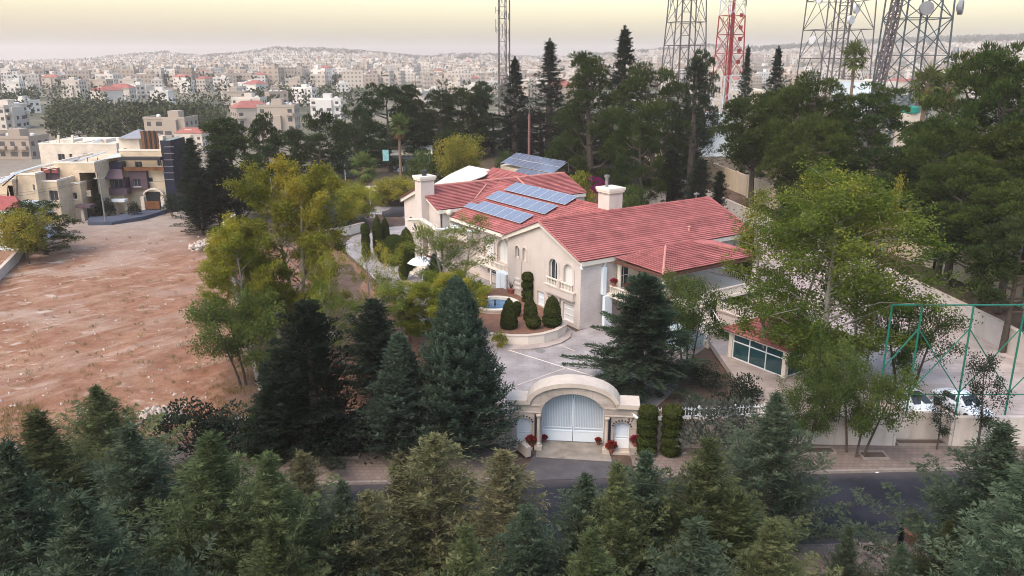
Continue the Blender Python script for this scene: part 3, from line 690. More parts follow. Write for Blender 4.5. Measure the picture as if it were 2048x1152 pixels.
K['pine1'] = (pine(82, 12, 4.0, LM['pine'], 26, 7, 115, shape='dome', bole=0.16), 12.0)
K['pine2'] = (pine(83, 14, 3.6, LM['pine'], 28, 6, 110, shape='cone', bole=0.08), 14.0)
K['pdark0'] = (pine(84, 12, 4.4, LM['pinedark'], 24, 6, 105, leaf=0.4, wid=0.11, bole=0.1), 12.0)
K['pdark1'] = (pine(85, 13, 3.8, LM['pinedark'], 24, 6, 105, leaf=0.4, wid=0.11, shape='cone', bole=0.1), 13.0)
K['pdarkh'] = (pine(184, 12, 4.4, LM['pinedark'], 18, 7, 120, leaf=0.38, wid=0.1, bole=0.45, shape='dome'), 12.0)
K['umb'] = (pine(86, 9, 5.2, LM['pinedark'], 16, 7, 110, leaf=0.36, wid=0.1, shape='dome', bole=0.2), 9.0)
K['big_broad'] = (broad(91, 18, 5.0, LM['broad'], 60, 15, 70, 0.165, 0.11, 0.12, 0.75, cl=0.44, yel=0.55), 18.0)
K['poplar'] = (broad(92, 16, 3.6, LM['autumn'], 50, 20, 84, 0.15, 0.105, 0.10, 1.15, cl=0.36, stems=2, yel=0.3), 16.0)
K['thin0'] = (broad(93, 12, 2.2, LM['autumn'], 26, 8, 40, 0.15, 0.10, 0.22, 1.3, cl=0.42, stems=2), 12.0)
K['thin1'] = (broad(94, 12, 2.4, LM['broad'], 30, 9, 50, 0.15, 0.10, 0.18, 1.2, cl=0.42, stems=2), 12.0)
K['street'] = (broad(95, 6, 2.2, LM['shrub'], 24, 9, 85, 0.14, 0.09, 0.25, 0.6, cl=0.45, stems=3, bark='bark'), 6.0)
K['sapling'] = (broad(195, 6, 0.9, LM['dark'], 16, 5, 45, 0.15, 0.08, 0.25, 0.8, cl=0.35, bark='bark'), 6.0)
K['round'] = (broad(96, 6, 2.6, LM['autumn'], 26, 10, 60, 0.18, 0.13, 0.25, 0.5, cl=0.5, bark='bark'), 6.0)
K['shrub0'] = (bush(97, 2.4, 1.5, LM['shrub']), 2.4)
K['shrub1'] = (bush(98, 2.4, 1.5, LM['olive'], leaf=0.12, wid=0.06), 2.4)
K['darkbush'] = (bush(99, 2.4, 1.6, LM['dark'], leaf=0.14, wid=0.07), 2.4)
K['yellowbush'] = (bush(100, 2.4, 1.5, LM['autumn'], leaf=0.14, wid=0.09), 2.4)
K['bareconifer'] = (conifer(101, 20, 3.2, LM['dark'], 150, -5, 35, 5, 0.6, 0.55, 0.25, 0.08, dens=0.32, base=0.15), 20.0)

def tree(kind, name, x, y, Y, label, wpx=None, group=None, base=None, cat='tree', dz=0.0, rz=None):
    """(x, y): where its tip shows; Y: how far away it stands; wpx: its width in photo pixels"""
    X, Y_, b, h = by_top(x, y, Y, base)
    me, h0 = K[kind]
    s = h / h0
    o = plant(name, me, (X, Y_, b), label, cat, group, s, rz)
    if wpx:
        vs = KW[kind] if kind in KW else None
        w = wpx / FPX * math.hypot(Y, CAM_Z - b - h * 0.4)
        k = w / (KW0(kind) * s); k = max(0.5, min(2.6, k)); o.scale = (s * k, s * k, s)
    return o
KW = {}
def KW0(kind):
    if kind not in KW:
        me = K[kind][0][0]; co = np.empty(len(me.vertices) * 3, np.float32); me.vertices.foreach_get('co', co); co = co.reshape(-1, 3)
        KW[kind] = float(np.percentile(co[:, 0], 98.5) - np.percentile(co[:, 0], 1.5))
    return KW[kind]

# ---- front row of cypresses on the near side of the street
G1 = 'cypresses along the near side of the street'
front = [
 ('olive0', 190, 772, 40.0, 190, 'tall olive cypress standing highest at the far left, against red soil'),
 ('olive1', 70, 822, 33.0, 250, 'grey olive cypress at the left picture edge, broad and shaggy'),
 ('blue0', 255, 848, 32.0, 220, 'blue green cypress right of the tall left one, with spiky upright tips'),
 ('blue1', 10, 880, 26.0, 220, 'shaded cypress cut off by the left picture edge'),
 ('olive0', 418, 866, 29.5, 250, 'bright olive cypress with fan shaped boughs, left of the thin leader'),
 ('blue0', 150, 985, 23.0, 260, 'dark blue green cypress low in the bottom left corner'),
 ('olive1', 535, 905, 29.0, 210, 'olive cypress with sweeping side boughs beside the thin leader'),
 ('tan1', 602, 905, 33.0, 90, 'thin tan leader rising in front of the left pavement'),
 ('blue0', 683, 962, 30.0, 130, 'pale grey green cypress with a tan tip, left of the gate'),
 ('olive0', 545, 1040, 23.0, 220, 'olive cypress at the bottom edge left of the pale grey one'),
 ('tan0', 800, 905, 33.5, 90, 'slender tan cypress spire left of the taller golden one'),
 ('tan1', 868, 872, 32.5, 190, 'golden tan cypress with a sharp crown, left of the gate'),
 ('tan0', 1003, 905, 31.0, 180, 'sparse golden cypress directly below the left gate door'),
 ('olive1', 930, 1050, 23.5, 190, 'tan green cypress at the bottom edge below the sparse golden one'),
 ('blue0', 1172, 948, 30.0, 150, 'narrow green cypress below the car gate, tip on the asphalt'),
 ('olive0', 1235, 925, 29.0, 160, 'green cypress below the right gate door, left of a pointed one'),
 ('blue0', 1292, 902, 30.5, 150, 'pointed grey green cypress in front of the right hedge columns'),
 ('olive0', 1180, 1060, 23.0, 200, 'olive cypress at the bottom edge below the gate'),
 ('olive1', 1420, 876, 30.0, 220, 'broad olive cypress with feathery upswept boughs, right of the hedge columns'),
 ('blue1', 1555, 786, 37.0, 160, 'tallest blue green cypress in the row, left of the dark road'),
 ('blue0', 1395, 1035, 24.0, 190, 'pale grey green cypress at the bottom edge below the feathery one'),
 ('olive0', 1545, 1040, 26.0, 200, 'dark olive cypress at the bottom edge below the tallest one'),
 ('blue0', 1700, 1050, 30.0, 85, 'small grey cypress tip in front of the bare road'),
 ('blue1', 1805, 1090, 25.5, 130, 'little grey cypress at the bottom edge beside the pink rubble'),
 ('olive0', 1900, 1040, 30.0, 110, 'olive cypress left of the large one in the lower right corner'),
 ('blue0', 2010, 845, 31.0, 290, 'large dark green cypress filling the lower right corner'),
 ('blue1', 2075, 905, 25.0, 260, 'cypress cut off by the right picture edge at the bottom'),
 ('tan1', 735, 985, 30.0, 110, 'tan cypress tip between the pale grey one and the slender spire'),
 ('blue0', 1055, 1010, 28.0, 150, 'grey green cypress below the left half of the car gate'),
 ('olive0', 1480, 985, 29.0, 150, 'olive cypress between the feathery and the tallest one'),
]
for k, x, y, Y, w, lab in front: tree(k, 'cypress_tree', x, y, Y, lab, w * (1.25 if x > 1590 else 1.6), G1, -0.1)

# ---- trees in the garden between street wall and villa
tree('spruce0', 'spruce_tree', 912, 556, 47.0, 'dense cone shaped blue green conifer left of the gate', 166, base=0)
tree('spruce1', 'spruce_tree', 797, 668, 46.8, 'shorter conifer with browned shoots between the dense cone and the dark pair', 125, base=0)
tree('dark1', 'dark_conifer', 612, 610, 46.9, 'dark drooping conifer left of the garden fence gap', 195, base=0)
tree('dark0', 'dark_conifer', 745, 600, 55.5, 'thin dark conifer behind the browned conifer, before the red soil bed', 130, base=0)
tree('dark0', 'dark_conifer', 560, 700, 47.0, 'low dark conifer at the left corner of the garden wall', 120, base=0)
tree('cedar0', 'cedar_tree', 1290, 548, 57.0, 'wide cedar with layered boughs in front of the veranda', 205, base=0)
tree('big_broad', 'plane_tree', 1700, 318, 55.5, 'large leafy green tree with pale trunk right of the villa', 325, base=0.4)
tree('thin1', 'slim_tree', 1580, 380, 60.0, 'slim pale stemmed tree leaning into the left of the large leafy tree', 130, base=0.3)
tree('thin0', 'slim_tree', 1770, 345, 58.0, 'slim golden topped tree growing out behind the large leafy tree', 120, base=0.4)
tree('street', 'broadleaf_tree', 1835, 600, 57.0, 'dark leafy tree behind the green fence posts of the court', 150, base=0.45)
tree('poplar', 'poplar_tree', 570, 318, 66.0, 'tall yellowing poplar with bare pale stems beside the red lot', 165, base=0)
tree('poplar', 'poplar_tree', 472, 440, 63.5, 'lower yellow green poplar at the edge of the red lot', 125, base=0)
tree('broadL' if False else 'street', 'broadleaf_tree', 480, 590, 58.0, 'round green tree hanging over the right edge of the red lot', 140, base=0)
tree('thin0', 'slim_tree', 635, 480, 64.0, 'half bare pale stemmed tree right of the tall poplar', 120, base=0)
tree('thin0', 'slim_tree', 735, 480, 66.0, 'thin yellow leaved tree in front of the clipped hedges', 110, base=0)
tree('thin1', 'slim_tree', 690, 560, 62.0, 'grey green half bare tree between the pale stemmed trees', 110, base=0)
tree('thin1', 'slim_tree', 915, 430, 78.0, 'yellow green slim tree in front of the portico', 105, base=0)
tree('poplar', 'poplar_tree', 872, 548, 66.0, 'bushy golden tree behind the dense cone shaped conifer', 130, base=0)
tree('thin1', 'slim_tree', 800, 560, 70.0, 'small yellow green tree left of the bushy golden tree', 80, base=0)
tree('street', 'broadleaf_tree', 1385, 560, 63.0, 'dark leafy tree growing before the veranda stairs', 105, base=0)
tree('street', 'broadleaf_tree', 1650, 660, 53.0, 'leafy tree in front of the right part of the small pavilion', 120, base=0.3)
tree('dark0', 'dark_conifer', 1497, 466, 82.0, 'narrow dark cypress at the right end of the villa', 58, base=0)
# blue conifer by the portico steps
tree('spruce1', 'spruce_tree', 868, 508, 84.0, 'small silvery blue spruce below the portico', 40, base=0)
# small street trees in pavement pits
pit_trees = [(1580, 'street', 800, 48.6, 'leafy young trees in a paving pit left of the three stem clump'), (1735, 'street', 760, 46.6, 'three stemmed young tree in a square paving pit')]
tree('street', 'street_tree', 1735, 725, 46.6, 'three stemmed young tree in a square paving pit', 130, base=0.1)
tree('street', 'street_tree', 1625, 760, 47.0, 'leafy street tree against the pale wall, left of the three stemmed one', 100, base=0.1)
tree('sapling', 'dark_sapling', 1895, 778, 47.4, 'thin dark sapling in front of the right parked car', 50, base=0.1)
tree('sapling', 'dark_sapling', 1990, 705, 47.2, 'tall thin dark sapling at the right end of the street wall', 75, base=0.1)
tree('shrub1', 'olive_bush', 1435, 772, 46.9, 'grey leaved bush hiding the wall right of the hedge columns', 165, base=0.1, cat='bush')
tree('shrub1', 'olive_bush', 1375, 790, 49.4, 'small grey bush behind the white railing', 60, base=0.6, cat='bush')
tree('darkbush', 'dark_bush', 1490, 740, 54.0, 'dark shrub in front of the small red roofed pavilion', 80, base=0, cat='bush')
tree('darkbush', 'dark_bush', 1410, 725, 58.0, 'dark round shrub left of the pavilion path', 70, base=0, cat='bush')
tree('shrub0', 'green_bush', 1440, 640, 68.0, 'leafy green shrub beside the veranda stairs', 60, base=0, cat='bush')
tree('darkbush', 'dark_bush', 375, 795, 47.5, 'brown black thicket below the rubble at the lot edge', 150, base=0, cat='bush')
tree('darkbush', 'dark_bush', 455, 805, 47.0, 'dark thicket beside the little palm', 110, base=0, cat='bush')
tree('darkbush', 'dark_bush', 700, 800, 47.6, 'dark hedge shrub growing through the white garden fence', 190, base=0, cat='bush')
tree('dark1', 'dark_conifer', 545, 770, 46.6, 'dark ragged conifer above the little palm', 130, base=0)
tree('darkbush', 'dark_bush', 705, 690, 66.0, 'black green clipped shrub above the red soil bed', 70, base=0, cat='bush')
# ---- left: trees round the far end of the lot and the houses
tree('pdark1', 'pine_tree', 462, 245, 122.0, 'tall green tree beside the neighbouring houses, right of the dark cypress pair', 120)
tree('dark0', 'dark_cypress', 378, 278, 116.0, 'dark cypress in front of the glass stair tower', 60)
tree('dark0', 'dark_cypress', 430, 300, 117.0, 'black green cypress between the glass stair tower and the tall green tree', 80)
tree('dark1', 'dark_cypress', 395, 360, 112.0, 'low dark cypress at the top edge of the lot', 75)
tree('pdark0', 'pine_tree', 520, 232, 135.0, 'dark tree behind the yellowing poplar', 70)
tree('pine0', 'pine_tree', 75, 402, 102.0, 'dark green tree in front of the neighbouring houses at the left', 120)
tree('round', 'autumn_tree', 40, 425, 97.0, 'rust leaved tree at the left edge above the lot wall', 95)
# ---- behind the villa
G2 = 'pines behind the villa'
back = [
 ('umb', 632, 232, 150, 130, 'broad dome shaped pine left of the palm'),
 ('umb', 705, 215, 165, 80, 'rounded green pine right of the broad dome shaped one'),
 ('pdark0', 775, 172, 172, 110, 'tall round topped pine behind the tall palm'),
 ('pdark1', 830, 176, 176, 75, 'dark pine just right of the tall palm'),
 ('pdark0', 880, 182, 180, 90, 'dark pine in the middle of the rear grove'),
 ('pdark0', 925, 178, 182, 80, 'green topped pine in the rear grove left of the slender mast'),
 ('pdark1', 960, 168, 186, 60, 'pointed dark pine beside the slender mast'),
 ('spire1', 1030, 116, 172, 95, 'dark conifer right of the slender mast'),
 ('spire0', 1100, 80, 176, 130, 'tall spired conifer behind the red pole'),
 ('pdark1', 1150, 215, 160, 80, 'shadowed pine between the two spired conifers'),
 ('pine2', 1190, 108, 150, 115, 'dense green pine left of the tallest spire'),
 ('spire1', 1250, 55, 158, 120, 'tallest spired conifer of the rear grove'),
 ('pine0', 1320, 138, 146, 150, 'billowing pine right of the tallest spire'),
 ('pine1', 1292, 218, 128, 100, 'bright green young pine with a bent pale trunk'),
 ('bareconifer', 1395, 118, 140, 100, 'thin see-through conifer left of the red and white tower'),
 ('pdark0', 1375, 215, 150, 80, 'shaded pine under the thin see-through conifer'),
 ('spire0', 1497, 92, 175, 60, 'lone spire right of the red and white tower'),
 ('spire1', 1558, 95, 170, 70, 'wind bent conifer left of the grey tower with white dishes'),
 ('pdark0', 1405, 105, 185, 45, 'dark top of a conifer left of the red and white tower'),
 ('dark1', 1345, 300, 128, 70, 'small dark pine on the soil strip behind the boundary wall'),
 ('dark1', 1400, 320, 118, 60, 'dark young pine leaning over the soil strip'),
 ('dark1', 1440, 345, 113, 45, 'little pine against the beige wall'),
 ('dark0', 1580, 360, 104, 50, 'dark tree where the beige wall meets the large leafy tree'),
]
for k, x, y, Y, w, lab in back: tree(k, 'conifer' if k[0] in 'sdb' else 'pine_tree', x, y, Y, lab, w, G2)
G3 = 'pines on the slope to the right'
rightp = [
 ('pineh', 1520, 195, 122, 140, 'rounded pine at the left end of the right hand grove'),
 ('pineh', 1595, 178, 118, 150, 'wide bright pine below the grey tower'),
 ('pine0', 1655, 158, 112, 150, 'billowing pine left of the lone palm'),
 ('pine1', 1760, 180, 118, 150, 'olive topped pine below the green tower'),
 ('pineh', 1640, 250, 100, 170, 'lower pine above the large leafy tree'),
 ('pdark0', 1740, 300, 95, 160, 'dark pine with bare lower twigs below the green tower'),
 ('pine0', 1960, 105, 104, 190, 'big rounded pine at the upper right'),
 ('pine1', 2030, 110, 98, 180, 'tall pine cut by the right picture edge'),
 ('pine0', 1900, 240, 92, 190, 'leafy pine in the middle of the right grove'),
 ('pine1', 1990, 260, 84, 220, 'wide billowing pine near the right edge'),
 ('pineh', 1930, 320, 78, 190, 'lower billowing pine above the green netting'),
 ('pineh', 2040, 370, 70, 190, 'yellow green pine low at the right edge'),
 ('pdark0', 1820, 330, 96, 120, 'shaded pine behind the large leafy tree'),
 ('pdarkh', 1900, 390, 80, 150, 'shaded pine hanging over the boundary wall'),
 ('pdarkh', 1985, 420, 72, 190, 'dark pine over the court wall'),
 ('pdarkh', 2050, 450, 64, 170, 'black green pine at the right edge above the court'),
 ('pdark0', 1620, 290, 128, 80, 'shadowed pine behind the beige wall'),
 ('pine2', 1690, 215, 130, 80, 'narrow pine behind the billowing one'),
 ('pdark1', 1850, 250, 110, 90, 'dark pine beneath the twin palms'),
 ('pdark0', 1510, 255, 140, 60, 'dark pine at the foot of the red and white tower'),
]
for k, x, y, Y, w, lab in rightp: tree(k, 'pine_tree', x, y, Y, lab, w, G3)
# garden trees behind the left wing
tree('round', 'autumn_tree', 708, 372, 118, 'round yellow green tree beside the paved yard', 85, base=0)
tree('round', 'autumn_tree', 790, 358, 136, 'golden tree over the covered car', 90, base=0)
tree('shrub0', 'green_bush', 845, 285, 150, 'light green shrub behind the left chimney', 70, cat='bush')
tree('pdark0', 'garden_tree', 905, 262, 156, 'blue green tree behind the cream roof', 80)
tree('round', 'garden_tree', 920, 275, 146, 'rounded green and yellow tree above the cream roof', 85)
tree('yellowbush', 'yellow_bush', 1155, 325, 132, 'yellow green bush at the end of the rear roof', 60, cat='bush')
tree('shrub0', 'green_bush', 1270, 355, 122, 'pale flowering bush by the boundary wall', 45, cat='bush')
tree('shrub0', 'green_bush', 1010, 292, 165, 'small green bush left of the rear solar roof', 40, cat='bush')
tree('shrub1', 'olive_bush', 655, 385, 112, 'grey brown shrub left of the round yellow green tree', 60, base=0, cat='bush')
tree('yellowbush', 'yellow_bush', 950, 552, 75, 'golden bush left of the fountain', 42, base=0, cat='bush')
tree('yellowbush', 'yellow_bush', 1000, 655, 66.5, 'yellow leaved sprig beside the curved planter wall', 28, base=0, cat='bush')
# rear thicket so that the grove closes behind the garden
for i, (x, y, Y, lab) in enumerate([(590, 262, 160, 'dark shrubbery under the dome shaped pine'), (740, 250, 185, 'dark shrubbery left of the tall palm'), (860, 232, 192, 'dark shrubbery in the rear grove'), (985, 235, 190, 'dark shrubbery at the foot of the slender mast'), (1180, 250, 168, 'dark shrubbery behind the long shed'), (1085, 225, 182, 'dark shrubbery behind the red pole')]):
    tree('pdark0', 'pine_tree', x, y, Y, lab, 130)
# palms
P1 = palm(201, 12, 2.6); P2 = palm(203, 4.5, 2.6, 40); P3 = palm(205, 14, 2.4, 34, False, 0.22); P4 = palm(207, 1.0, 1.8, 30, False, 0.15)
def palm_at(P, x, y, Y, h0, lab, base=None):
    X, Y, b, h = by_top(x, y, Y, base); s = h / h0
    plant('palm_tree', P, (X, Y, b), lab, 'palm', 'palms', s, names=('fronds', 'trunk', 'dry_fronds'))
palm_at(P1, 797, 226, 150, 14.2, 'tall palm with a brown skirt of dead fronds')
palm_at(P2, 726, 300, 142, 6.8, 'short thick palm in front of the grey roofed pavilion')
palm_at(P3, 1714, 78, 165, 16.2, 'lone slender palm before the towers')
palm_at(P1, 1862, 125, 132, 14.2, 'left palm of the pair with brown skirts at the upper right')
palm_at(P1, 1903, 128, 136, 14.2, 'right palm of the pair with brown skirts at the upper right')
palm_at(P4, 520, 822, 47.2, 2.6, 'little fan palm at the corner of the garden wall', 0)
palm_at(P2, 815, 590, 68, 6.8, 'garden palm half hidden behind the browned conifer', 0)
palm_at(P4, 942, 552, 79.5, 2.6, 'low palm beside the white cabinet', 0)
# ---- clipped evergreens
def topiary(profs, loc, label, group, cat='topiary'):
    o = empty('topiary', loc, random.uniform(0, 6), label, cat, group)
    for i, p in enumerate(profs): link('tier' if len(profs) > 1 else 'foliage', clipped(300 + i + int(abs(loc[0]) * 10) % 50, p), o)
    return o
GT = 'clipped shrubs round the fountain'; ZB = 0.85
def px_r(w, p): return w / 2 / FPX * p.length if False else w / 2 / FPX * math.hypot(p.y, CAM_Z - p.z)
for (x, yb, yt, w, z, kind, lab) in [
 (1018, 655, 598, 34, ZB, 'cone', 'pointed cone topiary nearest the fountain basin'),
 (1066, 656, 603, 24, ZB, 'bullet', 'slim bullet topiary in the middle of the planter front'),
 (1058, 640, 586, 22, ZB, 'cone', 'small pointed topiary behind the slim bullet one'),
 (1104, 652, 593, 36, ZB, 'tier2', 'wide two tier cone topiary at the planter right end'),
 (1055, 612, 546, 24, 0.3, 'tier4', 'four tier pillar topiary against the gable wall'),
 (1034, 632, 603, 16, ZB, 'ball', 'small round topiary beside the fountain basin'),
 ]:
    p = gp(x, yb, z); rr = px_r(w, p); q = dp(x, yt, p.y); h = q.z - z
    if kind == 'cone': pr = [cone_prof(rr, h, 0.1)]
    elif kind == 'bullet': pr = [ball_prof(rr * 1.25, h * 0.45), cone_prof(rr * 0.8, h * 0.72, 0.1)]; pr[1] = [(a, b + h * 0.28) for a, b in pr[1]]
    elif kind == 'tier2': pr = [ball_prof(rr * 1.1, h * 0.42), [(a, b + h * 0.36) for a, b in cone_prof(rr * 0.95, h * 0.64, 0.05)]]
    elif kind == 'tier4': pr = [ball_prof(rr, h * 0.28, h * 0.245 * i) for i in range(4)]
    else: pr = [ball_prof(rr, h)]
    topiary(pr, p, lab, GT)
GL = 'clipped shrubs left of the portico'
for (x, yb, yt, w, kind, lab) in [
 (815, 545, 456, 32, 'tier2', 'big egg shaped two tier topiary beside the portico'),
 (808, 560, 496, 20, 'tier2', 'narrow two tier topiary in front of the big egg shaped one'),
 (757, 510, 432, 20, 'tier2', 'tall twin headed topiary, left head'),
 (772, 505, 436, 18, 'tier2', 'tall twin headed topiary, right head'),
 (733, 515, 446, 18, 'tier4', 'small knobbed topiary at the left of the clipped group'),
 (768, 525, 480, 26, 'ball', 'round topiary in front of the twin headed ones'),
 (790, 530, 470, 44, 'ball', 'wide dark hedge mound behind the round topiary')]:
    p = gp(x, yb, 0); rr = px_r(w, p); h = dp(x, yt, p.y).z
    if kind == 'tier2': pr = [ball_prof(rr * 0.95, h * 0.6), [(a, b + h * 0.45) for a, b in cone_prof(rr, h * 0.55, 0.05)]]
    elif kind == 'tier4': pr = [ball_prof(rr, h * 0.38, h * 0.3 * i) for i in range(3)]
    else: pr = [ball_prof(rr, h)]
    topiary(pr, p, lab, GL)
for (x, yb, yt, w, lab) in [(652, 448, 428, 24, 'leftmost clipped ball on the raised bed'), (668, 450, 430, 26, 'middle clipped ball on the raised bed'), (688, 450, 428, 34, 'largest clipped ball on the raised bed')]:
    p = gp(x, yb, 1.2); topiary([ball_prof(px_r(w, p), dp(x, yt, p.y).z - 1.2)], p, lab, 'clipped balls on the raised bed')
# hedge columns right of the gate
for x, lab in ((1293, 'stacked clipped hedge column next to the gate'), (1341, 'stacked clipped hedge column farther from the gate')):
    p = Vector((dp(x, 900, 46.75).x, 46.75, 0.14)); h = dp(x, 812, 46.75).z - 0.14
    topiary([ball_prof(0.64, h * 0.235, h * 0.19 * i) for i in range(5)], p, lab, 'hedge columns by the gate', 'hedge')
# ================================================================== the villa (local x along its length, y across to the back left)
YAW = math.atan2(0.555, 0.832)
villa = empty('villa', (6.4, 71.7, 0), YAW, 'large cream stone villa with red tiled roofs and arched windows', 'villa')
def vw(a, b, z): return villa.matrix_basis @ Vector((a, b, z)) if False else Vector((6.4 + a * math.cos(YAW) - b * math.sin(YAW), 71.7 + a * math.sin(YAW) + b * math.cos(YAW), z))

def tile_slope(roof, P0, P1, Q0, Q1, n, step=0.105, wav=0.3, m=None):
    """courses of tiles from the eave P0-P1 up to Q0-Q1; every course is a piece that overlaps the one below"""
    P0, P1, Q0, Q1 = map(Vector, (P0, P1, Q0, Q1))
    nrm = (P1 - P0).cross(Q0 - P0)
    if nrm.length < 1e-4: nrm = (P1 - P0).cross(Q1 - P0)
    nrm.normalize()
    if nrm.z < 0: nrm = -nrm
    for i in range(n):
        t0, t1 = i / n, (i + 1.12) / n if i < n - 1 else 1.0
        a0, a1 = P0.lerp(Q0, t0), P1.lerp(Q1, t0); b0, b1 = P0.lerp(Q0, t1), P1.lerp(Q1, t1)
        L = (a1 - a0).length
        k = max(2, int(L / wav * 2)); vs = []
        for j in range(k + 1):
            f = j / k; wv = 0.022 if j % 2 else 0.0
            A = a0.lerp(a1, f); B = b0.lerp(b1, f)
            vs += [A + nrm * (step + wv - 0.045), A + nrm * (step + wv), B + nrm * (0.012 + wv)]
        fs = []
        for j in range(k):
            o = 3 * j; fs += [(o, o + 3, o + 4, o + 1), (o + 1, o + 4, o + 5, o + 2)]
        mb = MB().add(vs, fs); me = bpy.data.meshes.new('tile_course'); me.from_pydata(mb.v, [], mb.f); me.update(); me.materials.append(m or MT['tile'])
        link('tile_course', me, roof)
def ridge_cap(roof, p, q, r=0.13, m=None, name='ridge_cap'):
    p, q = Vector(p), Vector(q); L = (q - p).length; n = max(2, int(L / 0.42)); mb = MB()
    for i in range(n):
        a = p.lerp(q, i / n); b = p.lerp(q, (i + 1.0) / n)
        mb.tube(a, b, r, r * 0.80, 8)
    return mb.build(name, m or MT['tile'], roof)
def roof_body(name, pts_faces, parent):
    mb = MB(); mb.add(*pts_faces); return mb.build(name, MT['reddark'], parent)

MT['panelframe'] = mat('aluminium_frame', (0.50, 0.53, 0.58), 0.4, 0.05, 2)
# ---- main wing -------------------------------------------------------------------------------
roof = MB().add([(-0.45, -0.45, 6.72), (23.3, -0.45, 6.72), (23.3, 6.25, 9.40), (-0.45, 6.25, 9.40), (-0.45, 12.95, 6.72), (23.3, 12.95, 6.72)], [(0, 1, 2, 3), (3, 2, 5, 4)]).build('main_roof', MT['reddark'], villa)
tile_slope(roof, (-0.5, -0.5, 6.76), (23.35, -0.5, 6.76), (-0.5, 6.25, 9.46), (23.35, 6.25, 9.46), 23)
tile_slope(roof, (-0.5, 13.0, 6.76), (23.35, 13.0, 6.76), (-0.5, 6.25, 9.46), (23.35, 6.25, 9.46), 23)
ridge_cap(roof, (-0.5, 6.25, 9.52), (23.35, 6.25, 9.52))
ridge_cap(roof, (-0.5, -0.4, 6.84), (-0.5, 6.2, 9.50), 0.10, name='verge_cap')
ridge_cap(roof, (23.35, -0.4, 6.84), (23.35, 6.2, 9.50), 0.10, name='verge_cap')
MB().tube((15.2, 1.3, 7.3), (15.2, 1.3, 7.95), 0.11).lathe([(0.2, 0), (0.05, 0.12)], 8, (15.2, 1.3, 7.95)).build('vent_pipe', MT['ridge'], roof)
MB().tube((21.9, 6.9, 9.2), (21.9, 6.9, 9.9), 0.06).box(21.7, 22.2, 6.7, 7.1, 9.9, 10.05).build('roof_flue', MT['steel'], roof)
# stone cornice under the verge and along the eave
MB().prism([(-0.32, -0.5, 6.30), (-0.32, -0.5, 6.70), (-0.32, 6.25, 9.38), (-0.32, 6.25, 8.92)], (0.33, 0, 0)).prism([(-0.32, 13.0, 6.30), (-0.32, 13.0, 6.70), (-0.32, 6.25, 9.38), (-0.32, 6.25, 8.92)], (0.33, 0, 0)).build('gable_cornice', MT['trim'], villa)
MB().box(0.012, 23.1, -0.42, 0.02, 6.28, 6.70).build('eave_cornice', MT['trim'], villa)
# gable wall with openings
WINS = [(3.55, 4.90, 3.55, 6.05), (1.15, 2.55, 3.45, 6.0), (8.85, 9.50, 4.75, 6.15), (10.15, 10.85, 4.85, 6.1)]
LOW = [(0.95, 2.65, 0.35, 2.1), (3.55, 5.1, 0.35, 2.1), (5.75, 6.95, 0.75, 2.2)]
outer = [(0, 0), (12.3, 0), (12.3, 6.78), (6.15, 9.2), (0, 6.78)]
holes = [archpts(*w) for w in WINS] + [[(a, c), (b, c), (b, d), (a, d)] for a, b, c, d in LOW]
holed(outer, holes, lambda s, z, d: (d, s, z), 0.28).build('gable_wall', MT['stone'], villa)
def window_part(fn, poly, glass, frame, name='window', cols=2, rows=1, depth=0.24, fw=0.07):
    """window in an opening: frame with mullions, panes as its pieces"""
    s0 = min(p[0] for p in poly); s1 = max(p[0] for p in poly); z0 = min(p[1] for p in poly); z1 = max(p[1] for p in poly)
    mb = MB(); n = len(poly); cx, cz = (s0 + s1) / 2, (z0 + z1) / 2
    inn = [(cx + (p[0] - cx) * (1 - 2 * fw / (s1 - s0)), cz + (p[1] - cz) * (1 - 2 * fw / (z1 - z0))) for p in poly]
    mb.add([fn(a, b, depth - 0.06) for a, b in poly] + [fn(a, b, depth - 0.06) for a, b in inn] + [fn(a, b, depth - 0.01) for a, b in inn], [(i, (i+1) % n, n + (i+1) % n, n + i) for i in range(n)] + [(n + i, n + (i+1) % n, 2*n + (i+1) % n, 2*n + i) for i in range(n)])
    for i in range(1, cols):
        s = s0 + (s1 - s0) * i / cols; mb.bar(fn(s, z0 + fw, depth - 0.05), fn(s, z1 - fw, depth - 0.05), fw * 0.8, 0.04)
    for i in range(1, rows):
        z = z0 + (z1 - z0) * i / rows; mb.bar(fn(s0 + fw, z, depth - 0.05), fn(s1 - fw, z, depth - 0.05), fw * 0.8, 0.04)
    w = mb.build(name, frame, villa)
    p = MB(); p.poly([fn(a, b, depth - 0.02) for a, b in inn]); p.build('pane', glass, w)
    return w
FN0 = lambda s, z, d: (d, s, z)
def arch_trim(fn, s0, s1, z0, z1, wd=0.20, proud=0.09, name='window_surround', m=None, n=12):
    r = (s1 - s0) / 2; zs = z1 - r; c = (s0 + s1) / 2
    ipt = [(s0, z0)] + [(c - r * math.cos(PI * i / n), zs + r * math.sin(PI * i / n)) for i in range(n + 1)] + [(s1, z0)]
    opt = [(s0 - wd, z0)] + [(c - (r + wd) * math.cos(PI * i / n), zs + (r + wd) * math.sin(PI * i / n)) for i in range(n + 1)] + [(s1 + wd, z0)]
    mb = MB(); k = len(ipt)
    vs = [fn(a, b, -proud) for a, b in ipt] + [fn(a, b, -proud) for a, b in opt] + [fn(a, b, 0.05) for a, b in ipt] + [fn(a, b, -0.002) for a, b in opt]
    fs = []
    for i in range(k - 1): fs += [(i, i+1, k+i+1, k+i), (i, i+1, 2*k+i+1, 2*k+i), (k+i, k+i+1, 3*k+i+1, 3*k+i)]
    fs += [(0, k, 3*k, 2*k), (k-1, 2*k-1, 4*k-1, 3*k-1)]
    mb.add(vs, fs); return mb.build(name, m or MT['stone'], villa)
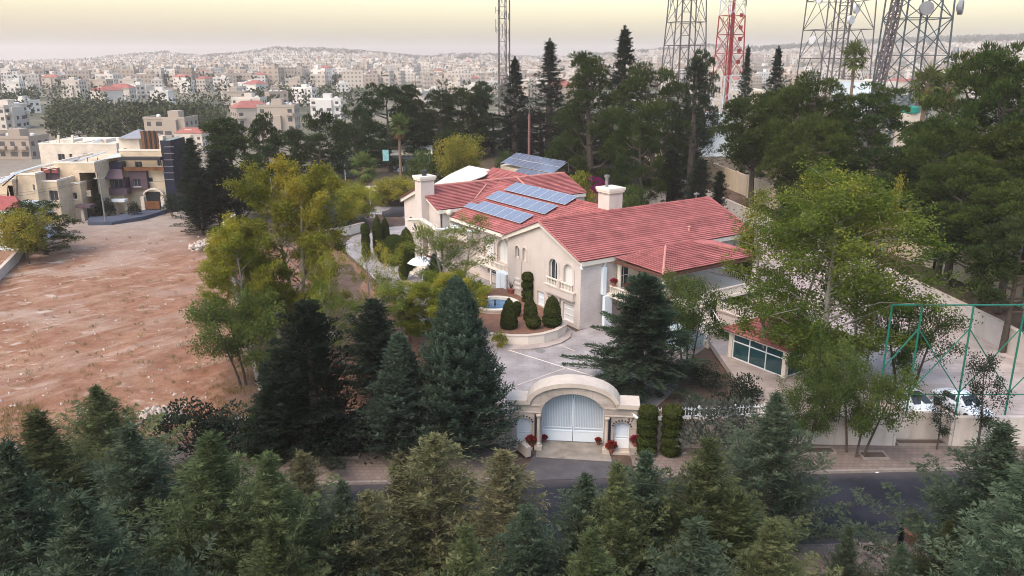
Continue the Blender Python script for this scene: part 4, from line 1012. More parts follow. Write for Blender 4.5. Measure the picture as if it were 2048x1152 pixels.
for i, w in enumerate(WINS):
    arch_trim(FN0, *w, wd=0.24 if i < 2 else 0.13)
    if i in (1, 2): window_part(FN0, archpts(*w), MT['shutter'], MT['trim'], cols=1)
    else: window_part(FN0, archpts(*w), MT['glass'], MT['white'], cols=2)
for i, w in enumerate(LOW):
    a, b, c, d = w; window_part(FN0, [(a, c), (b, c), (b, d), (a, d)], MT['shutter'] if i < 2 else MT['bluewhite'], MT['white'], cols=1, rows=3 if i == 0 else 2)
# projecting window box below the pair, its railing of balusters
MB().box(-0.34, -0.002, 0.72, 5.30, 2.62, 3.34).box(-0.40, -0.003, 0.66, 5.36, 3.34, 3.46).box(-0.28, -0.003, 0.80, 5.22, 2.50, 2.62).build('window_box', MT['stone'], villa)
bal_prof = [(0.05, 0), (0.05, 0.06), (0.03, 0.10), (0.065, 0.26), (0.035, 0.44), (0.05, 0.50), (0.05, 0.55)]
bal_me = MB().lathe(bal_prof, 8).mesh('baluster', MT['trim'], True)
def balustrade(pts, z, gap=0.24, rail=True, posts=True, h=0.55, name='balustrade', parent=None):
    mb = MB(); parent = parent or villa
    for i in range(len(pts) - 1):
        p, q = Vector((*pts[i], z)), Vector((*pts[i+1], z))
        mb.bar(p + Vector((0, 0, h + 0.115)), q + Vector((0, 0, h + 0.115)), 0.17, 0.11); mb.bar(p + Vector((0, 0, 0.03)), q + Vector((0, 0, 0.03)), 0.17, 0.06)
    b = mb.build(name, MT['trim'], parent)
    for i in range(len(pts) - 1):
        p, q = Vector((*pts[i], z)), Vector((*pts[i+1], z)); n = max(1, int((q - p).length / gap))
        for j in range(n):
            c = p.lerp(q, (j + 0.5) / n); bl = link('baluster', bal_me, b, c + Vector((0, 0, 0.06))); bl.scale = (1.1, 1.1, h / 0.55)
    return b
balustrade([(-0.22, 0.95), (-0.22, 2.72)], 3.46, 0.22); balustrade([(-0.22, 3.34), (-0.22, 5.1)], 3.46, 0.22)
MB().box(-0.36, -0.002, 2.82, 3.24, 3.46, 4.2).build('window_box_post', MT['stone'], villa)
MB().tube((-0.09, 3.03, 0.1), (-0.09, 3.03, 2.5), 0.05).build('rain_pipe', MT['steel'], villa)
MB().tube((-0.07, 9.75, 0.1), (-0.07, 9.75, 4.6), 0.035).build('rain_pipe', MT['stone'], villa)
for z in (1.5, 2.0, 2.5): MB().box(-0.12, -0.004, 10.0, 10.9, z, z + 0.18).build('wall_vent', MT['shutter'], villa)
MB().box(-0.05, -0.002, -0.004, 12.3, 0.0, 0.35).build('plinth', MT['stone'], villa)
# side wall (faces the veranda)
SIDE = [(4.75, 6.1, 3.25, 5.75), (7.2, 8.6, 3.25, 5.6), (10.5, 11.9, 3.25, 5.6), (17.5, 18.9, 4.0, 5.6), (19.8, 21.0, 4.0, 5.6)]
FNS = lambda s, z, d: (s, d, z)
holed([(0, 0), (22.9, 0), (22.9, 6.75), (0, 6.75)], [[(a, c), (b, c), (b, d), (a, d)] for a, b, c, d in SIDE], FNS, 0.25).build('side_wall', MT['stone_course'], villa)
for i, (a, b, c, d) in enumerate(SIDE): window_part(FNS, [(a, c), (b, c), (b, d), (a, d)], MT['glass'] if i < 3 else MT['shutter'], MT['white'], cols=2, rows=2)
MB().box(22.6, 22.88, 0.02, 12.28, 0, 6.7).prism([(22.6, 0.1, 6.7), (22.6, 12.2, 6.7), (22.6, 6.2, 9.1)], (0.28, 0, 0)).build('rear_gable_wall', MT['stone'], villa)
MB().box(0.3, 22.6, 12.02, 12.28, 0, 6.7).build('back_wall', MT['stone'], villa)
MB().box(0.32, 22.5, 0.3, 12.0, 3.0, 3.15).build('upper_floor', MT['deck'], villa)
# down pipe with blue-white casing at the veranda corner
MB().tube((2.95, -0.18, 6.35), (2.65, -0.16, 5.75), 0.06).box(2.45, 2.85, -0.36, -0.003, 3.1, 5.8).build('downpipe_casing', MT['bluewhite'], villa)
MB().box(2.4, 3.3, -0.75, -0.38, 0, 3.05).build('service_cabinet', MT['bluewhite'], villa)
MB().tube((-0.52, -0.55, 6.3), (-0.62, -0.95, 6.22), 0.09).build('security_camera', MT['white'], villa)
# ---- middle part with the panels -------------------------------------------------------------
mroof = MB().add([(1.15, 12.6, 6.36), (1.15, 26.6, 6.36), (9.4, 26.8, 9.50), (9.4, 9.0, 9.50), (17.5, 12.6, 6.4), (17.5, 26.6, 6.4), (5, 9.0, 7.8)], [(0, 1, 2, 3), (3, 2, 5, 4), (0, 3, 6)]).build('middle_roof', MT['reddark'], villa)
tile_slope(mroof, (1.1, 11.9, 6.40), (1.1, 26.5, 6.40), (9.4, 6.6, 9.56), (9.4, 28.6, 9.56), 25)
tile_slope(mroof, (17.5, 12.5, 6.40), (17.5, 26.5, 6.40), (9.4, 6.6, 9.56), (9.4, 28.6, 9.56), 20)
ridge_cap(mroof, (9.4, 7.2, 9.62), (9.4, 28.4, 9.62))
FNM = lambda s, z, d: (2.0 + d, s, z)
ARC = [(15.35, 17.45, 2.75, 5.35), (18.2, 20.3, 2.75, 5.35)]
holed([(12.3, 0), (27, 0), (27, 6.35), (12.3, 6.35)], [archpts(*a) for a in ARC] + [[(16.2, 0.9), (19.6, 0.9), (19.6, 1.6), (16.2, 1.6)]], FNM, 0.35).build('middle_wall', MT['stone'], villa)
for a in ARC:
    arch_trim(FNM, *a, wd=0.22); window_part(FNM, archpts(*a), MT['shutter'], MT['trim'], depth=0.33)
window_part(FNM, [(16.2, 0.9), (19.6, 0.9), (19.6, 1.6), (16.2, 1.6)], MT['glass'], MT['white'], cols=1, rows=2, depth=0.3)
MB().box(1.1, 1.98, 12.9, 21.2, 1.95, 2.15).build('balcony_slab', MT['trim'], villa)
balustrade([(1.3, 15.0), (1.3, 17.6)], 2.15); balustrade([(1.3, 18.0), (1.3, 21.0)], 2.15)
MB().box(1.2, 1.45, 17.62, 17.98, 2.15, 3.0).box(1.25, 1.4, 17.7, 17.9, 0, 1.95).build('balcony_post', MT['trim'], villa)
MB().box(1.02, 1.4, 12.4, 26.4, 6.0, 6.34).build('middle_cornice', MT['trim'], villa)
MB().box(0.45, 1.9, 12.35, 12.95, 0, 2.3).build('side_block', MT['stone'], villa)
cab = MB().box(0.2, 1.1, 13.05, 15.0, 0.02, 2.35).build('meter_cabinet', MT['bluewhite'], villa)
for i in range(2): MB().box(0.165, 0.198, 13.12 + i * 0.93, 13.97 + i * 0.93, 0.12, 2.25).build('cabinet_door', MT['white'], cab)
# ---- portico ----------------------------------------------------------------------------------
pr = MB().box(-2.1, 2.0, 24.1, 31.2, 4.35, 4.6).build('portico_slab', MT['stone'], villa)
fr = [(24.0, 4.3), (31.2, 4.3), (31.2, 5.55), (27.6, 6.15), (24.0, 5.55)]
MB().prism([(-2.25, s, z) for s, z in fr], (0.3, 0, 0)).build('portico_pediment', MT['stone'], villa)
MB().prism([(-2.38, 23.85, 5.56), (-2.38, 27.6, 6.17), (-2.38, 27.6, 6.36), (-2.38, 23.85, 5.74)], (0.5, 0, 0)).prism([(-2.38, 31.35, 5.56), (-2.38, 27.6, 6.17), (-2.38, 27.6, 6.36), (-2.38, 31.35, 5.74)], (0.5, 0, 0)).build('pediment_coping', MT['trim'], villa)
MB().box(-1.95, 0.4, 23.9, 24.2, 4.3, 5.55).box(-1.95, 0.4, 31.0, 31.3, 4.3, 5.55).build('portico_parapet', MT['stone'], villa)
MB().box(-1.9, 0.45, 23.8, 24.3, 5.56, 5.70).box(0.2, 0.7, 21.2, 24.3, 5.561, 5.701).box(0.3, 1.3, 21.1, 21.5, 5.562, 5.702).build('parapet_coping', MT['white'], villa)
MB().box(0.3, 2.0, 21.2, 24.1, 4.3, 5.55).build('porch_block', MT['stone'], villa)
MB().box(-1.9, 3.5, 24.25, 30.9, 5.0, 5.08).build('portico_roof', MT['deck'], villa)
MB().box(1.2, 1.9, 25.2, 27.0, 5.1, 5.5).build('roof_hatch', MT['white'], villa)
colp = [(0.26, 0), (0.26, 0.15), (0.2, 0.2), (0.19, 1.5), (0.17, 2.7), (0.23, 2.78), (0.25, 2.95)]
col_me = MB().lathe(colp, 14).mesh('column', MT['trim'], True)
for b in (24.35, 26.3, 28.8, 30.9): link('column', col_me, villa, (-1.9, b, 1.36))
MB().box(-2.5, 2.0, 23.8, 31.5, 0, 1.35).build('portico_base', MT['stone'], villa)
for i in range(4): MB().box(-3.0 - 0.4 * i, -2.5, 25.5 - 0.2 * i, 29.5 + 0.2 * i, 0, 1.1 - 0.26 * i).build('step', MT['trim'], villa)
# calligraphy scroll on the pediment: dark strokes standing on the stone
def stroke(pts, w):
    mb = MB()
    for i in range(len(pts) - 1):
        a, b = pts[i], pts[i + 1]; mb.bar((-2.30, a[0], a[1]), (-2.30, b[0], b[1]), w, 0.05)
    return mb
cal = MB()
for base, sc, ph in ((24.7, 0.5, 0.0), (25.5, 0.62, 1.0), (26.4, 0.7, 2.0), (27.3, 0.72, 0.6), (28.2, 0.66, 1.7), (29.1, 0.55, 0.3)):
    pts = [(base + 0.34 * math.cos(ph + t * 1.05) * (1 + 0.25 * math.sin(3 * t)), 5.1 + sc * 0.55 * math.sin(ph * 1.3 + t * 1.35)) for t in range(6)]
    st = stroke(pts, 0.09); cal.add(st.v, st.f)
st = stroke([(24.3, 4.75), (25.2, 4.62), (26.6, 4.66), (28.0, 4.60), (29.4, 4.72), (29.9, 4.95)], 0.08); cal.add(st.v, st.f)
cal.build('calligraphy_scroll', MT['dark'], villa)
for b, c in ((27.2, 0), (26.4, 1)):
    MB().tube((0.9, b, 5.08), (0.9, b, 6.6), 0.05).lathe(ball_prof(0.36, 0.72), 12, (0.9, b, 6.6)).build('globe_lamp', mat('frosted_globe', (0.62, 0.56, 0.45), 0.4), villa, True)
# ---- left wing ----------------------------------------------------------------------------------
lroof = MB().add([(-0.5, 26.8, 7.26), (22.2, 26.8, 7.26), (22.2, 31.8, 9.30), (-0.5, 31.8, 9.30), (-0.5, 36.8, 7.26), (22.2, 36.8, 7.26)], [(0, 1, 2, 3), (3, 2, 5, 4)]).build('left_wing_roof', MT['reddark'], villa)
tile_slope(lroof, (-0.55, 26.75, 7.3), (22.25, 26.75, 7.3), (-0.55, 31.8, 9.36), (22.25, 31.8, 9.36), 17)
tile_slope(lroof, (-0.55, 36.85, 7.3), (22.25, 36.85, 7.3), (-0.55, 31.8, 9.36), (22.25, 31.8, 9.36), 17)
ridge_cap(lroof, (-0.55, 31.8, 9.42), (22.25, 31.8, 9.42), m=MT['ridge'])
ridge_cap(lroof, (14.2, 31.6, 9.42), (14.2, 26.8, 7.45), 0.12, MT['ridge'], 'hip_cap')
ridge_cap(lroof, (4.2, 26.9, 7.5), (8.9, 30.8, 9.05), 0.12, MT['ridge'], 'valley_cap')
LWN = [(27.7, 29.0, 2.2, 5.2), (33.9, 35.2, 2.2, 5.2)]
holed([(26.95, 0), (36.6, 0), (36.6, 7.2), (31.8, 9.15), (26.95, 7.2)], [archpts(*w) for w in LWN], FN0, 0.28).build('left_gable_wall', MT['stone'], villa)
for w in LWN: arch_trim(FN0, *w, wd=0.2); window_part(FN0, archpts(*w), MT['glass'], MT['white'], rows=3)
MB().prism([(-0.35, 26.7, 6.82), (-0.35, 26.7, 7.24), (-0.35, 31.8, 9.28), (-0.35, 31.8, 8.82)], (0.34, 0, 0)).prism([(-0.35, 36.9, 6.82), (-0.35, 36.9, 7.24), (-0.35, 31.8, 9.28), (-0.35, 31.8, 8.82)], (0.34, 0, 0)).build('gable_cornice', MT['trim'], villa)
MB().box(0.012, 22.0, 26.72, 27.0, 6.84, 7.24).build('eave_cornice', MT['trim'], villa)
MB().box(0.3, 22.0, 27.0, 27.25, 0, 7.0).box(0.3, 22.0, 36.3, 36.55, 0, 7.0).box(21.7, 22.0, 27.2, 36.3, 0, 7.0).build('left_wing_wall', MT['stone'], villa)
def chimney(a, b, wa, wb, z0, z1, pot):
    mb = MB().box(a - wa, a + wa, b - wb, b + wb, z0, z1 - 0.75); mb.box(a - wa + 0.12, a + wa - 0.12, b - wb + 0.12, b + wb - 0.12, z1 - 0.75, z1 - 0.5)
    c = mb.build('chimney', MT['stone'], villa)
    for sa in (-1, 1):
        for sb in (-1, 0, 1): MB().box(a + sa * (wa - 0.09) - 0.09, a + sa * (wa - 0.09) + 0.09, b + sb * (wb - 0.09) - 0.09, b + sb * (wb - 0.09) + 0.09, z1 - 0.752, z1 - 0.5).build('chimney_pier', MT['stone'], c)
    MB().box(a - wa - 0.14, a + wa + 0.14, b - wb - 0.14, b + wb + 0.14, z1 - 0.5, z1 - 0.28).box(a - wa - 0.22, a + wa + 0.22, b - wb - 0.22, b + wb + 0.22, z1 - 0.28, z1).build('chimney_cap', MT['trim'], c)
    if pot == 'drum': MB().lathe([(0.30, 0), (0.30, 0.5), (0.36, 0.52), (0.36, 0.62), (0.1, 0.66)], 14, (a, b, z1)).build('chimney_pot', MT['dark'], c)
    else: MB().tube((a - 0.3, b + 0.3, z1), (a - 0.3, b + 0.3, z1 + 1.1), 0.16).box(a - 0.5, a - 0.1, b + 0.1, b + 0.5, z1 + 1.0, z1 + 1.25).build('chimney_flue', MT['steel'], c)
chimney(-0.1, 30.6, 0.9, 0.8, 0.0, 10.95, 'drum')
chimney(9.9, 7.7, 0.9, 0.9, 8.2, 11.7, 'flue')
# cream membrane roof and rear wing behind the left wing
def vpl(x, y, z): 
    p = gp(x, y, z); X, Y = p.x - 6.4, p.y - 71.7; return (X * math.cos(YAW) + Y * math.sin(YAW), -X * math.sin(YAW) + Y * math.cos(YAW), z)
mp = [vpl(862, 372, 9.2), vpl(900, 348, 9.1), vpl(938, 331, 9.0), vpl(984, 340, 9.0), vpl(968, 352, 9.1), vpl(940, 362, 9.25), vpl(915, 368, 9.3)]
mem = MB().prism([(p[0], p[1], p[2]) for p in mp], (0, 0, -0.12)).build('membrane_roof', MT['membrane'], villa)
c0 = [sum(p[i] for p in mp) / len(mp) for i in range(3)]
for p in mp[:4]: MB().tube((p[0] + (c0[0]-p[0]) * 0.08, p[1] + (c0[1]-p[1]) * 0.08, 0), (p[0] + (c0[0]-p[0]) * 0.08, p[1] + (c0[1]-p[1]) * 0.08, 8.85), 0.07).build('canopy_post', MT['steel'], villa)
rr = MB().add([(10.6, 34.0, 7.3), (10.6, 40.2, 7.3), (16.0, 40.2, 9.42), (16.0, 31.6, 9.42), (21.4, 40.2, 7.3), (21.4, 34.0, 7.3)], [(0, 1, 2, 3), (3, 2, 4, 5)]).build('rear_roof', MT['reddark'], villa)
tile_slope(rr, (10.5, 34.0, 7.34), (10.5, 40.4, 7.34), (16.0, 31.6, 9.48), (16.0, 40.4, 9.48), 18)
tile_slope(rr, (21.5, 34.0, 7.34), (21.5, 40.4, 7.34), (16.0, 31.6, 9.48), (16.0, 40.4, 9.48), 18)
ridge_cap(rr, (16.0, 31.8, 9.54), (16.0, 40.4, 9.54))
MB().box(11, 21, 36.6, 40.0, 0, 7.25).prism([(11, 39.9, 7.25), (21, 39.9, 7.25), (16, 39.9, 9.3)], (0, 0.2, 0)).build('rear_wing_wall', MT['stone'], villa)
# ---- solar panels on the middle roof ----------------------------------------------------------
def solar_row(name, label, n, a0, b0, z0, pitch, wid=1.62, dep=2.35, parent=None, gap=0.02, missing=(), loc=None, yaw=YAW, group='solar panel rows on the villa roof'):
    o = empty(name, loc or vw(a0, b0, z0), yaw, label, 'solar panels', group)
    ca, sa = math.cos(pitch), math.sin(pitch)
    for i in range(n):
        if i in missing: d0 = dep * 0.45
        else: d0 = 0
        y0 = -i * (wid + gap) - wid
        # frame: y runs along the row, x up the slope
        def P(u, v, w): return (u * ca - w * sa, v, u * sa + w * ca)
        me = MB(); me.add([P(d0*0, y0, 0), P(dep - d0, y0, 0), P(dep - d0, y0 + wid, 0), P(0, y0 + wid, 0), P(0, y0, 0.045), P(dep - d0, y0, 0.045), P(dep - d0, y0 + wid, 0.045), P(0, y0 + wid, 0.045)], [(0,3,2,1),(4,5,6,7),(0,1,5,4),(1,2,6,5),(2,3,7,6),(3,0,4,7)])
        p = me.build('panel', MT['panelframe'], o)
        f = 0.03; q = MB().poly([P(f, y0 + f, 0.049), P(dep - d0 - f, y0 + f, 0.049), P(dep - d0 - f, y0 + wid - f, 0.049), P(f, y0 + wid - f, 0.049)])
        q.build('cells', MT['solar'], p)
    L = n * (wid + gap)
    for u in (0.35, dep - 0.35):
        MB().bar((u * ca + 0.04, 0, u * sa - 0.05), (u * ca + 0.04, -L, u * sa - 0.05), 0.06, 0.06).build('rail', MT['steel'], o)
    k = int(L / 1.6)
    for j in range(k + 1):
        y = -L * j / max(k, 1); zb = -0.75 if pitch > 0.42 else -0.3
        MB().bar(((dep - 0.35) * ca, y, (dep - 0.35) * sa - 0.06), ((dep - 0.35) * ca, y, (dep - 0.35) * sa + zb), 0.05).build('leg', MT['dark'], o)
        MB().bar((0.35 * ca, y, 0.35 * sa - 0.06), (0.35 * ca, y, 0.35 * sa - 0.32), 0.05).build('leg', MT['dark'], o)
    return o
tp = math.atan2(3.16, 8.3)
solar_row('solar_array', 'lowest row of blue solar panels, stepped at its left end', 7, 3.0, 26.6, 7.42, tp + 0.02, 1.72, 1.95, missing=(0,))
solar_row('solar_array', 'middle row of blue solar panels on the villa roof', 7, 5.45, 25.5, 8.36, tp + 0.02, 1.72, 1.95)
solar_row('solar_array', 'uppermost row of blue solar panels on the villa roof', 7, 7.75, 24.9, 9.26, tp + 0.02, 1.72, 1.95)
# ---- veranda ----------------------------------------------------------------------------------
vroof = MB().add([(3.7, -6.9, 6.42), (16.6, -6.9, 6.42), (11.9, -2.3, 7.38), (8.4, -2.3, 7.38), (3.7, -0.48, 6.6), (16.6, -0.48, 6.6), (11.9, -0.48, 6.7)], [(0, 1, 2, 3), (0, 3, 4), (1, 5, 2), (3, 2, 5, 4)]).build('veranda_roof', MT['reddark'], villa)
tile_slope(vroof, (3.6, -7.0, 6.46), (16.7, -7.0, 6.46), (8.4, -2.3, 7.44), (11.9, -2.3, 7.44), 15)
tile_slope(vroof, (3.6, -7.0, 6.46), (3.6, -0.5, 6.62), (8.4, -2.3, 7.44), (8.4, -2.2, 7.44), 15)
tile_slope(vroof, (16.7, -7.0, 6.46), (16.7, -0.5, 6.62), (11.9, -2.3, 7.44), (11.9, -2.2, 7.44), 15)
ridge_cap(vroof, (3.6, -7.0, 6.54), (8.4, -2.3, 7.5), 0.13, MT['ridge'], 'hip_cap'); ridge_cap(vroof, (16.7, -7.0, 6.54), (11.9, -2.3, 7.5), 0.12, name='hip_cap'); ridge_cap(vroof, (8.4, -2.3, 7.5), (11.9, -2.3, 7.5))
MB().box(3.62, 3.80, -6.95, -0.5, 6.08, 6.40).box(3.81, 16.5, -6.95, -6.75, 6.08, 6.40).box(16.51, 16.68, -6.95, -0.5, 6.08, 6.40).build('veranda_fascia', mat('dark_wood', (0.11, 0.05, 0.035), 0.7, 0.2, 3), villa)
MB().box(3.85, 16.45, -6.7, -0.5, 6.02, 6.07).build('veranda_soffit', MT['trim'], villa)
MB().box(2.9, 17.2, -7.3, -0.04, 2.95, 3.2).build('veranda_floor', MT['trim'], villa)
for a in (3.3, 9.7, 16.9):
    MB().box(a - 0.2, a + 0.2, -7.1, -6.7, 0, 2.95).build('veranda_pier', MT['stone'], villa)
vcol = MB().lathe([(0.3, 0), (0.3, 0.2), (0.22, 0.3), (0.2, 2.5), (0.26, 2.62), (0.3, 2.8)], 14).mesh('veranda_column', MT['trim'], True)
for a in (4.2, 16.2): link('veranda_column', vcol, villa, (a, -6.6, 3.2))
link('veranda_column', vcol, villa, (4.2, -0.6, 3.2))
balustrade([(3.3, -0.3), (3.3, -6.9)], 3.2, 0.26, h=0.6); balustrade([(3.5, -7.1), (6.2, -7.1)], 3.2, 0.26, h=0.6); balustrade([(8.6, -7.1), (17.0, -7.1)], 3.2, 0.26, h=0.6); balustrade([(17.0, -7.0), (17.0, -0.4)], 3.2, 0.26, h=0.6)
MB().box(3.4, 16.8, -3.2, -2.95, 0, 2.93).build('undercroft_wall', MT['stone_course'], villa)
# lower terrace beyond the veranda
MB().box(10.5, 18.6, -12.6, -7.32, 0, 2.0).build('terrace_block', MT['stone_course'], villa)
MB().box(10.4, 18.7, -12.7, -7.31, 2.0, 2.14).build('terrace_floor', MT['court'], villa)
balustrade([(10.6, -7.6), (10.6, -12.5)], 2.14, 0.28, h=0.6); balustrade([(10.7, -12.5), (18.5, -12.5)], 2.14, 0.28, h=0.6); balustrade([(18.5, -12.4), (18.5, -7.5)], 2.14, 0.28, h=0.6)
for a, b in ((10.6, -12.5), (18.5, -12.5), (10.6, -7.5)):
    MB().box(a - 0.17, a + 0.17, b - 0.17, b + 0.17, 2.14, 2.96).lathe(ball_prof(0.17, 0.34), 10, (a, b, 2.96)).build('terrace_post', MT['trim'], villa)
# outside stair with white rails
for i in range(10): MB().box(6.3, 8.5, -7.35 - 0.3 * (i + 1), -7.35 - 0.3 * i, 0, 2.9 - 0.29 * i).build('stair_step', MT['trim'], villa)
for a in (6.35, 8.45):
    MB().bar((a, -7.4, 4.0), (a, -10.2, 1.25), 0.06).bar((a, -7.4, 3.0), (a, -7.4, 4.0), 0.06).bar((a, -10.2, 0.2), (a, -10.2, 1.25), 0.06).bar((a, -8.8, 1.5), (a, -8.8, 2.62), 0.05).build('stair_rail', MT['white'], villa)
# potted red flowers on the railings
pot_me = MB().lathe([(0.14, 0), (0.22, 0.3), (0.24, 0.32), (0.24, 0.36), (0.05, 0.36)], 12).mesh('pot', MT['terracotta'])
def flowers(seed, n=260, rad=0.34):
    c = Crown(seed); clump(c, (0, 0, 0.5), rad, n, 0.13, 0.10, 0.5); return c.mesh('blooms', LM['flower'])
def leafy(seed, n=200, rad=0.30):
    c = Crown(seed); clump(c, (0, 0, 0.42), rad, n, 0.13, 0.08, 0.5); return c.mesh('leaves', LM['shrub'])
fl_me = flowers(401); lf_me = leafy(402)
def flowerpot(loc, label, s=1.0, group='pots of red flowers'):
    o = empty('flower_pot', loc, random.uniform(0, 6), label, 'flower pot', group); o.scale = (s, s, s)
    link('pot', pot_me, o); link('blooms', fl_me, o); link('leaves', lf_me, o)
for (a, b, z, lab) in [(3.3, -0.9, 3.98, 'red flower pot on the veranda railing nearest the gable corner'), (3.3, -2.9, 3.98, 'red flower pot midway along the left veranda railing'), (3.3, -6.3, 3.98, 'red flower pot on the railing at the round veranda column'),
                       (5.2, -6.6, 3.21, 'red flower pot on the veranda floor by the stairs'), (10.9, -9.6, 2.15, 'red flower pot at the left rail of the lower terrace'), (12.6, -12.0, 2.15, 'red flower pot at the front rail of the lower terrace'), (17.6, -9.0, 2.15, 'red flower pot at the right end of the lower terrace')]:
    flowerpot(vw(a, b, z), lab, 0.95)
flowerpot(vw(-2.6, 25.6, 1.36), 'red flower pot between the portico columns', 1.2)
# ---- fountain and raised planter --------------------------------------------------------------
fp = gp(990, 612, 0.9)
fo = empty('fountain', (fp.x, fp.y, 0), 0, 'round stone fountain basin with blue water in the front garden', 'fountain')
MB().lathe([(2.35, 0), (2.35, 1.05), (2.45, 1.1), (2.45, 1.25), (1.95, 1.25), (1.95, 0.9)], 36).build('basin', MT['trim'], fo)
MB().lathe([(1.94, 0.89), (1.94, 1.0)], 36).build('water', MT['water'], fo)
MB().lathe([(0.12, 0.7), (0.06, 1.4), (0.16, 1.5), (0.05, 1.55)], 10).build('spout', MT['dark'], fo)
arc = [(-6.5, 72.4), (-5.2, 70.4), (-3.6, 68.9), (-1.8, 67.9), (0.0, 67.4), (1.4, 67.4), (2.8, 67.9), (4.0, 68.9), (4.8, 70.2), (5.0, 71.6)]
pl = empty('raised_planter', (0, 67.4, 0), 0, 'curved raised planter wall in front of the gable', 'planter'); PLO = Vector((0, 67.4, 0))
nx_ = lambda pts: [(p[0] - PLO.x, p[1] - PLO.y) for p in pts]
MB().wall(nx_(arc), 0.36, 0, 0.92).build('planter_wall', MT['trim'], pl); MB().wall(nx_(arc), 0.46, 0.921, 1.0).build('planter_coping', MT['gatecap'], pl)
outb = [(p[0] * 1.02 + (-0.05), p[1] - 0.75) for p in arc]
MB().wall(nx_(outb), 1.1, 0, 0.16).build('planter_step', MT['court'], pl)
MB().prism([(p[0] - PLO.x, p[1] - PLO.y, 0.78) for p in arc + [(2.6, 77.0), (-1.0, 83.0), (-6.5, 82.0)]], (0, 0, 0.05)).build('planter_soil', MT['soil'], pl)
tag(MB().wall([(-3.2, 82.0), (-2.2, 79.0), (-0.2, 77.8)], 0.3, 0, 0.55).build('low_bed_wall', MT['trim']), 'low pale wall of the bed behind the fountain', 'wall')
dpot = empty('plant_pot', gp(1022, 590, 0.6), 0, 'terracotta pot with a bare branching plant by the gable corner', 'plant pot')
link('pot', pot_me, dpot).scale = (2, 2, 2); _b = MB()
for i in range(9):
    a = i * 2.4; _b.tube((0, 0, 0.7), (0.5 * math.cos(a), 0.5 * math.sin(a), 1.5 + 0.4 * random.random()), 0.03, 0.012, 4)
_b.build('branches', MT['bark'], dpot)
# parasol by the portico steps
um = gp(845, 560, 0.1); ps = empty('parasol', um, 0.3, 'white garden parasol below the portico', 'parasol')
MB().lathe([(1.7, 2.1), (1.2, 2.45), (0.5, 2.75), (0.04, 2.9)], 8).build('canopy', MT['white'], ps); MB().tube((0, 0, 0), (0, 0, 2.8), 0.04).build('pole', MT['white'], ps)
# ---- glazed pavilion with red hip roof ---------------------------------------------------------
kx, ky = 17.6, 62.8; pav = empty('garden_pavilion', (kx, ky, 0), YAW, 'small garden pavilion with red hip roof and teal windows', 'pavilion')
PWd, PLn = 7.2, 6.4        # along local x (right, back) and local -y (right, near)
def pw(a, b, z): return (a, -b, z)
MB().add([pw(0, 0, 3.1), pw(PWd, 0, 3.1), pw(PWd, PLn, 3.1), pw(0, PLn, 3.1), pw(PWd/2, 2.6, 4.6), pw(PWd/2, PLn - 2.6, 4.6)], [(0,1,4),(1,2,5,4),(2,3,5),(3,0,4,5)]).build('roof_deck', MT['reddark'], pav)
pvr = MB().box(0.05, PWd - 0.05, -PLn + 0.05, -0.05, 2.98, 3.09).build('roof', MT['trim'], pav)
tile_slope(pvr, pw(-0.1, -0.1, 3.13), pw(-0.1, PLn + 0.1, 3.13), pw(PWd/2, 2.6, 4.66), pw(PWd/2, PLn - 2.6, 4.66), 11)
tile_slope(pvr, pw(-0.1, PLn + 0.1, 3.13), pw(PWd + 0.1, PLn + 0.1, 3.13), pw(PWd/2 - 0.01, PLn - 2.6, 4.66), pw(PWd/2 + 0.01, PLn - 2.6, 4.66), 11)
tile_slope(pvr, pw(-0.1, -0.1, 3.13), pw(PWd + 0.1, -0.1, 3.13), pw(PWd/2 - 0.01, 2.6, 4.66), pw(PWd/2 + 0.01, 2.6, 4.66), 11)
tile_slope(pvr, pw(PWd + 0.1, -0.1, 3.13), pw(PWd + 0.1, PLn + 0.1, 3.13), pw(PWd/2, 2.6, 4.66), pw(PWd/2, PLn - 2.6, 4.66), 11)
for q in ((-0.1, -0.1, PWd/2, 2.6), (-0.1, PLn + 0.1, PWd/2, PLn - 2.6), (PWd + 0.1, PLn + 0.1, PWd/2, PLn - 2.6), (PWd + 0.1, -0.1, PWd/2, 2.6)): ridge_cap(pvr, pw(q[0], q[1], 3.2), pw(q[2], q[3], 4.72), 0.11, name='hip_cap')
ridge_cap(pvr, pw(PWd/2, 2.6, 4.72), pw(PWd/2, PLn - 2.6, 4.72), 0.11)
MB().box(0.5, PWd - 0.5, -PLn + 0.5, -0.5, 0, 0.75).build('plinth', MT['stone'], pav)
for a, b in ((0.5, 0.5), (0.5, PLn - 0.5), (PWd - 0.5, 0.5), (PWd - 0.5, PLn - 0.5)): MB().box(a - 0.18, a + 0.18, -b - 0.18, -b + 0.18, 0.75, 2.97).build('pier', MT['trim'], pav)
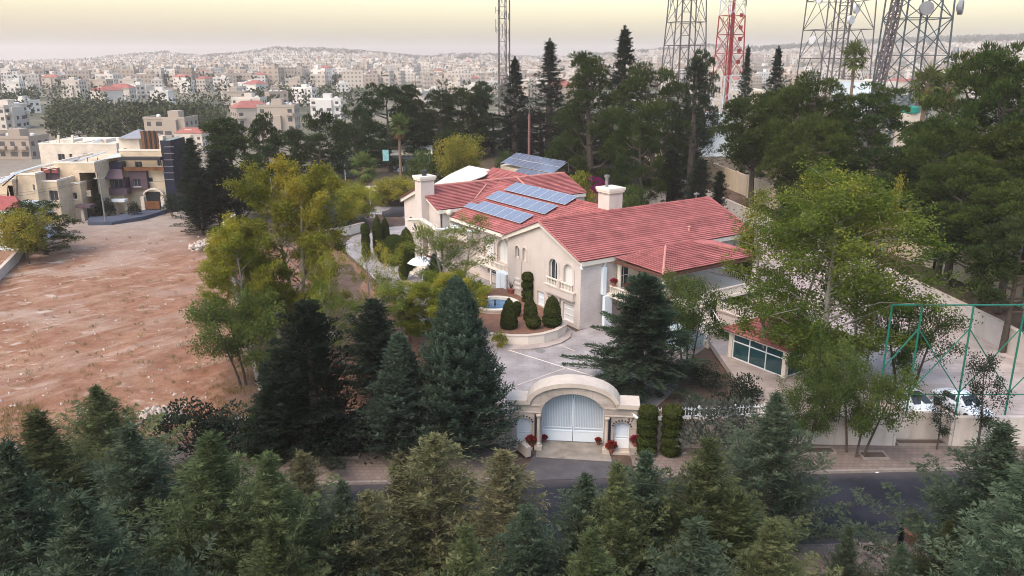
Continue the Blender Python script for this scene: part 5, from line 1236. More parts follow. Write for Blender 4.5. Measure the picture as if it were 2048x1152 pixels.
for (x0, y0, x1, y1) in ((0.5, 0.7, 0.5, PLn - 0.7), (0.7, PLn - 0.5, PWd - 0.7, PLn - 0.5), (PWd - 0.5, 0.7, PWd - 0.5, PLn - 0.7), (0.7, 0.5, PWd - 0.7, 0.5)):
    n = 3
    w = MB()
    for z in (0.80, 2.25, 2.90): w.bar(pw(x0, y0, z), pw(x1, y1, z), 0.09)
    for i in range(n + 1): w.bar(pw(x0 + (x1-x0)*i/n, y0 + (y1-y0)*i/n, 0.80), pw(x0 + (x1-x0)*i/n, y0 + (y1-y0)*i/n, 2.9), 0.08)
    wo = w.build('window', MT['white'], pav)
    for i in range(n):
        for z0, z1 in ((0.84, 2.21), (2.29, 2.86)):
            a0, a1 = (i + 0.03) / n, (i + 0.97) / n
            MB().poly([pw(x0+(x1-x0)*a0, y0+(y1-y0)*a0, z0), pw(x0+(x1-x0)*a1, y0+(y1-y0)*a1, z0), pw(x0+(x1-x0)*a1, y0+(y1-y0)*a1, z1), pw(x0+(x1-x0)*a0, y0+(y1-y0)*a0, z1)]).build('pane', MT['tealglass'], wo)
# small glasshouse cover between cedar and pavilion
gh = empty('glass_cover', gp(1365, 705, 0), YAW, 'low pale glass cover between the cedar and the pavilion', 'glasshouse')
MB().prism([(0, 0, 0), (2.6, 0, 0), (2.6, 0, 1.2), (1.3, 0, 1.9), (0, 0, 1.2)], (0, 2.6, 0)).build('glazing', mat('pale_glass', (0.42, 0.52, 0.55), 0.2, 0.08, 1, spec=0.6), gh)
for y in (-0.02, 1.3, 2.62): MB().bar((0, y, 1.2), (1.3, y, 1.92), 0.07).bar((1.3, y, 1.92), (2.6, y, 1.2), 0.07).bar((0, y, 0), (0, y, 1.2), 0.07).bar((2.6, y, 0), (2.6, y, 1.2), 0.07).build('frame', MT['white'], gh)
# ================================================================== street gate
gate = empty('entrance_gate', (3.95, 47.65, 0.05), math.atan2(-0.9, 8.3), 'arched stone entrance gateway with white double gate and side doors', 'gateway')
FG = lambda s, z, d: (s, d, z)
HW = 4.15
def arc_top(s): return None
n = 18; RA = 3.05; zc = 1.45                                    # shallow arch
car = [(-2.05, 0.0), (2.05, 0.0), (2.05, 2.55)] + [(2.05 * math.cos(PI * i / n), 2.55 + 1.38 * math.sin(PI * i / n)) for i in range(1, n)] + [(-2.05, 2.55)]
top = [(HW, 0), (HW, 3.15), (2.75, 3.15)] + [(2.75 * math.cos(PI * i / n), 3.15 + 1.32 * math.sin(PI * i / n)) for i in range(1, n)] + [(-2.75, 3.15), (-HW, 3.15), (-HW, 0)]
outer = [(-2.05, 0.0)] + [p for p in reversed(car[2:])][0:0]
# outline of the gateway: side piers joined by the arch
left_doors = [(-3.72, -2.68), (2.68, 3.72)]
prof = [(-HW, 0), (-3.75, 0)]
def door_pts(a, b): return [(a, 0.12), (b, 0.12), (b, 1.75)] + [((a+b)/2 + (b-a)/2 * math.cos(PI * i / 8), 1.75 + 0.36 * math.sin(PI * i / 8)) for i in range(1, 8)] + [(a, 1.75)]
body = [(-HW, 0), (-2.05, 0), (-2.05, 2.55)] + [(-2.05 * math.cos(PI * i / n), 2.55 + 1.38 * math.sin(PI * i / n)) for i in range(1, n)] + [(2.05, 2.55), (2.05, 0), (HW, 0), (HW, 3.1)] + [(2.75, 3.1)] + [(2.75 * math.cos(PI * i / n), 3.1 + 1.32 * math.sin(PI * i / n)) for i in range(1, n)] + [(-2.75, 3.1), (-HW, 3.1)]
holes = [door_pts(a, b) for a, b in left_doors]
TH = 1.25
mb = holed(body, holes, FG, TH); mb2 = holed(body, holes, lambda s, z, d: (s, TH - d, z), 0.0); mb.add(mb2.v, mb2.f)
k = len(body); mb.add([FG(a, b, 0) for a, b in body] + [FG(a, b, TH) for a, b in body], [(i, (i+1) % k, k + (i+1) % k, k + i) for i in range(k)])
mb.build('gate_wall', MT['gatestone'], gate)
# coping that follows the arch, in separate stones
cop = [(-HW - 0.14, 3.1), (-2.78, 3.1)] + [(-2.78 * math.cos(PI * i / n), 3.1 + 1.34 * math.sin(PI * i / n)) for i in range(1, n)] + [(2.78, 3.1), (HW + 0.14, 3.1)]
cn_ = []
for i in range(len(cop)):
    p0, p1 = cop[max(i - 1, 0)], cop[min(i + 1, len(cop) - 1)]; d_ = Vector((p1[0] - p0[0], p1[1] - p0[1])).normalized(); cn_.append(Vector((-d_.y, d_.x)) * 0.30)
cn_[0] = cn_[-1] = Vector((0, 0.30))
for i0, i1 in ((0, 1), (1, 5), (5, 9), (9, 10), (10, 14), (14, len(cop) - 2), (len(cop) - 2, len(cop) - 1)):
    ring = [(cop[i][0], cop[i][1] + 0.004) for i in range(i0, i1 + 1)] + [(cop[i][0] + cn_[i].x, cop[i][1] + cn_[i].y) for i in range(i1, i0 - 1, -1)]
    k_ = len(ring); m_ = k_ // 2; v0 = [(a, -0.16, z) for a, z in ring]; v1 = [(a, TH + 0.16, z) for a, z in ring]; fs_ = [(j, j + 1, k_ - 2 - j, k_ - 1 - j) for j in range(m_ - 1)]
    fs_ += [tuple(x + k_ for x in f) for f in fs_] + [(j, (j + 1) % k_, k_ + (j + 1) % k_, k_ + j) for j in range(k_)]
    MB().add(v0 + v1, fs_).build('coping_stone', MT['gatecap'], gate)
# band and carved architrave below it
for s in (-1, 1):
    x0, x1 = (2.06, HW + 0.03) if s > 0 else (-HW - 0.03, -2.06)
    MB().box(x0, x1, -0.06, -0.003, 2.50, 2.58).box(x0, x1, -0.05, -0.003, 3.0, 3.09).build('string_course', MT['gatecap'], gate)
# slender columns in front of dark strips painted as niche shade beside the car gate
for s in (-1, 1):
    MB().box(s * 2.36 - 0.13, s * 2.36 + 0.13, -0.02, -0.004, 0.35, 2.40).build('niche_shade', MT['dark'], gate)
    MB().lathe([(0.17, 0), (0.17, 0.12), (0.11, 0.2), (0.10, 1.95), (0.16, 2.05), (0.17, 2.15)], 12, (s * 2.22, -0.16, 0.30)).box(s * 2.22 - 0.24, s * 2.22 + 0.24, -0.42, -0.003, 0.0, 0.30).build('gate_column', MT['gatecap'], gate)
MT['gateback'] = mat('gate_backing', (0.52, 0.57, 0.62), 0.6, 0.05, 2)
# white car gate: two leaves of upright bars over a solid foot panel
for s in (-1, 1):
    lf = MB(); y = 1.0
    lf.box(min(s * 0.02, s * 2.04), max(s * 0.02, s * 2.04), y, y + 0.06, 0.08, 0.78); lf.box(min(s * 0.02, s * 2.04), max(s * 0.02, s * 2.04), y - 0.02, y + 0.08, 0.78, 0.86); lf.box(min(s * 0.02, s * 2.04), max(s * 0.02, s * 2.04), y, y + 0.06, 1.02, 1.08)
    lf.box(min(s * 0.02, s * 0.10), max(s * 0.02, s * 0.10), y, y + 0.06, 0.86, 3.88); lf.box(min(s * 1.97, s * 2.04), max(s * 1.97, s * 2.04), y, y + 0.06, 0.86, 2.6)
    leaf = lf.build('gate_leaf', MT['bluewhite'], gate)
    MB().box(min(s * 0.10, s * 2.0), max(s * 0.10, s * 2.0), y + 0.07, y + 0.09, 0.86, 2.6).prism([(s * 0.1, y + 0.07, 2.601)] + [(s * 2.0 * math.cos(PI / 2 * i / 8), y + 0.07, 2.601 + 1.28 * math.sin(PI / 2 * i / 8)) for i in range(9)], (0, 0.02, 0)).build('backing_sheet', MT['gateback'], leaf)
    for i in range(17):
        xx = 0.17 + i * 0.109; zt = 2.55 + 1.33 * math.sqrt(max(0, 1 - (xx / 2.05) ** 2))
        MB().box(s * xx - 0.016, s * xx + 0.016, y + 0.005, y + 0.055, 1.08, zt).build('bar', MT['bluewhite'], leaf)
# side doors
for a, b in left_doors:
    y = 0.32; dm = MB(); cx = (a + b) / 2
    dm.prism([(p[0], y, p[1]) for p in door_pts(a + 0.01, b - 0.01)], (0, 0.05, 0)); dr = dm.build('side_door', MT['bluewhite'], gate)
    fr_ = MB().box(a + 0.02, b - 0.02, y - 0.05, y - 0.002, 0.14, 0.80).box(a + 0.02, b - 0.02, y - 0.05, y - 0.002, 0.92, 0.98).box(a + 0.02, a + 0.10, y - 0.05, y - 0.002, 0.8, 1.78).box(b - 0.10, b - 0.02, y - 0.05, y - 0.002, 0.8, 1.78).build('door_frame', MT['white'], dr)
    for i in range(7):
        xx = a + 0.16 + i * (b - a - 0.32) / 6; MB().box(xx - 0.018, xx + 0.018, y - 0.045, y - 0.003, 0.98, 1.75 + 0.34 * math.sqrt(max(0, 1 - ((xx - cx) / (b - a) * 2) ** 2))).build('bar', MT['white'], dr)
    for i in range(9):
        t = PI * (i + 0.5) / 9; x_ = cx + 0.60 * math.cos(t); z_ = 1.78 + 0.46 * math.sin(t); MB().tube((x_, -0.03, z_), (x_, -0.004, z_), 0.06, n=6).build('carved_rosette', MT['dark'], gate)
    MB().box(a - 0.1, b + 0.1, -0.35, 0.3, -0.05, 0.10).build('door_step', MT['gatecap'], gate)
# house number and name plate
def text(body, size, name, m, parent, loc, rot=(PI / 2, 0, 0), ext=0.008):
    cu = bpy.data.curves.new(name, 'FONT'); cu.body = body; cu.size = size; cu.extrude = ext; cu.align_x = 'CENTER'; cu.align_y = 'CENTER'; cu.materials.append(m)
    tmp = bpy.data.objects.new(name, cu); C.objects.link(tmp); dg = bpy.context.evaluated_depsgraph_get(); me = bpy.data.meshes.new_from_object(tmp.evaluated_get(dg))
    bpy.data.objects.remove(tmp); me.name = name; return link(name, me, parent, loc, rot)
text('37', 0.46, 'house_number', MT['dark'], gate, (3.72, -0.012, 2.30))
plate = empty('name_plate', (-0.75, 47.9, 0), gate.rotation_euler.z, 'pale stone name plate with dark lines of writing left of the gate', 'sign')
MB().box(-0.55, 0.5, 0.0, 0.18, 0.05, 1.75).build('slab', MT['gatecap'], plate)
for i, (w_, z_) in enumerate(((0.78, 1.50), (0.86, 1.30), (0.62, 1.10))):
    l_ = MB(); xx = -w_ / 2
    random.seed(40 + i)
    while xx < w_ / 2:
        ww = random.uniform(0.04, 0.13); l_.box(xx, xx + ww, -0.012, -0.002, z_ - random.uniform(0.02, 0.05), z_ + random.uniform(0.02, 0.06)); xx += ww + random.uniform(0.012, 0.03)
    l_.build('lettering', MT['dark'], plate)
def cctv(loc, rz, label):
    o = empty('security_camera', loc, rz, label, 'camera', 'gate cameras')
    MB().bar((0, -0.10, 0), (0, -0.46, -0.12), 0.12, 0.11).build('housing', MT['white'], o); MB().bar((0, 0, 0.06), (0, -0.14, 0.02), 0.05).build('bracket', MT['white'], o); MB().tube((0, -0.46, -0.12), (0, -0.475, -0.125), 0.045, n=10).build('lens', MT['dark'], o)
cctv((7.75, 47.1, 2.82), 0.7, 'white camera on the right pier of the gate'); cctv((0.1, 48.0, 2.85), -0.5, 'white camera on the left pier of the gate')
for (x, y, lab, s) in [(1063, 893, 'red flower pot beside the left gate door', 1.0), (1222, 905, 'red flower pot beside the right gate door', 1.0)]: flowerpot(gp(x, y, 0.14), lab, s)
for s, lab in ((-1, 'narrow pot of red flowers at the left gate leaf'), (1, 'narrow pot of red flowers at the right gate leaf')):
    q = Vector((3.95, 47.65, 0.07)) + Vector((s * 1.8 * 0.994, -s * 1.8 * 0.108 + 0.85, 0)); flowerpot(q, lab, 0.62)
    _o = bpy.context.scene.collection.objects[-1]
pq = gp(1270, 893, 0.6); tag(MB().box(-0.35, 0.35, -0.25, 0.25, 0.0, 0.6).build('plinth_block', MT['gatestone'], None, False, (pq.x, pq.y, 0.02)), 'small stone block right of the gate under a plant pot', 'plinth'); flowerpot(Vector((pq.x, pq.y, 0.63)), 'plant pot on the stone block right of the gate', 0.9)
tag(MB().bar((0, 0, 0.45), (0.55, -0.9, 0.40), 0.35, 0.7).build('stone_bench', MT['gatecap'], None, False, (gp(1040, 905).x, gp(1040, 905).y, 0.1)), 'slanting stone guard block on the pavement left of the gate', 'block')
# ================================================================== street walls, fences
def coords(pts): return [(p[0], p[1]) for p in pts]
def wall_thing(name, label, pts, th, z0, z1, m, cap=None, capw=0.1, cat='wall', piers=None):
    o = empty(name, (pts[0][0], pts[0][1], 0), 0, label, cat); P0 = pts[0]; q = [(p[0] - P0[0], p[1] - P0[1]) for p in pts]
    # panels one by one between the corners
    for i in range(len(q) - 1):
        a, b = Vector(q[i]), Vector(q[i + 1]); L = (b - a).length; n = max(1, round(L / 4.6)); d = (b - a) / L
        for j in range(n):
            p_, r_ = a + d * (L * j / n + 0.012), a + d * (L * (j + 1) / n - 0.012)
            MB().wall([p_, r_], th, z0, z1).build('wall_panel', m, o)
            if cap: MB().wall([p_, r_], th + capw, z1 + 0.001, z1 + 0.11).build('coping', cap, o)
        if piers:
            for j in range(n + 1):
                c = a + d * (L * j / n); MB().box(c.x - piers, c.x + piers, c.y - piers, c.y + piers, z0, z1 + 0.16).build('pier', m, o)
    return o
def railing(name, label, pts, z, h, gap=0.22, m=None, group=None, post=2.0):
    o = empty(name, (pts[0][0], pts[0][1], z), 0, label, 'fence', group); P0 = Vector(pts[0]); q = [Vector(p) - P0 for p in pts]
    pk = MB().box(-0.022, 0.022, -0.012, 0.012, 0.0, h).add([(-0.022, 0, h), (0.022, 0, h), (0, 0, h + 0.08)], [(0, 1, 2)]).mesh('picket', m)
    po = MB().box(-0.05, 0.05, -0.05, 0.05, 0.0, h + 0.10).mesh('post', m)
    for i in range(len(q) - 1):
        a, b = q[i], q[i+1]; L = (b - a).length; d = (b - a) / L; r_ = MB()
        for z_ in (0.12, h - 0.12): r_.bar((a.x, a.y, z_), (b.x, b.y, z_), 0.03, 0.06)
        r_.build('rail', m, o); n = int(L / gap); ang = math.atan2(d.y, d.x)
        for j in range(n): c = a + d * (L * (j + 0.5) / n); link('picket', pk, o, (c.x, c.y, 0), (0, 0, ang))
        for j in range(int(L / post) + 1): c = a + d * min(L, j * post); link('post', po, o, (c.x, c.y, 0), (0, 0, ang))
    return o
wall_thing('garden_wall', 'low street wall right of the gate under white railings', [(8.15, 47.55), (14.6, 48.0), (17.4, 48.3)], 0.35, 0, 2.15, MT['gatestone'], MT['gatecap'])
railing('white_railing', 'white spiked railing on the wall right of the gate', [(8.2, 47.55), (14.6, 48.0), (17.3, 48.3)], 2.27, 0.72, 0.2, MT['white'])
wall_thing('garden_wall', 'low street wall behind the dark conifers left of the gate', [(-1.3, 48.2), (-10, 48.1), (-18.6, 47.9)], 0.35, 0, 0.75, MT['gatestone'], MT['gatecap'])
railing('white_railing', 'white railing half hidden by the dark conifers left of the gate', [(-1.4, 48.2), (-10, 48.1), (-18.4, 47.9)], 0.87, 1.35, 0.2, MT['white'])
wall_thing('court_wall', 'stained pale retaining wall along the street below the parked cars', [(17.6, 48.45), (25.2, 48.15)], 0.35, 0, 2.2, MT['wallstone'], None)
wall_thing('court_wall', 'set back pale wall panel between two tree pits', [(25.4, 48.9), (28.9, 48.9)], 0.3, 0, 2.15, MT['wallstone'], None)
wall_thing('court_wall', 'stained pale street wall right of the set back panel', [(29.1, 48.1), (36, 48.1), (42.4, 48.3)], 0.35, 0, 2.2, MT['wallstone'], None)
tag(MB().box(25.22, 25.4, 48.0, 49.0, 0, 2.22).build('wall_return', MT['wallstone']), 'short wall return left of the set back panel', 'wall'); tag(MB().box(28.9, 29.1, 48.0, 49.0, 0, 2.22).build('wall_return', MT['wallstone']), 'short wall return right of the set back panel', 'wall')
def pit(x, y, w, d, label):
    o = empty('tree_pit', (x, y, 0.14), 0, label, 'tree pit', 'pavement tree pits')
    for a, b, c, e in ((-w/2, w/2, -d/2, -d/2 + 0.1), (-w/2, w/2, d/2 - 0.1, d/2), (-w/2, -w/2 + 0.099, -d/2 + 0.1, d/2 - 0.1), (w/2 - 0.099, w/2, -d/2 + 0.1, d/2 - 0.1)): MB().box(a, b, c, e, 0, 0.14).build('edging', MT['kerb'], o)
    MB().box(-w/2 + 0.1, w/2 - 0.1, -d/2 + 0.1, d/2 - 0.1, 0, 0.06).build('earth', MT['brownsoil'], o)
pit(gp(1735, 905).x, 46.55, 1.7, 1.0, 'square tree pit of the three stemmed tree'); pit(27.2, 48.35, 3.3, 0.8, 'tree pit in front of the set back wall panel'); pit(gp(1625, 895).x, 47.2, 2.2, 0.9, 'tree pit at the foot of the pale wall, left'); pit(gp(690, 915).x, 46.7, 2.0, 1.0, 'tree pit on the left pavement under the dark conifer')
# boundary walls running back on the right
wall_thing('boundary_wall', 'long white boundary wall stepping back along the court and villa', W1, 0.35, 0, 2.85, MT['wallstone'], MT['gatecap'], piers=None)
wall_thing('boundary_wall', 'tall beige wall under the pines above the soil strip', W2[1:], 0.3, 2.4, 6.0, MT['wallbeige'], None, piers=0.22)
wall_thing('boundary_wall', 'short white wall behind the roof end near the right chimney', [tuple(gp(1260, 415, 1.0))[:2], tuple(gp(1330, 425, 1.0))[:2]], 0.3, 0, 4.2, MT['wallstone'], MT['gatecap'])
wall_thing('lot_wall', 'white wall end between the lot and the garden', [(-39.5, 112), (-38.8, 106)], 0.4, -0.3, 3.2, MT['wallstone'], MT['gatecap'])
wall_thing('lot_wall', 'garden wall between the red lot and the garden, hidden by trees', [(-38.6, 105.5), (-28, 78), (-19, 56)], 0.3, -0.5, 0.55, MT['kerb'], None)
wall_thing('lot_wall', 'low wall at the left edge of the red lot', [(-66, 106), (-62.5, 98), (-58, 85.5), (-56, 80)], 0.3, -0.5, 1.1, MT['wallstone'], MT['gatecap'])
wall_thing('raised_bed_wall', 'curved pale wall of the raised bed with clipped balls', [tuple(gp(640, 478, 0))[:2], tuple(gp(670, 476, 0))[:2], tuple(gp(700, 470, 0))[:2], tuple(gp(728, 462, 0))[:2]], 0.4, 0, 1.25, MT['trim'], MT['gatecap'])
tag(MB().prism([(*tuple(gp(640, 474, 0))[:2], 0.9), (*tuple(gp(728, 460, 0))[:2], 0.9), (-24, 130, 0.9), (-40, 128, 0.9)], (0, 0, 0.2)).build('raised_lawn', MT['brownsoil']), kind='structure')
# green frame of the court fence: posts, top rail and cross braces
cf = empty('court_fence', (0, 50.4, 0), 0, 'green steel frame with crossed braces behind the street wall', 'fence')
posts = [25.1, 27.1, 30.5, 33.9, 37.3]; zt, zb = 9.15, 0.71
for i, x in enumerate(posts): MB().tube((x, 0, zb), (x, 0, zt), 0.065, n=8).build('post', MT['court_green'], cf)
for i in range(len(posts) - 1):
    MB().tube((posts[i], 0, zt), (posts[i + 1], 0, zt), 0.055, n=8).build('top_rail', MT['court_green'], cf); MB().tube((posts[i], 0, 2.75), (posts[i + 1], 0, 2.75), 0.04, n=6).build('lower_rail', MT['court_green'], cf)
for i in range(1, len(posts) - 1):
    MB().tube((posts[i], -0.07, 7.45), (posts[i + 1], -0.07, 2.8), 0.04, n=6).build('brace', MT['court_green'], cf); MB().tube((posts[i + 1], 0.07, 7.45), (posts[i], 0.07, 2.8), 0.04, n=6).build('brace', MT['court_green'], cf)
MB().tube((posts[1], 0.07, 7.45), (posts[0], 0.07, 4.6), 0.05, n=6).build('brace', MT['court_green'], cf)
cn = empty('netting_frame', (44.5, 0, 2.5), 0, 'green netting frame on the slope behind the boundary wall', 'fence')
np_ = [(-3.5, 106), (-1.0, 92), (0.8, 80), (2.2, 70)]
for i, (x, y) in enumerate(np_):
    MB().tube((x, y, 0), (x, y, 5.2), 0.07).build('post', MT['court_green'], cn)
    if i: MB().tube((np_[i-1][0], np_[i-1][1], 5.2), (x, y, 5.2), 0.06).build('top_rail', MT['court_green'], cn)
# lamp pole in the court
tag(MB().tube((0, 0, 0), (0, 0, 4.2), 0.06).box(-0.1, 0.1, -0.25, 0.05, 4.2, 4.3).build('lamp_post', MT['dark'], None, False, (gp(1992, 690, 0.45).x, gp(1992, 690, 0.7).y, 0.7)), 'thin dark post in the court by the boundary wall', 'post')
# ================================================================== cars
def car(label, loc, rz, wagon, L=4.5, W=1.78, H=1.46, m=None, group='white cars parked in the court'):
    o = empty('parked_car', loc, rz, label, 'car', group)
    # side profile stations (x forward = -y): lofted body
    def loft(secs, name, mt, parent, smooth=True):
        V = []; F = []; n = len(secs[0])
        for s in secs: V += s
        for i in range(len(secs) - 1):
            for j in range(n): F.append((i*n+j, i*n+(j+1) % n, (i+1)*n+(j+1) % n, (i+1)*n+j))
        F.append(tuple(range(n - 1, -1, -1))); F.append(tuple(range((len(secs)-1)*n, len(secs)*n)))
        return MB().add(V, F).build(name, mt, parent, smooth)
    def sec(y, w, z0, z1, r=0.16):
        return [(-w*0.94, y, z0), (-w, y, z0 + r), (-w, y, z1 - r * 0.9), (-w*0.90, y, z1 - 0.02), (-w*0.5, y, z1 + 0.015), (0, y, z1 + 0.025), (w*0.5, y, z1 + 0.015), (w*0.90, y, z1 - 0.02), (w, y, z1 - r * 0.9), (w, y, z0 + r), (w*0.94, y, z0)]
    hw = W / 2; h = L / 2
    st = [(-h, 0.78, 0.42, 0.62), (-h + 0.06, 0.86, 0.30, 0.68), (-h + 0.35, 0.95, 0.22, 0.78), (-h + 1.15, 1.0, 0.20, 0.92), (-h + 1.5, 1.0, 0.20, 0.96), (0.2, 1.0, 0.20, 0.97), (h - 1.0, 1.0, 0.20, 0.98), (h - 0.35, 0.97, 0.22, 0.98), (h - 0.05, 0.90, 0.30, 0.92), (h, 0.82, 0.40, 0.75)]
    loft([sec(y, hw * a, b, c) for y, a, b, c in st], 'body', m or MT['carwhite'], o)
    rb = (h - 0.12) if wagon else (h - 0.85)
    cab = [(-h + 1.12, 0.86, 0.93, 0.95), (-h + 1.95, 0.74, 0.93, H - 0.06), (-h + 2.3, 0.72, 0.93, H), (0.5, 0.72, 0.93, H), (rb - 0.6, 0.72, 0.93, H - 0.05), (rb, 0.82, 0.93, 0.97)]
    def csec(y, w, z0, z1): return [(-hw*0.90, y, z0), (-w, y, z1 - 0.05), (-w*0.8, y, z1), (0, y, z1 + 0.03), (w*0.8, y, z1), (w, y, z1 - 0.05), (hw*0.90, y, z0)]
    loft([csec(y, hw * a, b, c) for y, a, b, c in cab], 'cabin', m or MT['carwhite'], o)
    def pane(name, q): MB().poly(q).build(name, MT['glass'], o)
    y0, y1 = -h + 1.12, -h + 1.95; ww = hw
    pane('windscreen', [(-ww*0.80, y0 + 0.06, 1.005), (ww*0.80, y0 + 0.06, 1.005), (ww*0.63, y1 - 0.05, H - 0.045), (-ww*0.63, y1 - 0.05, H - 0.045)])
    pane('rear_window', [(-ww*0.72, rb - 0.05, 1.02), (ww*0.72, rb - 0.05, 1.02), (ww*0.62, rb - 0.52, H - 0.06), (-ww*0.62, rb - 0.52, H - 0.06)])
    for s in (-1, 1):
        for a, b in ((y0 + 0.5, -0.15), (-0.08, 0.8), (0.87, rb - 0.35)):
            pane('side_window', [(s*ww*0.902, a, 1.0), (s*ww*0.902, b, 1.0), (s*ww*0.79, b - (0.1 if b > 0.8 else 0), H - 0.12), (s*ww*0.79, a + (0.45 if a < -0.5 else 0.05), H - 0.12)])
        MB().box(s*ww*1.0 - 0.02, s*ww*1.0 + s*0.16 + 0.02 if s > 0 else s*ww + 0.02, y0 + 0.45, y0 + 0.60, 0.98, 1.12).build('wing_mirror', MT['carwhite'], o) if s > 0 else MB().box(-ww - 0.16, -ww + 0.02, y0 + 0.45, y0 + 0.60, 0.98, 1.12).build('wing_mirror', MT['carwhite'], o)
        MB().add([(s*ww*0.50, -h + 0.005, 0.60), (s*ww*0.84, -h + 0.12, 0.60), (s*ww*0.86, -h + 0.22, 0.72), (s*ww*0.50, -h + 0.10, 0.70)], [(0, 1, 2, 3)]).prism([(s*ww*0.50, -h + 0.0, 0.58), (s*ww*0.83, -h + 0.08, 0.58), (s*ww*0.84, -h + 0.12, 0.70), (s*ww*0.50, -h + 0.04, 0.69)], (0, 0.15, 0)).build('headlight', MT['shutter'], o)
        for yy in (-h + 0.85, h - 0.85):
            wl = MB().tube((s*(ww - 0.2), yy, 0.31), (s*(ww + 0.005), yy, 0.31), 0.31, n=18).build('wheel', MT['rubber'], o); MB().tube((s*(ww + 0.004), yy, 0.31), (s*(ww + 0.015), yy, 0.31), 0.19, n=14).build('rim', MT['steel'], wl)
    if wagon: MB().poly([(-0.42, -0.55, H + 0.032), (0.42, -0.55, H + 0.032), (0.42, 0.1, H + 0.032), (-0.42, 0.1, H + 0.032)]).build('sunroof', MT['glass'], o)
    MB().box(-0.5, 0.5, -h - 0.02, -h + 0.05, 0.40, 0.52).build('grille', MT['dark'], o)
    return o
car('white car with dark sunroof, left one of the parked pair', (28.4, 52.2, 0.7), R(10), True)
car('white saloon, right one of the parked pair', (31.85, 52.0, 0.7), R(12), False)
cvp = gp(792, 432, 0.02)
cc = empty('covered_car', cvp, 0.25, 'car under a dark cover in the paved yard', 'car')
prof_ = [(-2.2, 0.3), (-2.1, 0.75), (-1.2, 0.95), (-0.5, 1.4), (0.9, 1.42), (1.6, 1.05), (2.1, 0.9), (2.2, 0.3)]
V = []; F = []
for y, k in ((-0.98, 0.0), (-0.95, 0.45), (-0.8, 0.92), (0, 1.0), (0.8, 0.92), (0.95, 0.45), (0.98, 0.0)):
    for x, z in prof_: V.append((x * (1.0 if k < 1 else 1), y, 0.02 + (z - 0.02) * k + 0.02 * math.sin(x * 7 + y * 5)))
n_ = len(prof_)
for i in range(6):
    for j in range(n_ - 1): F.append((i*n_+j, i*n_+j+1, (i+1)*n_+j+1, (i+1)*n_+j))
MB().add(V, F).build('cover', MT['cover'], cc, True)
for sx in (-1.35, 1.35):
    for sy in (-0.75, 0.75): MB().tube((sx, sy - 0.1, 0.3), (sx, sy + 0.1, 0.3), 0.3, n=14).build('wheel', MT['rubber'], cc)
# ================================================================== loose things
for i, (x, y, w) in enumerate([(1606, 944, 0.5), (1720, 943, 0.14), (1754, 945, 0.22)]):
    p = gp(x, y, 0.005); tag(MB().prism([(-w/2, -0.06, 0), (w/2, -0.05, 0.01), (w/2 - 0.03, 0.05, 0.03), (-w/2 + 0.02, 0.06, 0.0)], (0, 0, 0.015)).build('litter', MT['white'], None, False, p, (0, 0, 0.1 * i)), ['long scrap of white paper on the road by the kerb', 'tiny white scrap on the road below the three stemmed tree', 'small white scrap on the road, the rightmost of three'][i], 'litter', 'litter by the kerb')
pp = gp(1825, 1085, 0.1); sp_ = empty('plant_pot', pp, 0, 'terracotta pot with a bush on the near side of the road', 'plant pot'); link('pot', pot_me, sp_).scale = (2.2, 2.2, 1.9)
link('bush', K['shrub1'][0][0], sp_, (0, 0, 0.6)).scale = (0.5, 0.5, 0.7)
p2 = gp(1797, 1105, 0.1); tag(conifer and link('dry_stalk', K['dark0'][0][0], None, p2), 'thin black stalk standing beside the terracotta pot', 'plant').scale = (0.12, 0.12, 0.19)
def stones(seed, n, reg, smin, smax, name, m, label, cat):
    r = np.random.RandomState(seed); ico = np.array([(0, 0, 1), (0.9, 0, 0.3), (0.28, 0.85, 0.3), (-0.72, 0.53, 0.3), (-0.72, -0.53, 0.3), (0.28, -0.85, 0.3), (0.72, 0.53, -0.4), (-0.28, 0.85, -0.4), (-0.9, 0, -0.4), (-0.28, -0.85, -0.4), (0.72, -0.53, -0.4)])
    fc = [(0,1,2),(0,2,3),(0,3,4),(0,4,5),(0,5,1),(1,6,2),(2,7,3),(3,8,4),(4,9,5),(5,10,1),(2,6,7),(3,7,8),(4,8,9),(5,9,10),(1,10,6)]
    V = []; F = []
    for i in range(n):
        p = reg(r); s = smin + (smax - smin) * r.rand() ** 3; z = float(hgt(p[0], p[1])) if len(p) < 3 else p[2]
        a = r.uniform(0, 6.28); R_ = np.array([[math.cos(a), -math.sin(a), 0], [math.sin(a), math.cos(a), 0], [0, 0, 1]])
        vv = (ico * (s * r.uniform(0.6, 1.3, 3)) * r.uniform(0.8, 1.15, (11, 1))) @ R_.T + np.array([p[0], p[1], z + s * 0.2]); F += [tuple(x + len(V) for x in f) for f in fc]; V += [tuple(v) for v in vv]
    o = MB().add(V, F).build(name, m); tag(o, label, cat, kind='stuff')
def lotpt(r):
    while True:
        p = gp(r.uniform(-20, 520), r.uniform(455, 870), 0)
        if p.x < -19 - (p.y - 56) * 0.36 or p.y < 56 and p.x < -20: return (p.x, p.y)
stones(501, 420, lotpt, 0.02, 0.16, 'scattered_stones', MT['rock'], 'pale stones scattered over the red lot', 'stones')
def heap(cx, cy, rx, hh): return lambda r: (cx + r.normal() * rx, cy + r.normal() * rx * 0.7, float(hgt(cx, cy)) + hh * abs(r.normal()) * 0.5)
q = gp(420, 498); stones(502, 160, heap(q.x, q.y, 1.3, 0.9), 0.15, 0.65, 'rubble_heap', MT['rock'], 'heap of white rubble at the top right of the lot', 'rubble')
q = gp(322, 838); stones(503, 130, heap(q.x, q.y, 0.8, 0.4), 0.06, 0.4, 'rubble_heap', MT['rock'], 'heap of pale rubble beside the thicket at the lot foot', 'rubble')
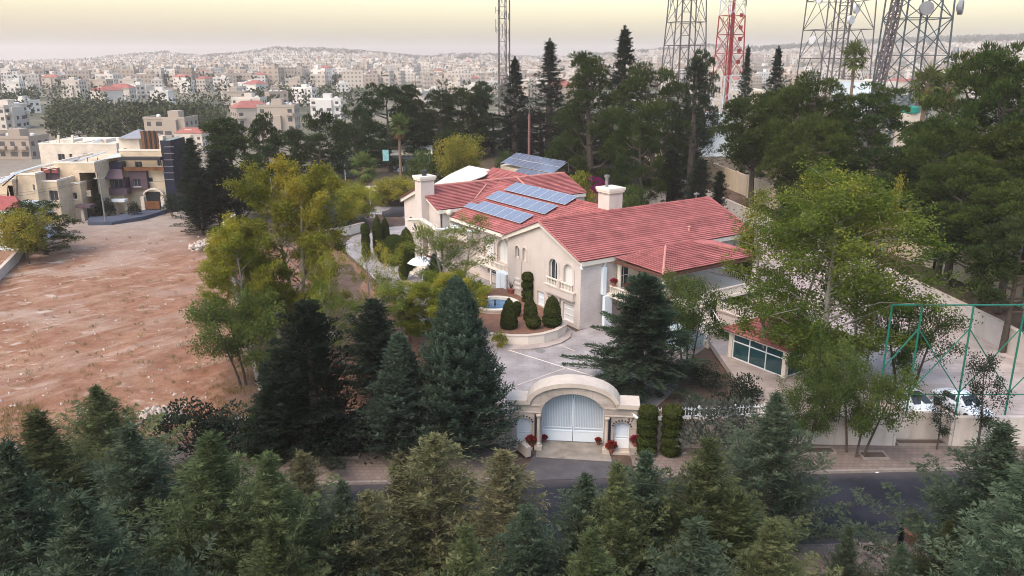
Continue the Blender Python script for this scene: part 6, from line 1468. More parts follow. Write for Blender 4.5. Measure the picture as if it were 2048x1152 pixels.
q = gp(1765, 1115); stones(504, 120, heap(q.x, q.y, 0.8, 0.3), 0.05, 0.3, 'rubble_heap', MT['kerb'], 'pinkish rubble on the near verge of the road', 'rubble')
# weeds and dry grass
def grass(seed, n, reg, name, m, label, h=0.35, cat='grass'):
    c = Crown(seed); r = c.r
    for i in range(n):
        p = reg(r); z = float(hgt(p[0], p[1])); k = 14; P = np.array([p[0], p[1], z]) + r.normal(size=(k, 3)) * np.array([0.16, 0.16, 0.0]); D = rdir(r, k) * 0.55 + np.array([0, 0, 1.0])
        c.add(P, D, rdir(r, k), h * r.uniform(0.5, 1.4, k), 0.035 * np.ones(k), r.rand(k))
    tag(link(name, c.mesh(name, m)), label, cat, kind='stuff')
def dry(r):
    p = gp(*[(r.normal() * 45 + 480, r.normal() * 35 + 795), (r.uniform(-10, 80), r.uniform(820, 880)), (r.uniform(0, 430), r.uniform(470, 850))][r.randint(3)], 0)
    return (p.x, p.y)
grass(511, 380, dry, 'dry_grass', LM['drygrass'], 'straw coloured weeds on the red lot')
def green(r): p = gp(r.uniform(0, 420), r.uniform(470, 850), 0); return (p.x, p.y)
grass(512, 50, green, 'green_weeds', LM['shrub'], 'small green weed tufts dotted over the lot', 0.28)
# ================================================================== neighbouring houses at the far end of the lot
MT['creamwall'] = tiled_mat('cream_house_stone', (0.58, 0.46, 0.33), (0.48, 0.38, 0.28), 0.7, 0.32, 0.85, 0.05, 0.01, 'wall')
MT['palewall'] = tiled_mat('pale_house_stone', (0.60, 0.52, 0.44), (0.50, 0.43, 0.37), 0.7, 0.32, 0.85, 0.05, 0.01, 'wall')
MT['sheetmetal'] = mat('bright_roof_sheet', (0.62, 0.58, 0.52), 0.25, 0.08, 0.8, metal=0.6, spec=0.6)
def hx(px, py, Y): p = dp(px, py, Y); return p.x, p.z
def house(name, label, px, Y, cat='house'): return empty(name, (dp(px, 440, Y).x, Y, 0), 0, label, cat)
def blk(h, name, m, x0, x1, yt, yb, Y, depth, wins=(), winm=None, framem=None, parapet=True, base0=False):
    """house block given by its front face in the photo (left, right, top, bottom), standing at depth Y"""
    o = h.location; (a, zt), (b, _), (_, zb) = hx(x0, yt, Y), hx(x1, yt, Y), hx(x0, yb, Y)
    b = hx(x1, (yt + yb) / 2, Y)[0]; a = hx(x0, (yt + yb) / 2, Y)[0]
    if base0: zb = -1.0
    a -= o.x; b -= o.x; yy = Y - o.y; H_ = []; rects = []
    for (u0, v0, u1, v1) in wins:
        q0, q1 = hx(u0, v0, Y), hx(u1, v1, Y); r = (q0[0] - o.x, q1[0] - o.x, q1[1], q0[1]); rects.append(r); H_.append([(r[0], r[2]), (r[1], r[2]), (r[1], r[3]), (r[0], r[3])])
    fn = lambda s, z, d: (s, yy + d, z)
    mb = holed([(a, zb), (b, zb), (b, zt), (a, zt)], H_, fn, 0.3)
    mb.add([(a, yy, zb), (b, yy, zb), (b, yy + depth, zb), (a, yy + depth, zb), (a, yy, zt), (b, yy, zt), (b, yy + depth, zt), (a, yy + depth, zt)], [(1, 2, 6, 5), (2, 3, 7, 6), (3, 0, 4, 7), (4, 5, 6, 7)])
    w_ = mb.build(name, m, h)
    if parapet: MB().box(a - 0.06, b + 0.06, yy - 0.06, yy + 0.22, zt + 0.003, zt + 0.28).box(a - 0.06, a + 0.2, yy + 0.221, yy + depth, zt + 0.003, zt + 0.28).box(b - 0.2, b + 0.06, yy + 0.221, yy + depth, zt + 0.003, zt + 0.28).build('parapet', MT['trim'], h)
    for r in rects:
        wf = MB(); f = 0.08
        wf.box(r[0], r[0] + f, yy + 0.18, yy + 0.26, r[2], r[3]).box(r[1] - f, r[1], yy + 0.18, yy + 0.26, r[2], r[3]).box(r[0] + f, r[1] - f, yy + 0.18, yy + 0.26, r[3] - f, r[3]).box(r[0] + f, r[1] - f, yy + 0.18, yy + 0.26, r[2], r[2] + f).box((r[0] + r[1]) / 2 - 0.04, (r[0] + r[1]) / 2 + 0.04, yy + 0.18, yy + 0.26, r[2] + f, r[3] - f)
        wo = wf.build('window', framem or MT['steel'], h)
        MB().poly([(r[0] + f, yy + 0.22, r[2] + f), (r[1] - f, yy + 0.22, r[2] + f), (r[1] - f, yy + 0.22, r[3] - f), (r[0] + f, yy + 0.22, r[3] - f)]).build('pane', winm or MT['glass'], wo)
        MB().box(r[0] - 0.1, r[1] + 0.1, yy - 0.10, yy - 0.003, r[2] - 0.12, r[2] - 0.002).build('sill', MT['trim'], wo)
    return a, b, zb, zt, yy
def flat(h, name, m, x0, x1, yt, yb, Y, th=0.15):
    o = h.location; (a, zt), (b, zb) = hx(x0, yt, Y), hx(x1, yb, Y); return MB().box(a - o.x, b - o.x, Y - o.y - th, Y - o.y, zb, zt).build(name, m, h)
def slope(h, name, m, q, Y0, Y1, th=0.08):
    o = h.location; pts = [dp(q[0], q[1], Y0), dp(q[2], q[3], Y0), dp(q[4], q[5], Y1), dp(q[6], q[7], Y1)]
    return MB().prism([p - Vector(o) for p in pts], (0, 0, -th)).build(name, m, h)
# right house with glass stair tower
hA = house('stone_house', 'cream house with dark glass stair tower and rusty roof screen', 285, 133)
blk(hA, 'wall', MT['creamwall'], 247, 331, 302, 430, 132, 12, [(269, 323, 285, 336), (314, 320, 324, 332), (296, 355, 306, 364)], base0=True)
blk(hA, 'upper_wall', MT['palewall'], 238, 279, 277, 303, 134, 7, parapet=False)
blk(hA, 'pillar', MT['palewall'], 319, 327, 272, 302, 133, 1.2, parapet=False)
_o = hA.location; P_ = [dp(234, 277, 133.6), dp(283, 277, 133.6)]; x0_, x1_ = P_[0].x - _o.x, P_[1].x - _o.x; z_ = P_[0].z
MB().add([(x0_, 0.4, z_), (x1_, 0.4, z_), (x1_, 8.4, z_), (x0_, 8.4, z_), ((x0_ + x1_) / 2, 4.4, z_ + 1.2)], [(0, 1, 4), (1, 2, 4), (2, 3, 4), (3, 0, 4), (0, 3, 2, 1)]).build('pyramid_roof', MT['greyroof'], hA)
flat(hA, 'roof_screen', MT['rust'], 281, 319, 262, 300, 133.2)
for k_ in range(1, 4): flat(hA, 'screen_post', MT['dark'], 281 + k_ * 9.5, 282 + k_ * 9.5, 261, 300, 133.0, 0.1)
st_ = blk(hA, 'stair_tower', MT['navy'], 328, 348, 281, 420, 131, 6, parapet=False, base0=True)
for k_ in range(6):
    yy_ = 293 + k_ * 13; flat(hA, 'tower_band', MT['steel'], 328, 348, yy_, yy_ + 1.2, 130.9, 0.06)
flat(hA, 'awning', MT['dark'], 243, 327, 313, 319, 131.2, 1.2); flat(hA, 'balcony_rail', MT['rust'], 246, 329, 334, 341, 131.0, 0.2)
blk(hA, 'clad_bay', MT['purpleclad'], 259, 294, 342, 379, 131.2, 1.0, [(266, 358, 282, 373)], parapet=False)
blk(hA, 'bay_top', MT['navy'], 204, 244, 324, 339, 130.6, 3, parapet=False)
slope(hA, 'bay_awning', MT['purpleclad'], (196, 357, 246, 357, 243, 338, 203, 338), 128.6, 130.6)
blk(hA, 'glazed_bay', MT['purpleclad'], 200, 250, 357, 379, 130.2, 3, [(205, 358, 222, 376), (226, 358, 246, 376)], parapet=False)
blk(hA, 'bay_balcony', MT['purpleclad'], 194, 254, 377, 389, 129.4, 1.6, parapet=False)
blk(hA, 'bay_base', MT['creamwall'], 198, 252, 388, 440, 130.2, 4, parapet=False, base0=True)
slope(hA, 'roof_sheet', MT['sheetmetal'], (203, 319, 243, 313, 242, 305, 225, 309), 130, 134)
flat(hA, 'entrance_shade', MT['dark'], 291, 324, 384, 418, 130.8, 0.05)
ar = MB()
for i in range(10):
    t0, t1 = PI * i / 10, PI * (i + 1) / 10; c_ = dp(307.5, 384, 130.4) - Vector(_o); w_ = 1.55
    ar.bar((c_.x + w_ * math.cos(t0), c_.y, c_.z + 0.9 * math.sin(t0) - 0.4), (c_.x + w_ * math.cos(t1), c_.y, c_.z + 0.9 * math.sin(t1) - 0.4), 0.25, 0.8, up=(0, 1, 0))
ar.build('entrance_arch', MT['palewall'], hA)
for x_ in (282, 322): blk(hA, 'gate_pier', MT['palewall'], x_, x_ + 7, 394, 420, 129.5, 0.6, parapet=False, base0=True)
flat(hA, 'gate_panel', MT['rust'], 290, 321, 402, 418, 129.6)
flat(hA, 'entrance_canopy', MT['white'], 227, 256, 397, 402, 129.0, 1.2)
for x_ in (231, 250): blk(hA, 'canopy_pier', MT['palewall'], x_, x_ + 4, 402, 430, 128.9, 0.4, parapet=False, base0=True)
# middle house
hB = house('stone_house', 'cream house with flat roof and dark windows in the middle of the row', 155, 126)
blk(hB, 'wall', MT['creamwall'], 117, 197, 327, 450, 126, 12, [(146, 346, 161, 366), (189, 345, 194, 356), (172, 381, 182, 391)], base0=True)
blk(hB, 'lower_block', MT['creamwall'], 122, 166, 368, 450, 124.8, 2, [(139, 385, 155, 398)], base0=True)
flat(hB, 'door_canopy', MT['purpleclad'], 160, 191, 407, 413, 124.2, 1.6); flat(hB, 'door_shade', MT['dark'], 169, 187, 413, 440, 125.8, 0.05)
blk(hB, 'canopy_pier', MT['palewall'], 162, 168, 413, 446, 123.4, 0.5, parapet=False, base0=True)
slope(hB, 'roof_sheet', MT['sheetmetal'], (154, 320, 160, 321, 214, 303, 206, 303), 127, 132); slope(hB, 'roof_sheet', MT['greyroof'], (131, 325, 154, 319, 160, 317, 140, 319), 127, 130)
for x_ in (158, 175, 195): MB().tube(dp(x_, 326, 128) - hB.location, dp(x_, 315, 128) - hB.location, 0.05).build('sheet_post', MT['dark'], hB)
# left house
hC = house('stone_house', 'cream house with dark red roof terrace at the left of the row', 75, 119)
blk(hC, 'wall', MT['creamwall'], 33, 80, 350, 470, 119.5, 12, [(65, 369, 71, 381)], base0=True)
blk(hC, 'wall', MT['creamwall'], 80, 121, 364, 460, 121, 10, [(97, 381, 118, 401)], base0=True)
blk(hC, 'side_wall', MT['creamwall'], 0, 33, 362, 470, 118.5, 10, [(15, 371, 29, 392)], base0=True)
flat(hC, 'terrace_screen', MT['reddark'], 82, 118, 336, 346, 122); flat(hC, 'terrace_shade', MT['purpleclad'], 83, 119, 346, 362, 122.4)
for x_ in (83, 101, 118): MB().bar(dp(x_, 362, 121.8) - hC.location, dp(x_, 335, 121.8) - hC.location, 0.12).build('terrace_post', MT['dark'], hC)
MB().bar(dp(86, 334, 121.7) - hC.location, dp(113, 340, 121.7) - hC.location, 0.1).bar(dp(113, 333, 121.6) - hC.location, dp(88, 340, 121.6) - hC.location, 0.1).build('terrace_brace', MT['palewall'], hC)
slope(hC, 'roof_sheet', MT['sheetmetal'], (28, 345, 36, 346, 89, 329, 82, 329), 120, 126); slope(hC, 'roof_sheet', MT['sheetmetal'], (-12, 366, -2, 369, 38, 346, 30, 345), 116, 119)
MB().bar(dp(30, 350, 116.5) - hC.location, dp(5, 372, 116.5) - hC.location, 0.14).bar(dp(34, 352, 117) - hC.location, dp(34, 392, 117) - hC.location, 0.1).build('sheet_frame', MT['dark'], hC)
# taller block behind
hD = house('stone_house', 'pale flat roofed house rising behind the row', 165, 150)
blk(hD, 'wall', MT['palewall'], 86, 240, 289, 400, 150, 14, [(115, 308, 131, 322), (138, 308, 145, 315), (166, 307, 180, 318)], base0=True)
for x_, w_, y_ in ((95, 18, 283), (118, 26, 280), (150, 20, 284), (190, 22, 279)): blk(hD, 'roof_room', MT['palewall'], x_, x_ + w_, y_, 290, 153, 4, parapet=False)
for x_ in (117, 145): MB().bar(dp(x_, 290, 152) - hD.location, dp(x_, 270, 152) - hD.location, 0.35).build('chimney', MT['palewall'], hD)
slope(hD, 'roof_sheet', MT['sheetmetal'], (185, 285, 192, 288, 205, 278, 200, 277), 150, 153)
# red roofed house at the left edge
hE = house('red_roof_house', 'white house with a red hip roof at the left edge', 10, 104)
blk(hE, 'wall', mat('blue_white_render', (0.52, 0.56, 0.62), 0.8, 0.05, 1), -80, 38, 425, 540, 104, 9, [(10, 440, 20, 462)], parapet=False, base0=True)
e0 = [dp(-95, 424, 103) - hE.location, dp(44, 418, 103) - hE.location, dp(30, 392, 107.5) - hE.location, dp(-60, 388, 107.5) - hE.location]
MB().prism(e0, (0, 0, -0.15)).build('roof', MT['reddark'], hE); MB().bar(e0[0] + Vector((0, -0.1, -0.25)), e0[1] + Vector((0, -0.1, -0.25)), 0.2, 0.3).build('eave', MT['white'], hE)
MB().add([e0[1], dp(46, 405, 112) - hE.location, e0[2]], [(0, 1, 2)]).build('roof_hip', MT['reddark'], hE)
# power pole and cables
pb = gp(211, 443, 0.7); pole = empty('lamp_pole', pb, 0, 'tall grey power pole in front of the neighbouring houses', 'pole')
ph = dp(205, 352, pb.y).z - 0.7
MB().tube((0, 0, 0), (0, 0, ph), 0.14, 0.09).build('shaft', MT['steel'], pole); MB().bar((-0.8, 0, ph - 0.3), (0.8, 0, ph - 0.3), 0.1).build('crossarm', MT['steel'], pole)
for i, (sx, ex, ey, ez) in enumerate(((-0.7, -22, -9, -1.0), (0.0, -22, -9, -1.8), (0.7, 22, 7, 0.6))):
    cb = MB(); prev = None
    for k_ in range(13):
        t = k_ / 12; p_ = Vector((sx + (ex - sx) * t, ey * t, ph - 0.3 + ez * t - 1.2 * 4 * t * (1 - t)))
        if prev: cb.tube(prev, p_, 0.018, n=4, cap=False)
        prev = p_
    cb.build('cable', MT['dark'], pole)
for (x_, yt_, yb_, w_, lab) in [(195, 385, 420, 18, 'dark clipped cypress left of the power pole'), (196, 417, 446, 18, 'round bush at the foot of the power pole'), (212, 392, 420, 30, 'green shrub right of the power pole'), (265, 400, 424, 22, 'shrub between the two entrances of the right house'), (145, 415, 446, 20, 'dark shrub beside the middle house door'), (338, 380, 420, 20, 'dark cypress beside the arched entrance')]:
    tree('darkbush' if w_ > 18 else 'dark0', 'house_shrub', x_, yt_, dp(x_, yb_, 127).y - 1.5, lab, w_, 'shrubs in front of the neighbouring houses', 0.3, 'bush')
# ================================================================== rear garden buildings
rb = empty('garden_house', (-34, 168, 1.2), -0.15, 'low pavilion with a blue grey roof behind the palms', 'pavilion'); ro = rb.location
def rbp(x, y, Y): return dp(x, y, Y) - Vector(ro)
MB().prism([Vector(rb.matrix_basis.inverted() @ dp(x, y, Y)) for x, y, Y in ((645, 328, 163), (702, 321, 163), (712, 308, 171), (655, 312, 171))], (0, 0, -0.25)).build('roof', MT['greyroof'], rb)
for x in (-5.2, -2.6, 0.4): MB().tube((x, -4, -1.2), (x, -4, 3.2), 0.12).build('post', MT['white'], rb)
MB().box(-6, 1, 1, 1.3, -1.2, 3.2).build('wall', MT['deck'], rb); MB().box(-6.2, -3, -3.5, -3.2, -1.2, 0.3).build('low_wall', MT['wallstone'], rb)
rb2 = empty('garden_house', (-22, 172, 1.5), 0.1, 'grey garden house behind the tall palm', 'house')
MB().box(-3.5, 4.5, 0, 6, -1.5, 3.0).build('wall', mat('grey_render', (0.22, 0.23, 0.26), 0.85, 0.15, 1), rb2); MB().prism([(-4, -0.6, 3.0), (5, -0.6, 3.0), (5, 6.6, 4.2), (-4, 6.6, 4.2)], (0, 0, 0.2)).build('roof', MT['membrane'], rb2); MB().box(-2.6, -1.4, -0.08, -0.003, -1.4, 1.0).build('door', MT['white'], rb2); MB().box(0.4, 2.2, -0.06, -0.003, 0.4, 1.6).build('window', MT['glass'], rb2)
bk = MB().box(-0.6, 0.6, -0.05, 0.05, 0, 2.2)
tag(bk.build('banner', mat('teal_banner', (0.25, 0.48, 0.50), 0.7, 0.4, 1.5), None, False, dp(772, 322, 160)), 'small teal and white board hanging left of the tall palm trunk', 'board')
# outbuilding carrying the rear solar field
ob = empty('outbuilding', gp(1030, 350, 0), 0, 'beige outbuilding under the rear solar panels', 'outbuilding')
def oloc(x, y, z): return gp(x, y, z) - Vector((ob.location.x, ob.location.y, 0))
o1, o2, o3, o4 = (gp(1000, 330, 4.4), gp(1040, 340, 4.4), gp(1125, 330, 4.4), gp(1050, 310, 4.4))
ow = [oloc(1001, 330, 4.2), oloc(1032, 340, 4.2), oloc(1100, 336, 4.2), oloc(1050, 318, 4.2)]
MB().prism([Vector((p.x, p.y, 0)) for p in ow], (0, 0, 4.2)).build('wall', MT['cream'], ob)
def field(label, q, n, rows):
    """solar field: corner points (near-left, near-right, far-right, far-left), cut into panels"""
    o = empty('solar_array', q[0], 0, label, 'solar panels'); q = [Vector(p) - Vector(q[0]) for p in q]
    for j in range(rows):
        for i in range(n):
            f = lambda u, v: (q[0].lerp(q[1], u)).lerp(q[3].lerp(q[2], u), v)
            u0, u1, v0, v1 = i / n + 0.004, (i + 1) / n - 0.004, j / rows + 0.012, (j + 1) / rows - 0.012
            c = [f(u0, v0), f(u1, v0), f(u1, v1), f(u0, v1)]; nr = (c[1] - c[0]).cross(c[3] - c[0]).normalized()
            p = MB().prism(c, -nr * 0.05).build('panel', MT['panelframe'], o)
            ins = [x.lerp((c[0] + c[2]) / 2, 0.03) + nr * 0.006 for x in c]; MB().poly(ins).build('cells', MT['solar'], p)
    for i in (0, 1):
        b_ = q[3].lerp(q[2], i); MB().bar(b_, b_ - Vector((0, 0, 2.0)), 0.08).build('leg', MT['steel'], o); b_ = q[0].lerp(q[1], i); MB().bar(b_, b_ - Vector((0, 0, 0.9)), 0.08).build('leg', MT['steel'], o)
    return o
A_ = gp(1001, 325, 4.9); B_ = gp(1105, 347, 4.9); C_ = gp(1137, 323, 6.3); D_ = gp(1033, 305, 6.3)
field('large tilted solar field behind the rear roof', [A_, B_, C_, D_], 10, 2)
field('lower solar row in front of the large tilted field', [gp(1029, 345, 4.3), gp(1090, 358, 4.3), gp(1104, 348, 4.8), gp(1041, 335, 4.8)], 6, 1)
# long shed
sh = gp(1150, 300, 2.5); sd = empty('long_shed', (sh.x, sh.y, 2.4), -0.95, 'long dark shed with a pale flat roof by the rear wall', 'shed')
MB().box(-7, 7, -2, 2, 0, 2.6).build('wall', mat('shed_wall', (0.08, 0.075, 0.075), 0.9, 0.2, 1), sd); MB().box(-7.2, 7.2, -2.2, 2.2, 2.6, 2.75).build('roof', MT['greyroof'], sd)
for i in range(6): MB().box(-6.4 + i * 2.2, -4.7 + i * 2.2, -2.05, -2.003, 0.1, 2.3).build('panel', MT['deck'], sd)
bgv = gp(1190, 400, 0.5)
bg_c = Crown(611); [clump(bg_c, (random.uniform(-1.2, 1.2), random.uniform(-0.8, 0.8), 1.2 + random.uniform(0, 2.6)), 0.8, 240, 0.16, 0.12, 0.5) for _ in range(9)]
bb_ = empty('bougainvillea', bgv, 0, 'magenta bougainvillea behind the right chimney', 'shrub'); link('blooms', bg_c.mesh('blooms', LM['magenta']), bb_); MB().path([(0, 0, 0), (0.2, 0, 1.5), (0.3, 0.1, 3)], [0.08, 0.05, 0.02], 6).build('stem', MT['bark'], bb_)
def lamp(px, yb, yt, lab, z=0.0, two=False, group='garden lamps'):
    p = gp(px, yb, z); h = dp(px, yt, p.y).z - z; o = empty('garden_lamp', p, 0, lab, 'lamp', group); MB().tube((0, 0, 0), (0, 0, h), 0.07).build('pole', MT['white'], o)
    for s in ((-0.35, 0.35) if two else (0,)): MB().tube((0, 0, h), (s, 0, h + 0.02), 0.03).lathe(ball_prof(0.2, 0.4), 10, (s, 0, h)).build('globe', MT['white'], o)
lamp(742, 437, 386, 'white lamp post on the paved yard'); lamp(1088, 300, 286, 'twin headed white lamp behind the rear solar field', 2.0, True); lamp(995, 285, 268, 'white lamp in the rear garden', 2.0, True); lamp(1028, 290, 272, 'white lamp right of the rear garden lamp', 2.0, True)
# yard railing
railing('white_railing', 'white railing at the edge of the paved yard', [tuple(gp(730, 440, 0))[:2], tuple(gp(750, 436, 0))[:2]], 0.0, 1.4, 0.6, MT['white'])
# carport slab
cp = gp(768, 412, 0); ct = empty('carport', cp, 0.2, 'small flat carport behind the covered car', 'carport'); MB().box(-3, 3, 0, 5, 2.6, 2.8).build('roof', MT['membrane'], ct)
for x in (-2.7, 2.7):
    for y in (0.3, 4.7): MB().tube((x, y, 0), (x, y, 2.6), 0.09).build('post', MT['steel'], ct)
MB().box(-3, 3, 4.9, 5.1, 0, 2.6).build('wall', MT['rust'], ct)
# ================================================================== masts and lattice towers
def tower(name, label, px, Y, ztop, w0, w1, levels, mats, base=None, rz=0.3, leg=0.28, br=0.14, xb=True, group='lattice towers'):
    X = dp(px, 200, Y).x; z0 = float(hgt(X, Y)) if base is None else base
    o = empty(name, (X, Y, z0), rz, label, 'tower', group); H = ztop - z0; zs = [H * t for t in levels]
    def cor(z): w = (w0 + (w1 - w0) * z / H) / 2; return [Vector((sx * w, sy * w, z)) for sx, sy in ((-1, -1), (1, -1), (1, 1), (-1, 1))]
    for i in range(len(zs) - 1):
        a, b = cor(zs[i]), cor(zs[i + 1]); m = mats[i % len(mats)]
        for k in range(4):
            MB().bar(a[k], b[k], leg).build('leg', m, o); j = (k + 1) % 4
            MB().bar(b[k], b[j], br).build('horizontal', m, o)
            if xb is None: MB().bar(a[k], b[j], br * 0.8).build('brace', m, o)
            elif xb:
                MB().bar(a[k], b[j], br * 0.8).build('brace', m, o)
                MB().bar(a[j], b[k], br * 0.8).build('brace', m, o)
            else:
                mid = (b[k] + b[j]) / 2; MB().bar(a[k], mid, br * 0.8).build('brace', m, o); MB().bar(a[j], mid, br * 0.8).build('brace', m, o)
    return o
def dish(o, p, d, r, m):
    p = Vector(p); d = Vector(d).normalized(); mb = MB(); mb.tube(p, p + d * r * 0.55, r, r * 0.98, 18); mb.tube(p - d * r * 0.25, p, r * 0.35, r, 18); mb.build('dish', m, o)
def antennas(o, seed, n, w, z0, z1, m):
    r = random.Random(seed)
    for i in range(n):
        a = r.uniform(0, 6.28); z = r.uniform(z0, z1); p = Vector((w * math.cos(a), w * math.sin(a), z)); q = p * 1.0 + Vector((0.7 * math.cos(a), 0.7 * math.sin(a), 0))
        MB().bar(p, q, 0.07).bar(q + Vector((0, 0, -0.7)), q + Vector((0, 0, 0.9)), 0.16, 0.1).build('antenna', m, o)
SM = mat('mast_steel', (0.11, 0.095, 0.10), 0.6, 0.2, 1); SG = mat('mast_green_grey', (0.08, 0.10, 0.11), 0.6, 0.2, 1); SW = mat('mast_white', (0.55, 0.55, 0.58), 0.6, 0.08, 1); DW = mat('dish_white', (0.55, 0.54, 0.56), 0.6, 0.1, 1); DG = mat('dish_grey', (0.22, 0.22, 0.24), 0.7, 0.15, 1)
t1 = tower('radio_mast', 'slender grey mast crowded with antennas, left of the others', 1005, 215, 48, 2.0, 1.6, [i / 16 for i in range(17)], [SM], rz=0.2, leg=0.18, br=0.08, xb=None); antennas(t1, 1, 34, 1.0, 14, 46, SM)
MB().tube((1.9, 0, 0), (1.9, 0, 45), 0.18).build('cable_duct', SM, t1)
t2 = tower('lattice_tower', 'broad brown lattice tower left of the red and white one', 1363, 225, 52, 10.8, 6.6, [0, .2, .35, .5, .62, .74, .87, 1], [SM], rz=0.12, leg=0.26, br=0.17, xb=False)
for sx in (-1.2, 1.2): MB().bar((sx, 0, 0), (sx, 0, 48), 0.35).build('inner_mast', SM, t2)
for z in range(6, 48, 3): MB().bar((-1.2, 0, z), (1.2, 0, z), 0.14).build('rung', SM, t2)
antennas(t2, 2, 18, 3.6, 30, 48, SM)
t3 = tower('lattice_tower', 'red and white lattice tower with red junction plates', 1452, 200, 46, 6.0, 3.6, [0, .14, .27, .40, .52, .62, .72, .81, .90, 1], [MT['redpaint'], SW, SW, MT['redpaint'], MT['redpaint'], MT['redpaint'], SW, SM, SM], rz=0.35, leg=0.22, br=0.13)
for i, z in enumerate((4, 20, 22.5, 25.2, 27.8, 30.5)):
    for sx in (-1.2, 1.2): MB().box(sx - 0.45, sx + 0.45, -2.15, -1.95, z, z + 0.9).build('junction_plate', MT['redpaint'], t3)
for sx in (-0.5, 0.5): MB().bar((-2.5 + sx, -2.4, 14), (-1.9 + sx, -2.1, 44), 0.08).build('ladder_rail', MT['redpaint'], t3)
for z in range(15, 44): MB().bar((-2.95 + 0.02 * (z - 14), -2.4 + 0.01 * (z - 14), z), (-2.05 + 0.02 * (z - 14), -2.4 + 0.01 * (z - 14), z), 0.06).build('ladder_rung', MT['redpaint'], t3)
MB().bar((0.2, 0, 10), (0.2, 0, 44), 0.4).build('inner_mast', MT['redpaint'], t3); antennas(t3, 3, 12, 2.6, 26, 42, SM); dish(t3, (1, -2.6, 36.5), (0.2, -1, 0), 0.9, DG)
t4 = tower('lattice_tower', 'wide grey tower with white dishes and a central shaft', 1660, 215, 50, 14.0, 11.6, [0, .25, .45, .6, .75, .88, 1], [SM], rz=0.1, leg=0.24, br=0.17, xb=False)
for sx in (-1.6, 1.6):
    for sy in (-1.2, 1.2): MB().bar((sx + 0.5, sy, 0), (sx + 1.2, sy, 49), 0.3).build('shaft_leg', SM, t4)
for z in range(2, 48, 2): MB().bar((-1.0, -1.2, z), (2.4, -1.2, z), 0.14).bar((-1.0, -1.2, z), (2.4, -1.2, z + 2), 0.1).build('shaft_lacing', SM, t4)
dish(t4, (1.9, -2.2, 30.5), (0.5, -1, 0), 1.1, DW); dish(t4, (3.0, -2.2, 33.2), (0.6, -1, 0), 1.2, DW); dish(t4, (-8.3, -6.0, 35), (-1, -0.4, 0), 0.9, DW); dish(t4, (-9.3, -6.5, 25.5), (-1, -0.4, 0), 1.0, DW); antennas(t4, 4, 22, 2.6, 18, 44, SM)
t5 = tower('lattice_tower', 'green grey tower with three large drum dishes', 1812, 160, 44, 10.2, 8.2, [0, .2, .38, .54, .70, .85, 1], [SG], rz=0.05, leg=0.24, br=0.17)
for sx in (-1.9, 1.9): MB().bar((sx, -4.8, 0), (sx + 0.4, -4.0, 41), 0.26).build('inner_post', SG, t5)
dish(t5, (-1.2, -4.9, 30.6), (-0.25, -1, 0), 1.25, DG); dish(t5, (5.2, -4.4, 30.8), (0.9, -0.7, 0), 1.3, DG); dish(t5, (5.4, -4.6, 22.6), (0.9, -0.7, 0), 1.25, DG)
t6 = tower('radio_mast', 'dark leaning ladder mast in front of the green tower', 1738, 152, 42, 1.3, 1.3, [i / 20 for i in range(21)], [SM], rz=0.2, leg=0.26, br=0.14); t6.rotation_euler = (0, R(5.5), 0.1)
rp = Vector((dp(1058, 330, 165).x, 165, 1.0)); rpo = empty('antenna_pole', rp, 0, 'short red pole with a television aerial behind the rear roof', 'antenna')
hh_ = dp(1058, 178, rp.y).z - 1; MB().tube((0, 0, 0), (0, 0, hh_ * 0.72), 0.3, 0.25, 10).build('red_shaft', mat('faded_red', (0.20, 0.10, 0.09), 0.8, 0.15, 2), rpo); MB().tube((0, 0, hh_ * 0.72), (0, 0, hh_), 0.08).build('upper_pole', SM, rpo)
for z, w in ((0.99, 1.9), (0.83, 1.0), (0.79, 1.4)): MB().bar((-w, 0, hh_ * z), (w, 0, hh_ * z), 0.09).build('aerial_bar', SM, rpo)
# compound sheds between the pines and the towers
for (nm, x0, x1, yt, yb, Y, dep, m, lab) in [('beige_block', 1398, 1445, 140, 200, 240, 14, 'palewall', 'plain beige block behind the see-through conifer'), ('white_shed', 1400, 1482, 232, 275, 185, 10, 'bluewhite', 'pale blue shed at the foot of the red and white tower'), ('beige_block', 1460, 1530, 182, 215, 235, 14, 'palewall', 'low beige block right of the red and white tower'), ('white_shed', 1700, 1768, 163, 185, 200, 12, 'bluewhite', 'white flat roofed shed under the lone palm'), ('beige_block', 1655, 1730, 170, 200, 215, 12, 'palewall', 'beige block between the grey tower and the lone palm'), ('dark_shed', 1790, 1850, 190, 216, 165, 8, 'deck', 'dark roofed shed at the foot of the green tower')]:
    h_ = house(nm, lab, (x0 + x1) / 2, Y, 'building'); blk(h_, 'wall', MT[m], x0, x1, yt, yb + 40, Y, dep, [(x0 + 6, yt + 8, x0 + 11, yt + 13), (x1 - 14, yt + 8, x1 - 8, yt + 13)])
gt_ = dp(1822, 212, 150); tk = empty('water_tank', (gt_.x, 150, gt_.z - 1.2), 0, 'round green tank by the dark roofed shed', 'tank'); MB().lathe([(1.6, 0), (1.6, 1.0), (1.5, 1.1), (0.3, 1.25)], 18).build('drum', mat('green_tank', (0.02, 0.22, 0.17), 0.5, 0.1, 1), tk); MB().box(-1.8, 1.8, -1.2, 1.2, -8, -0.02).build('stand', MT['palewall'], tk)
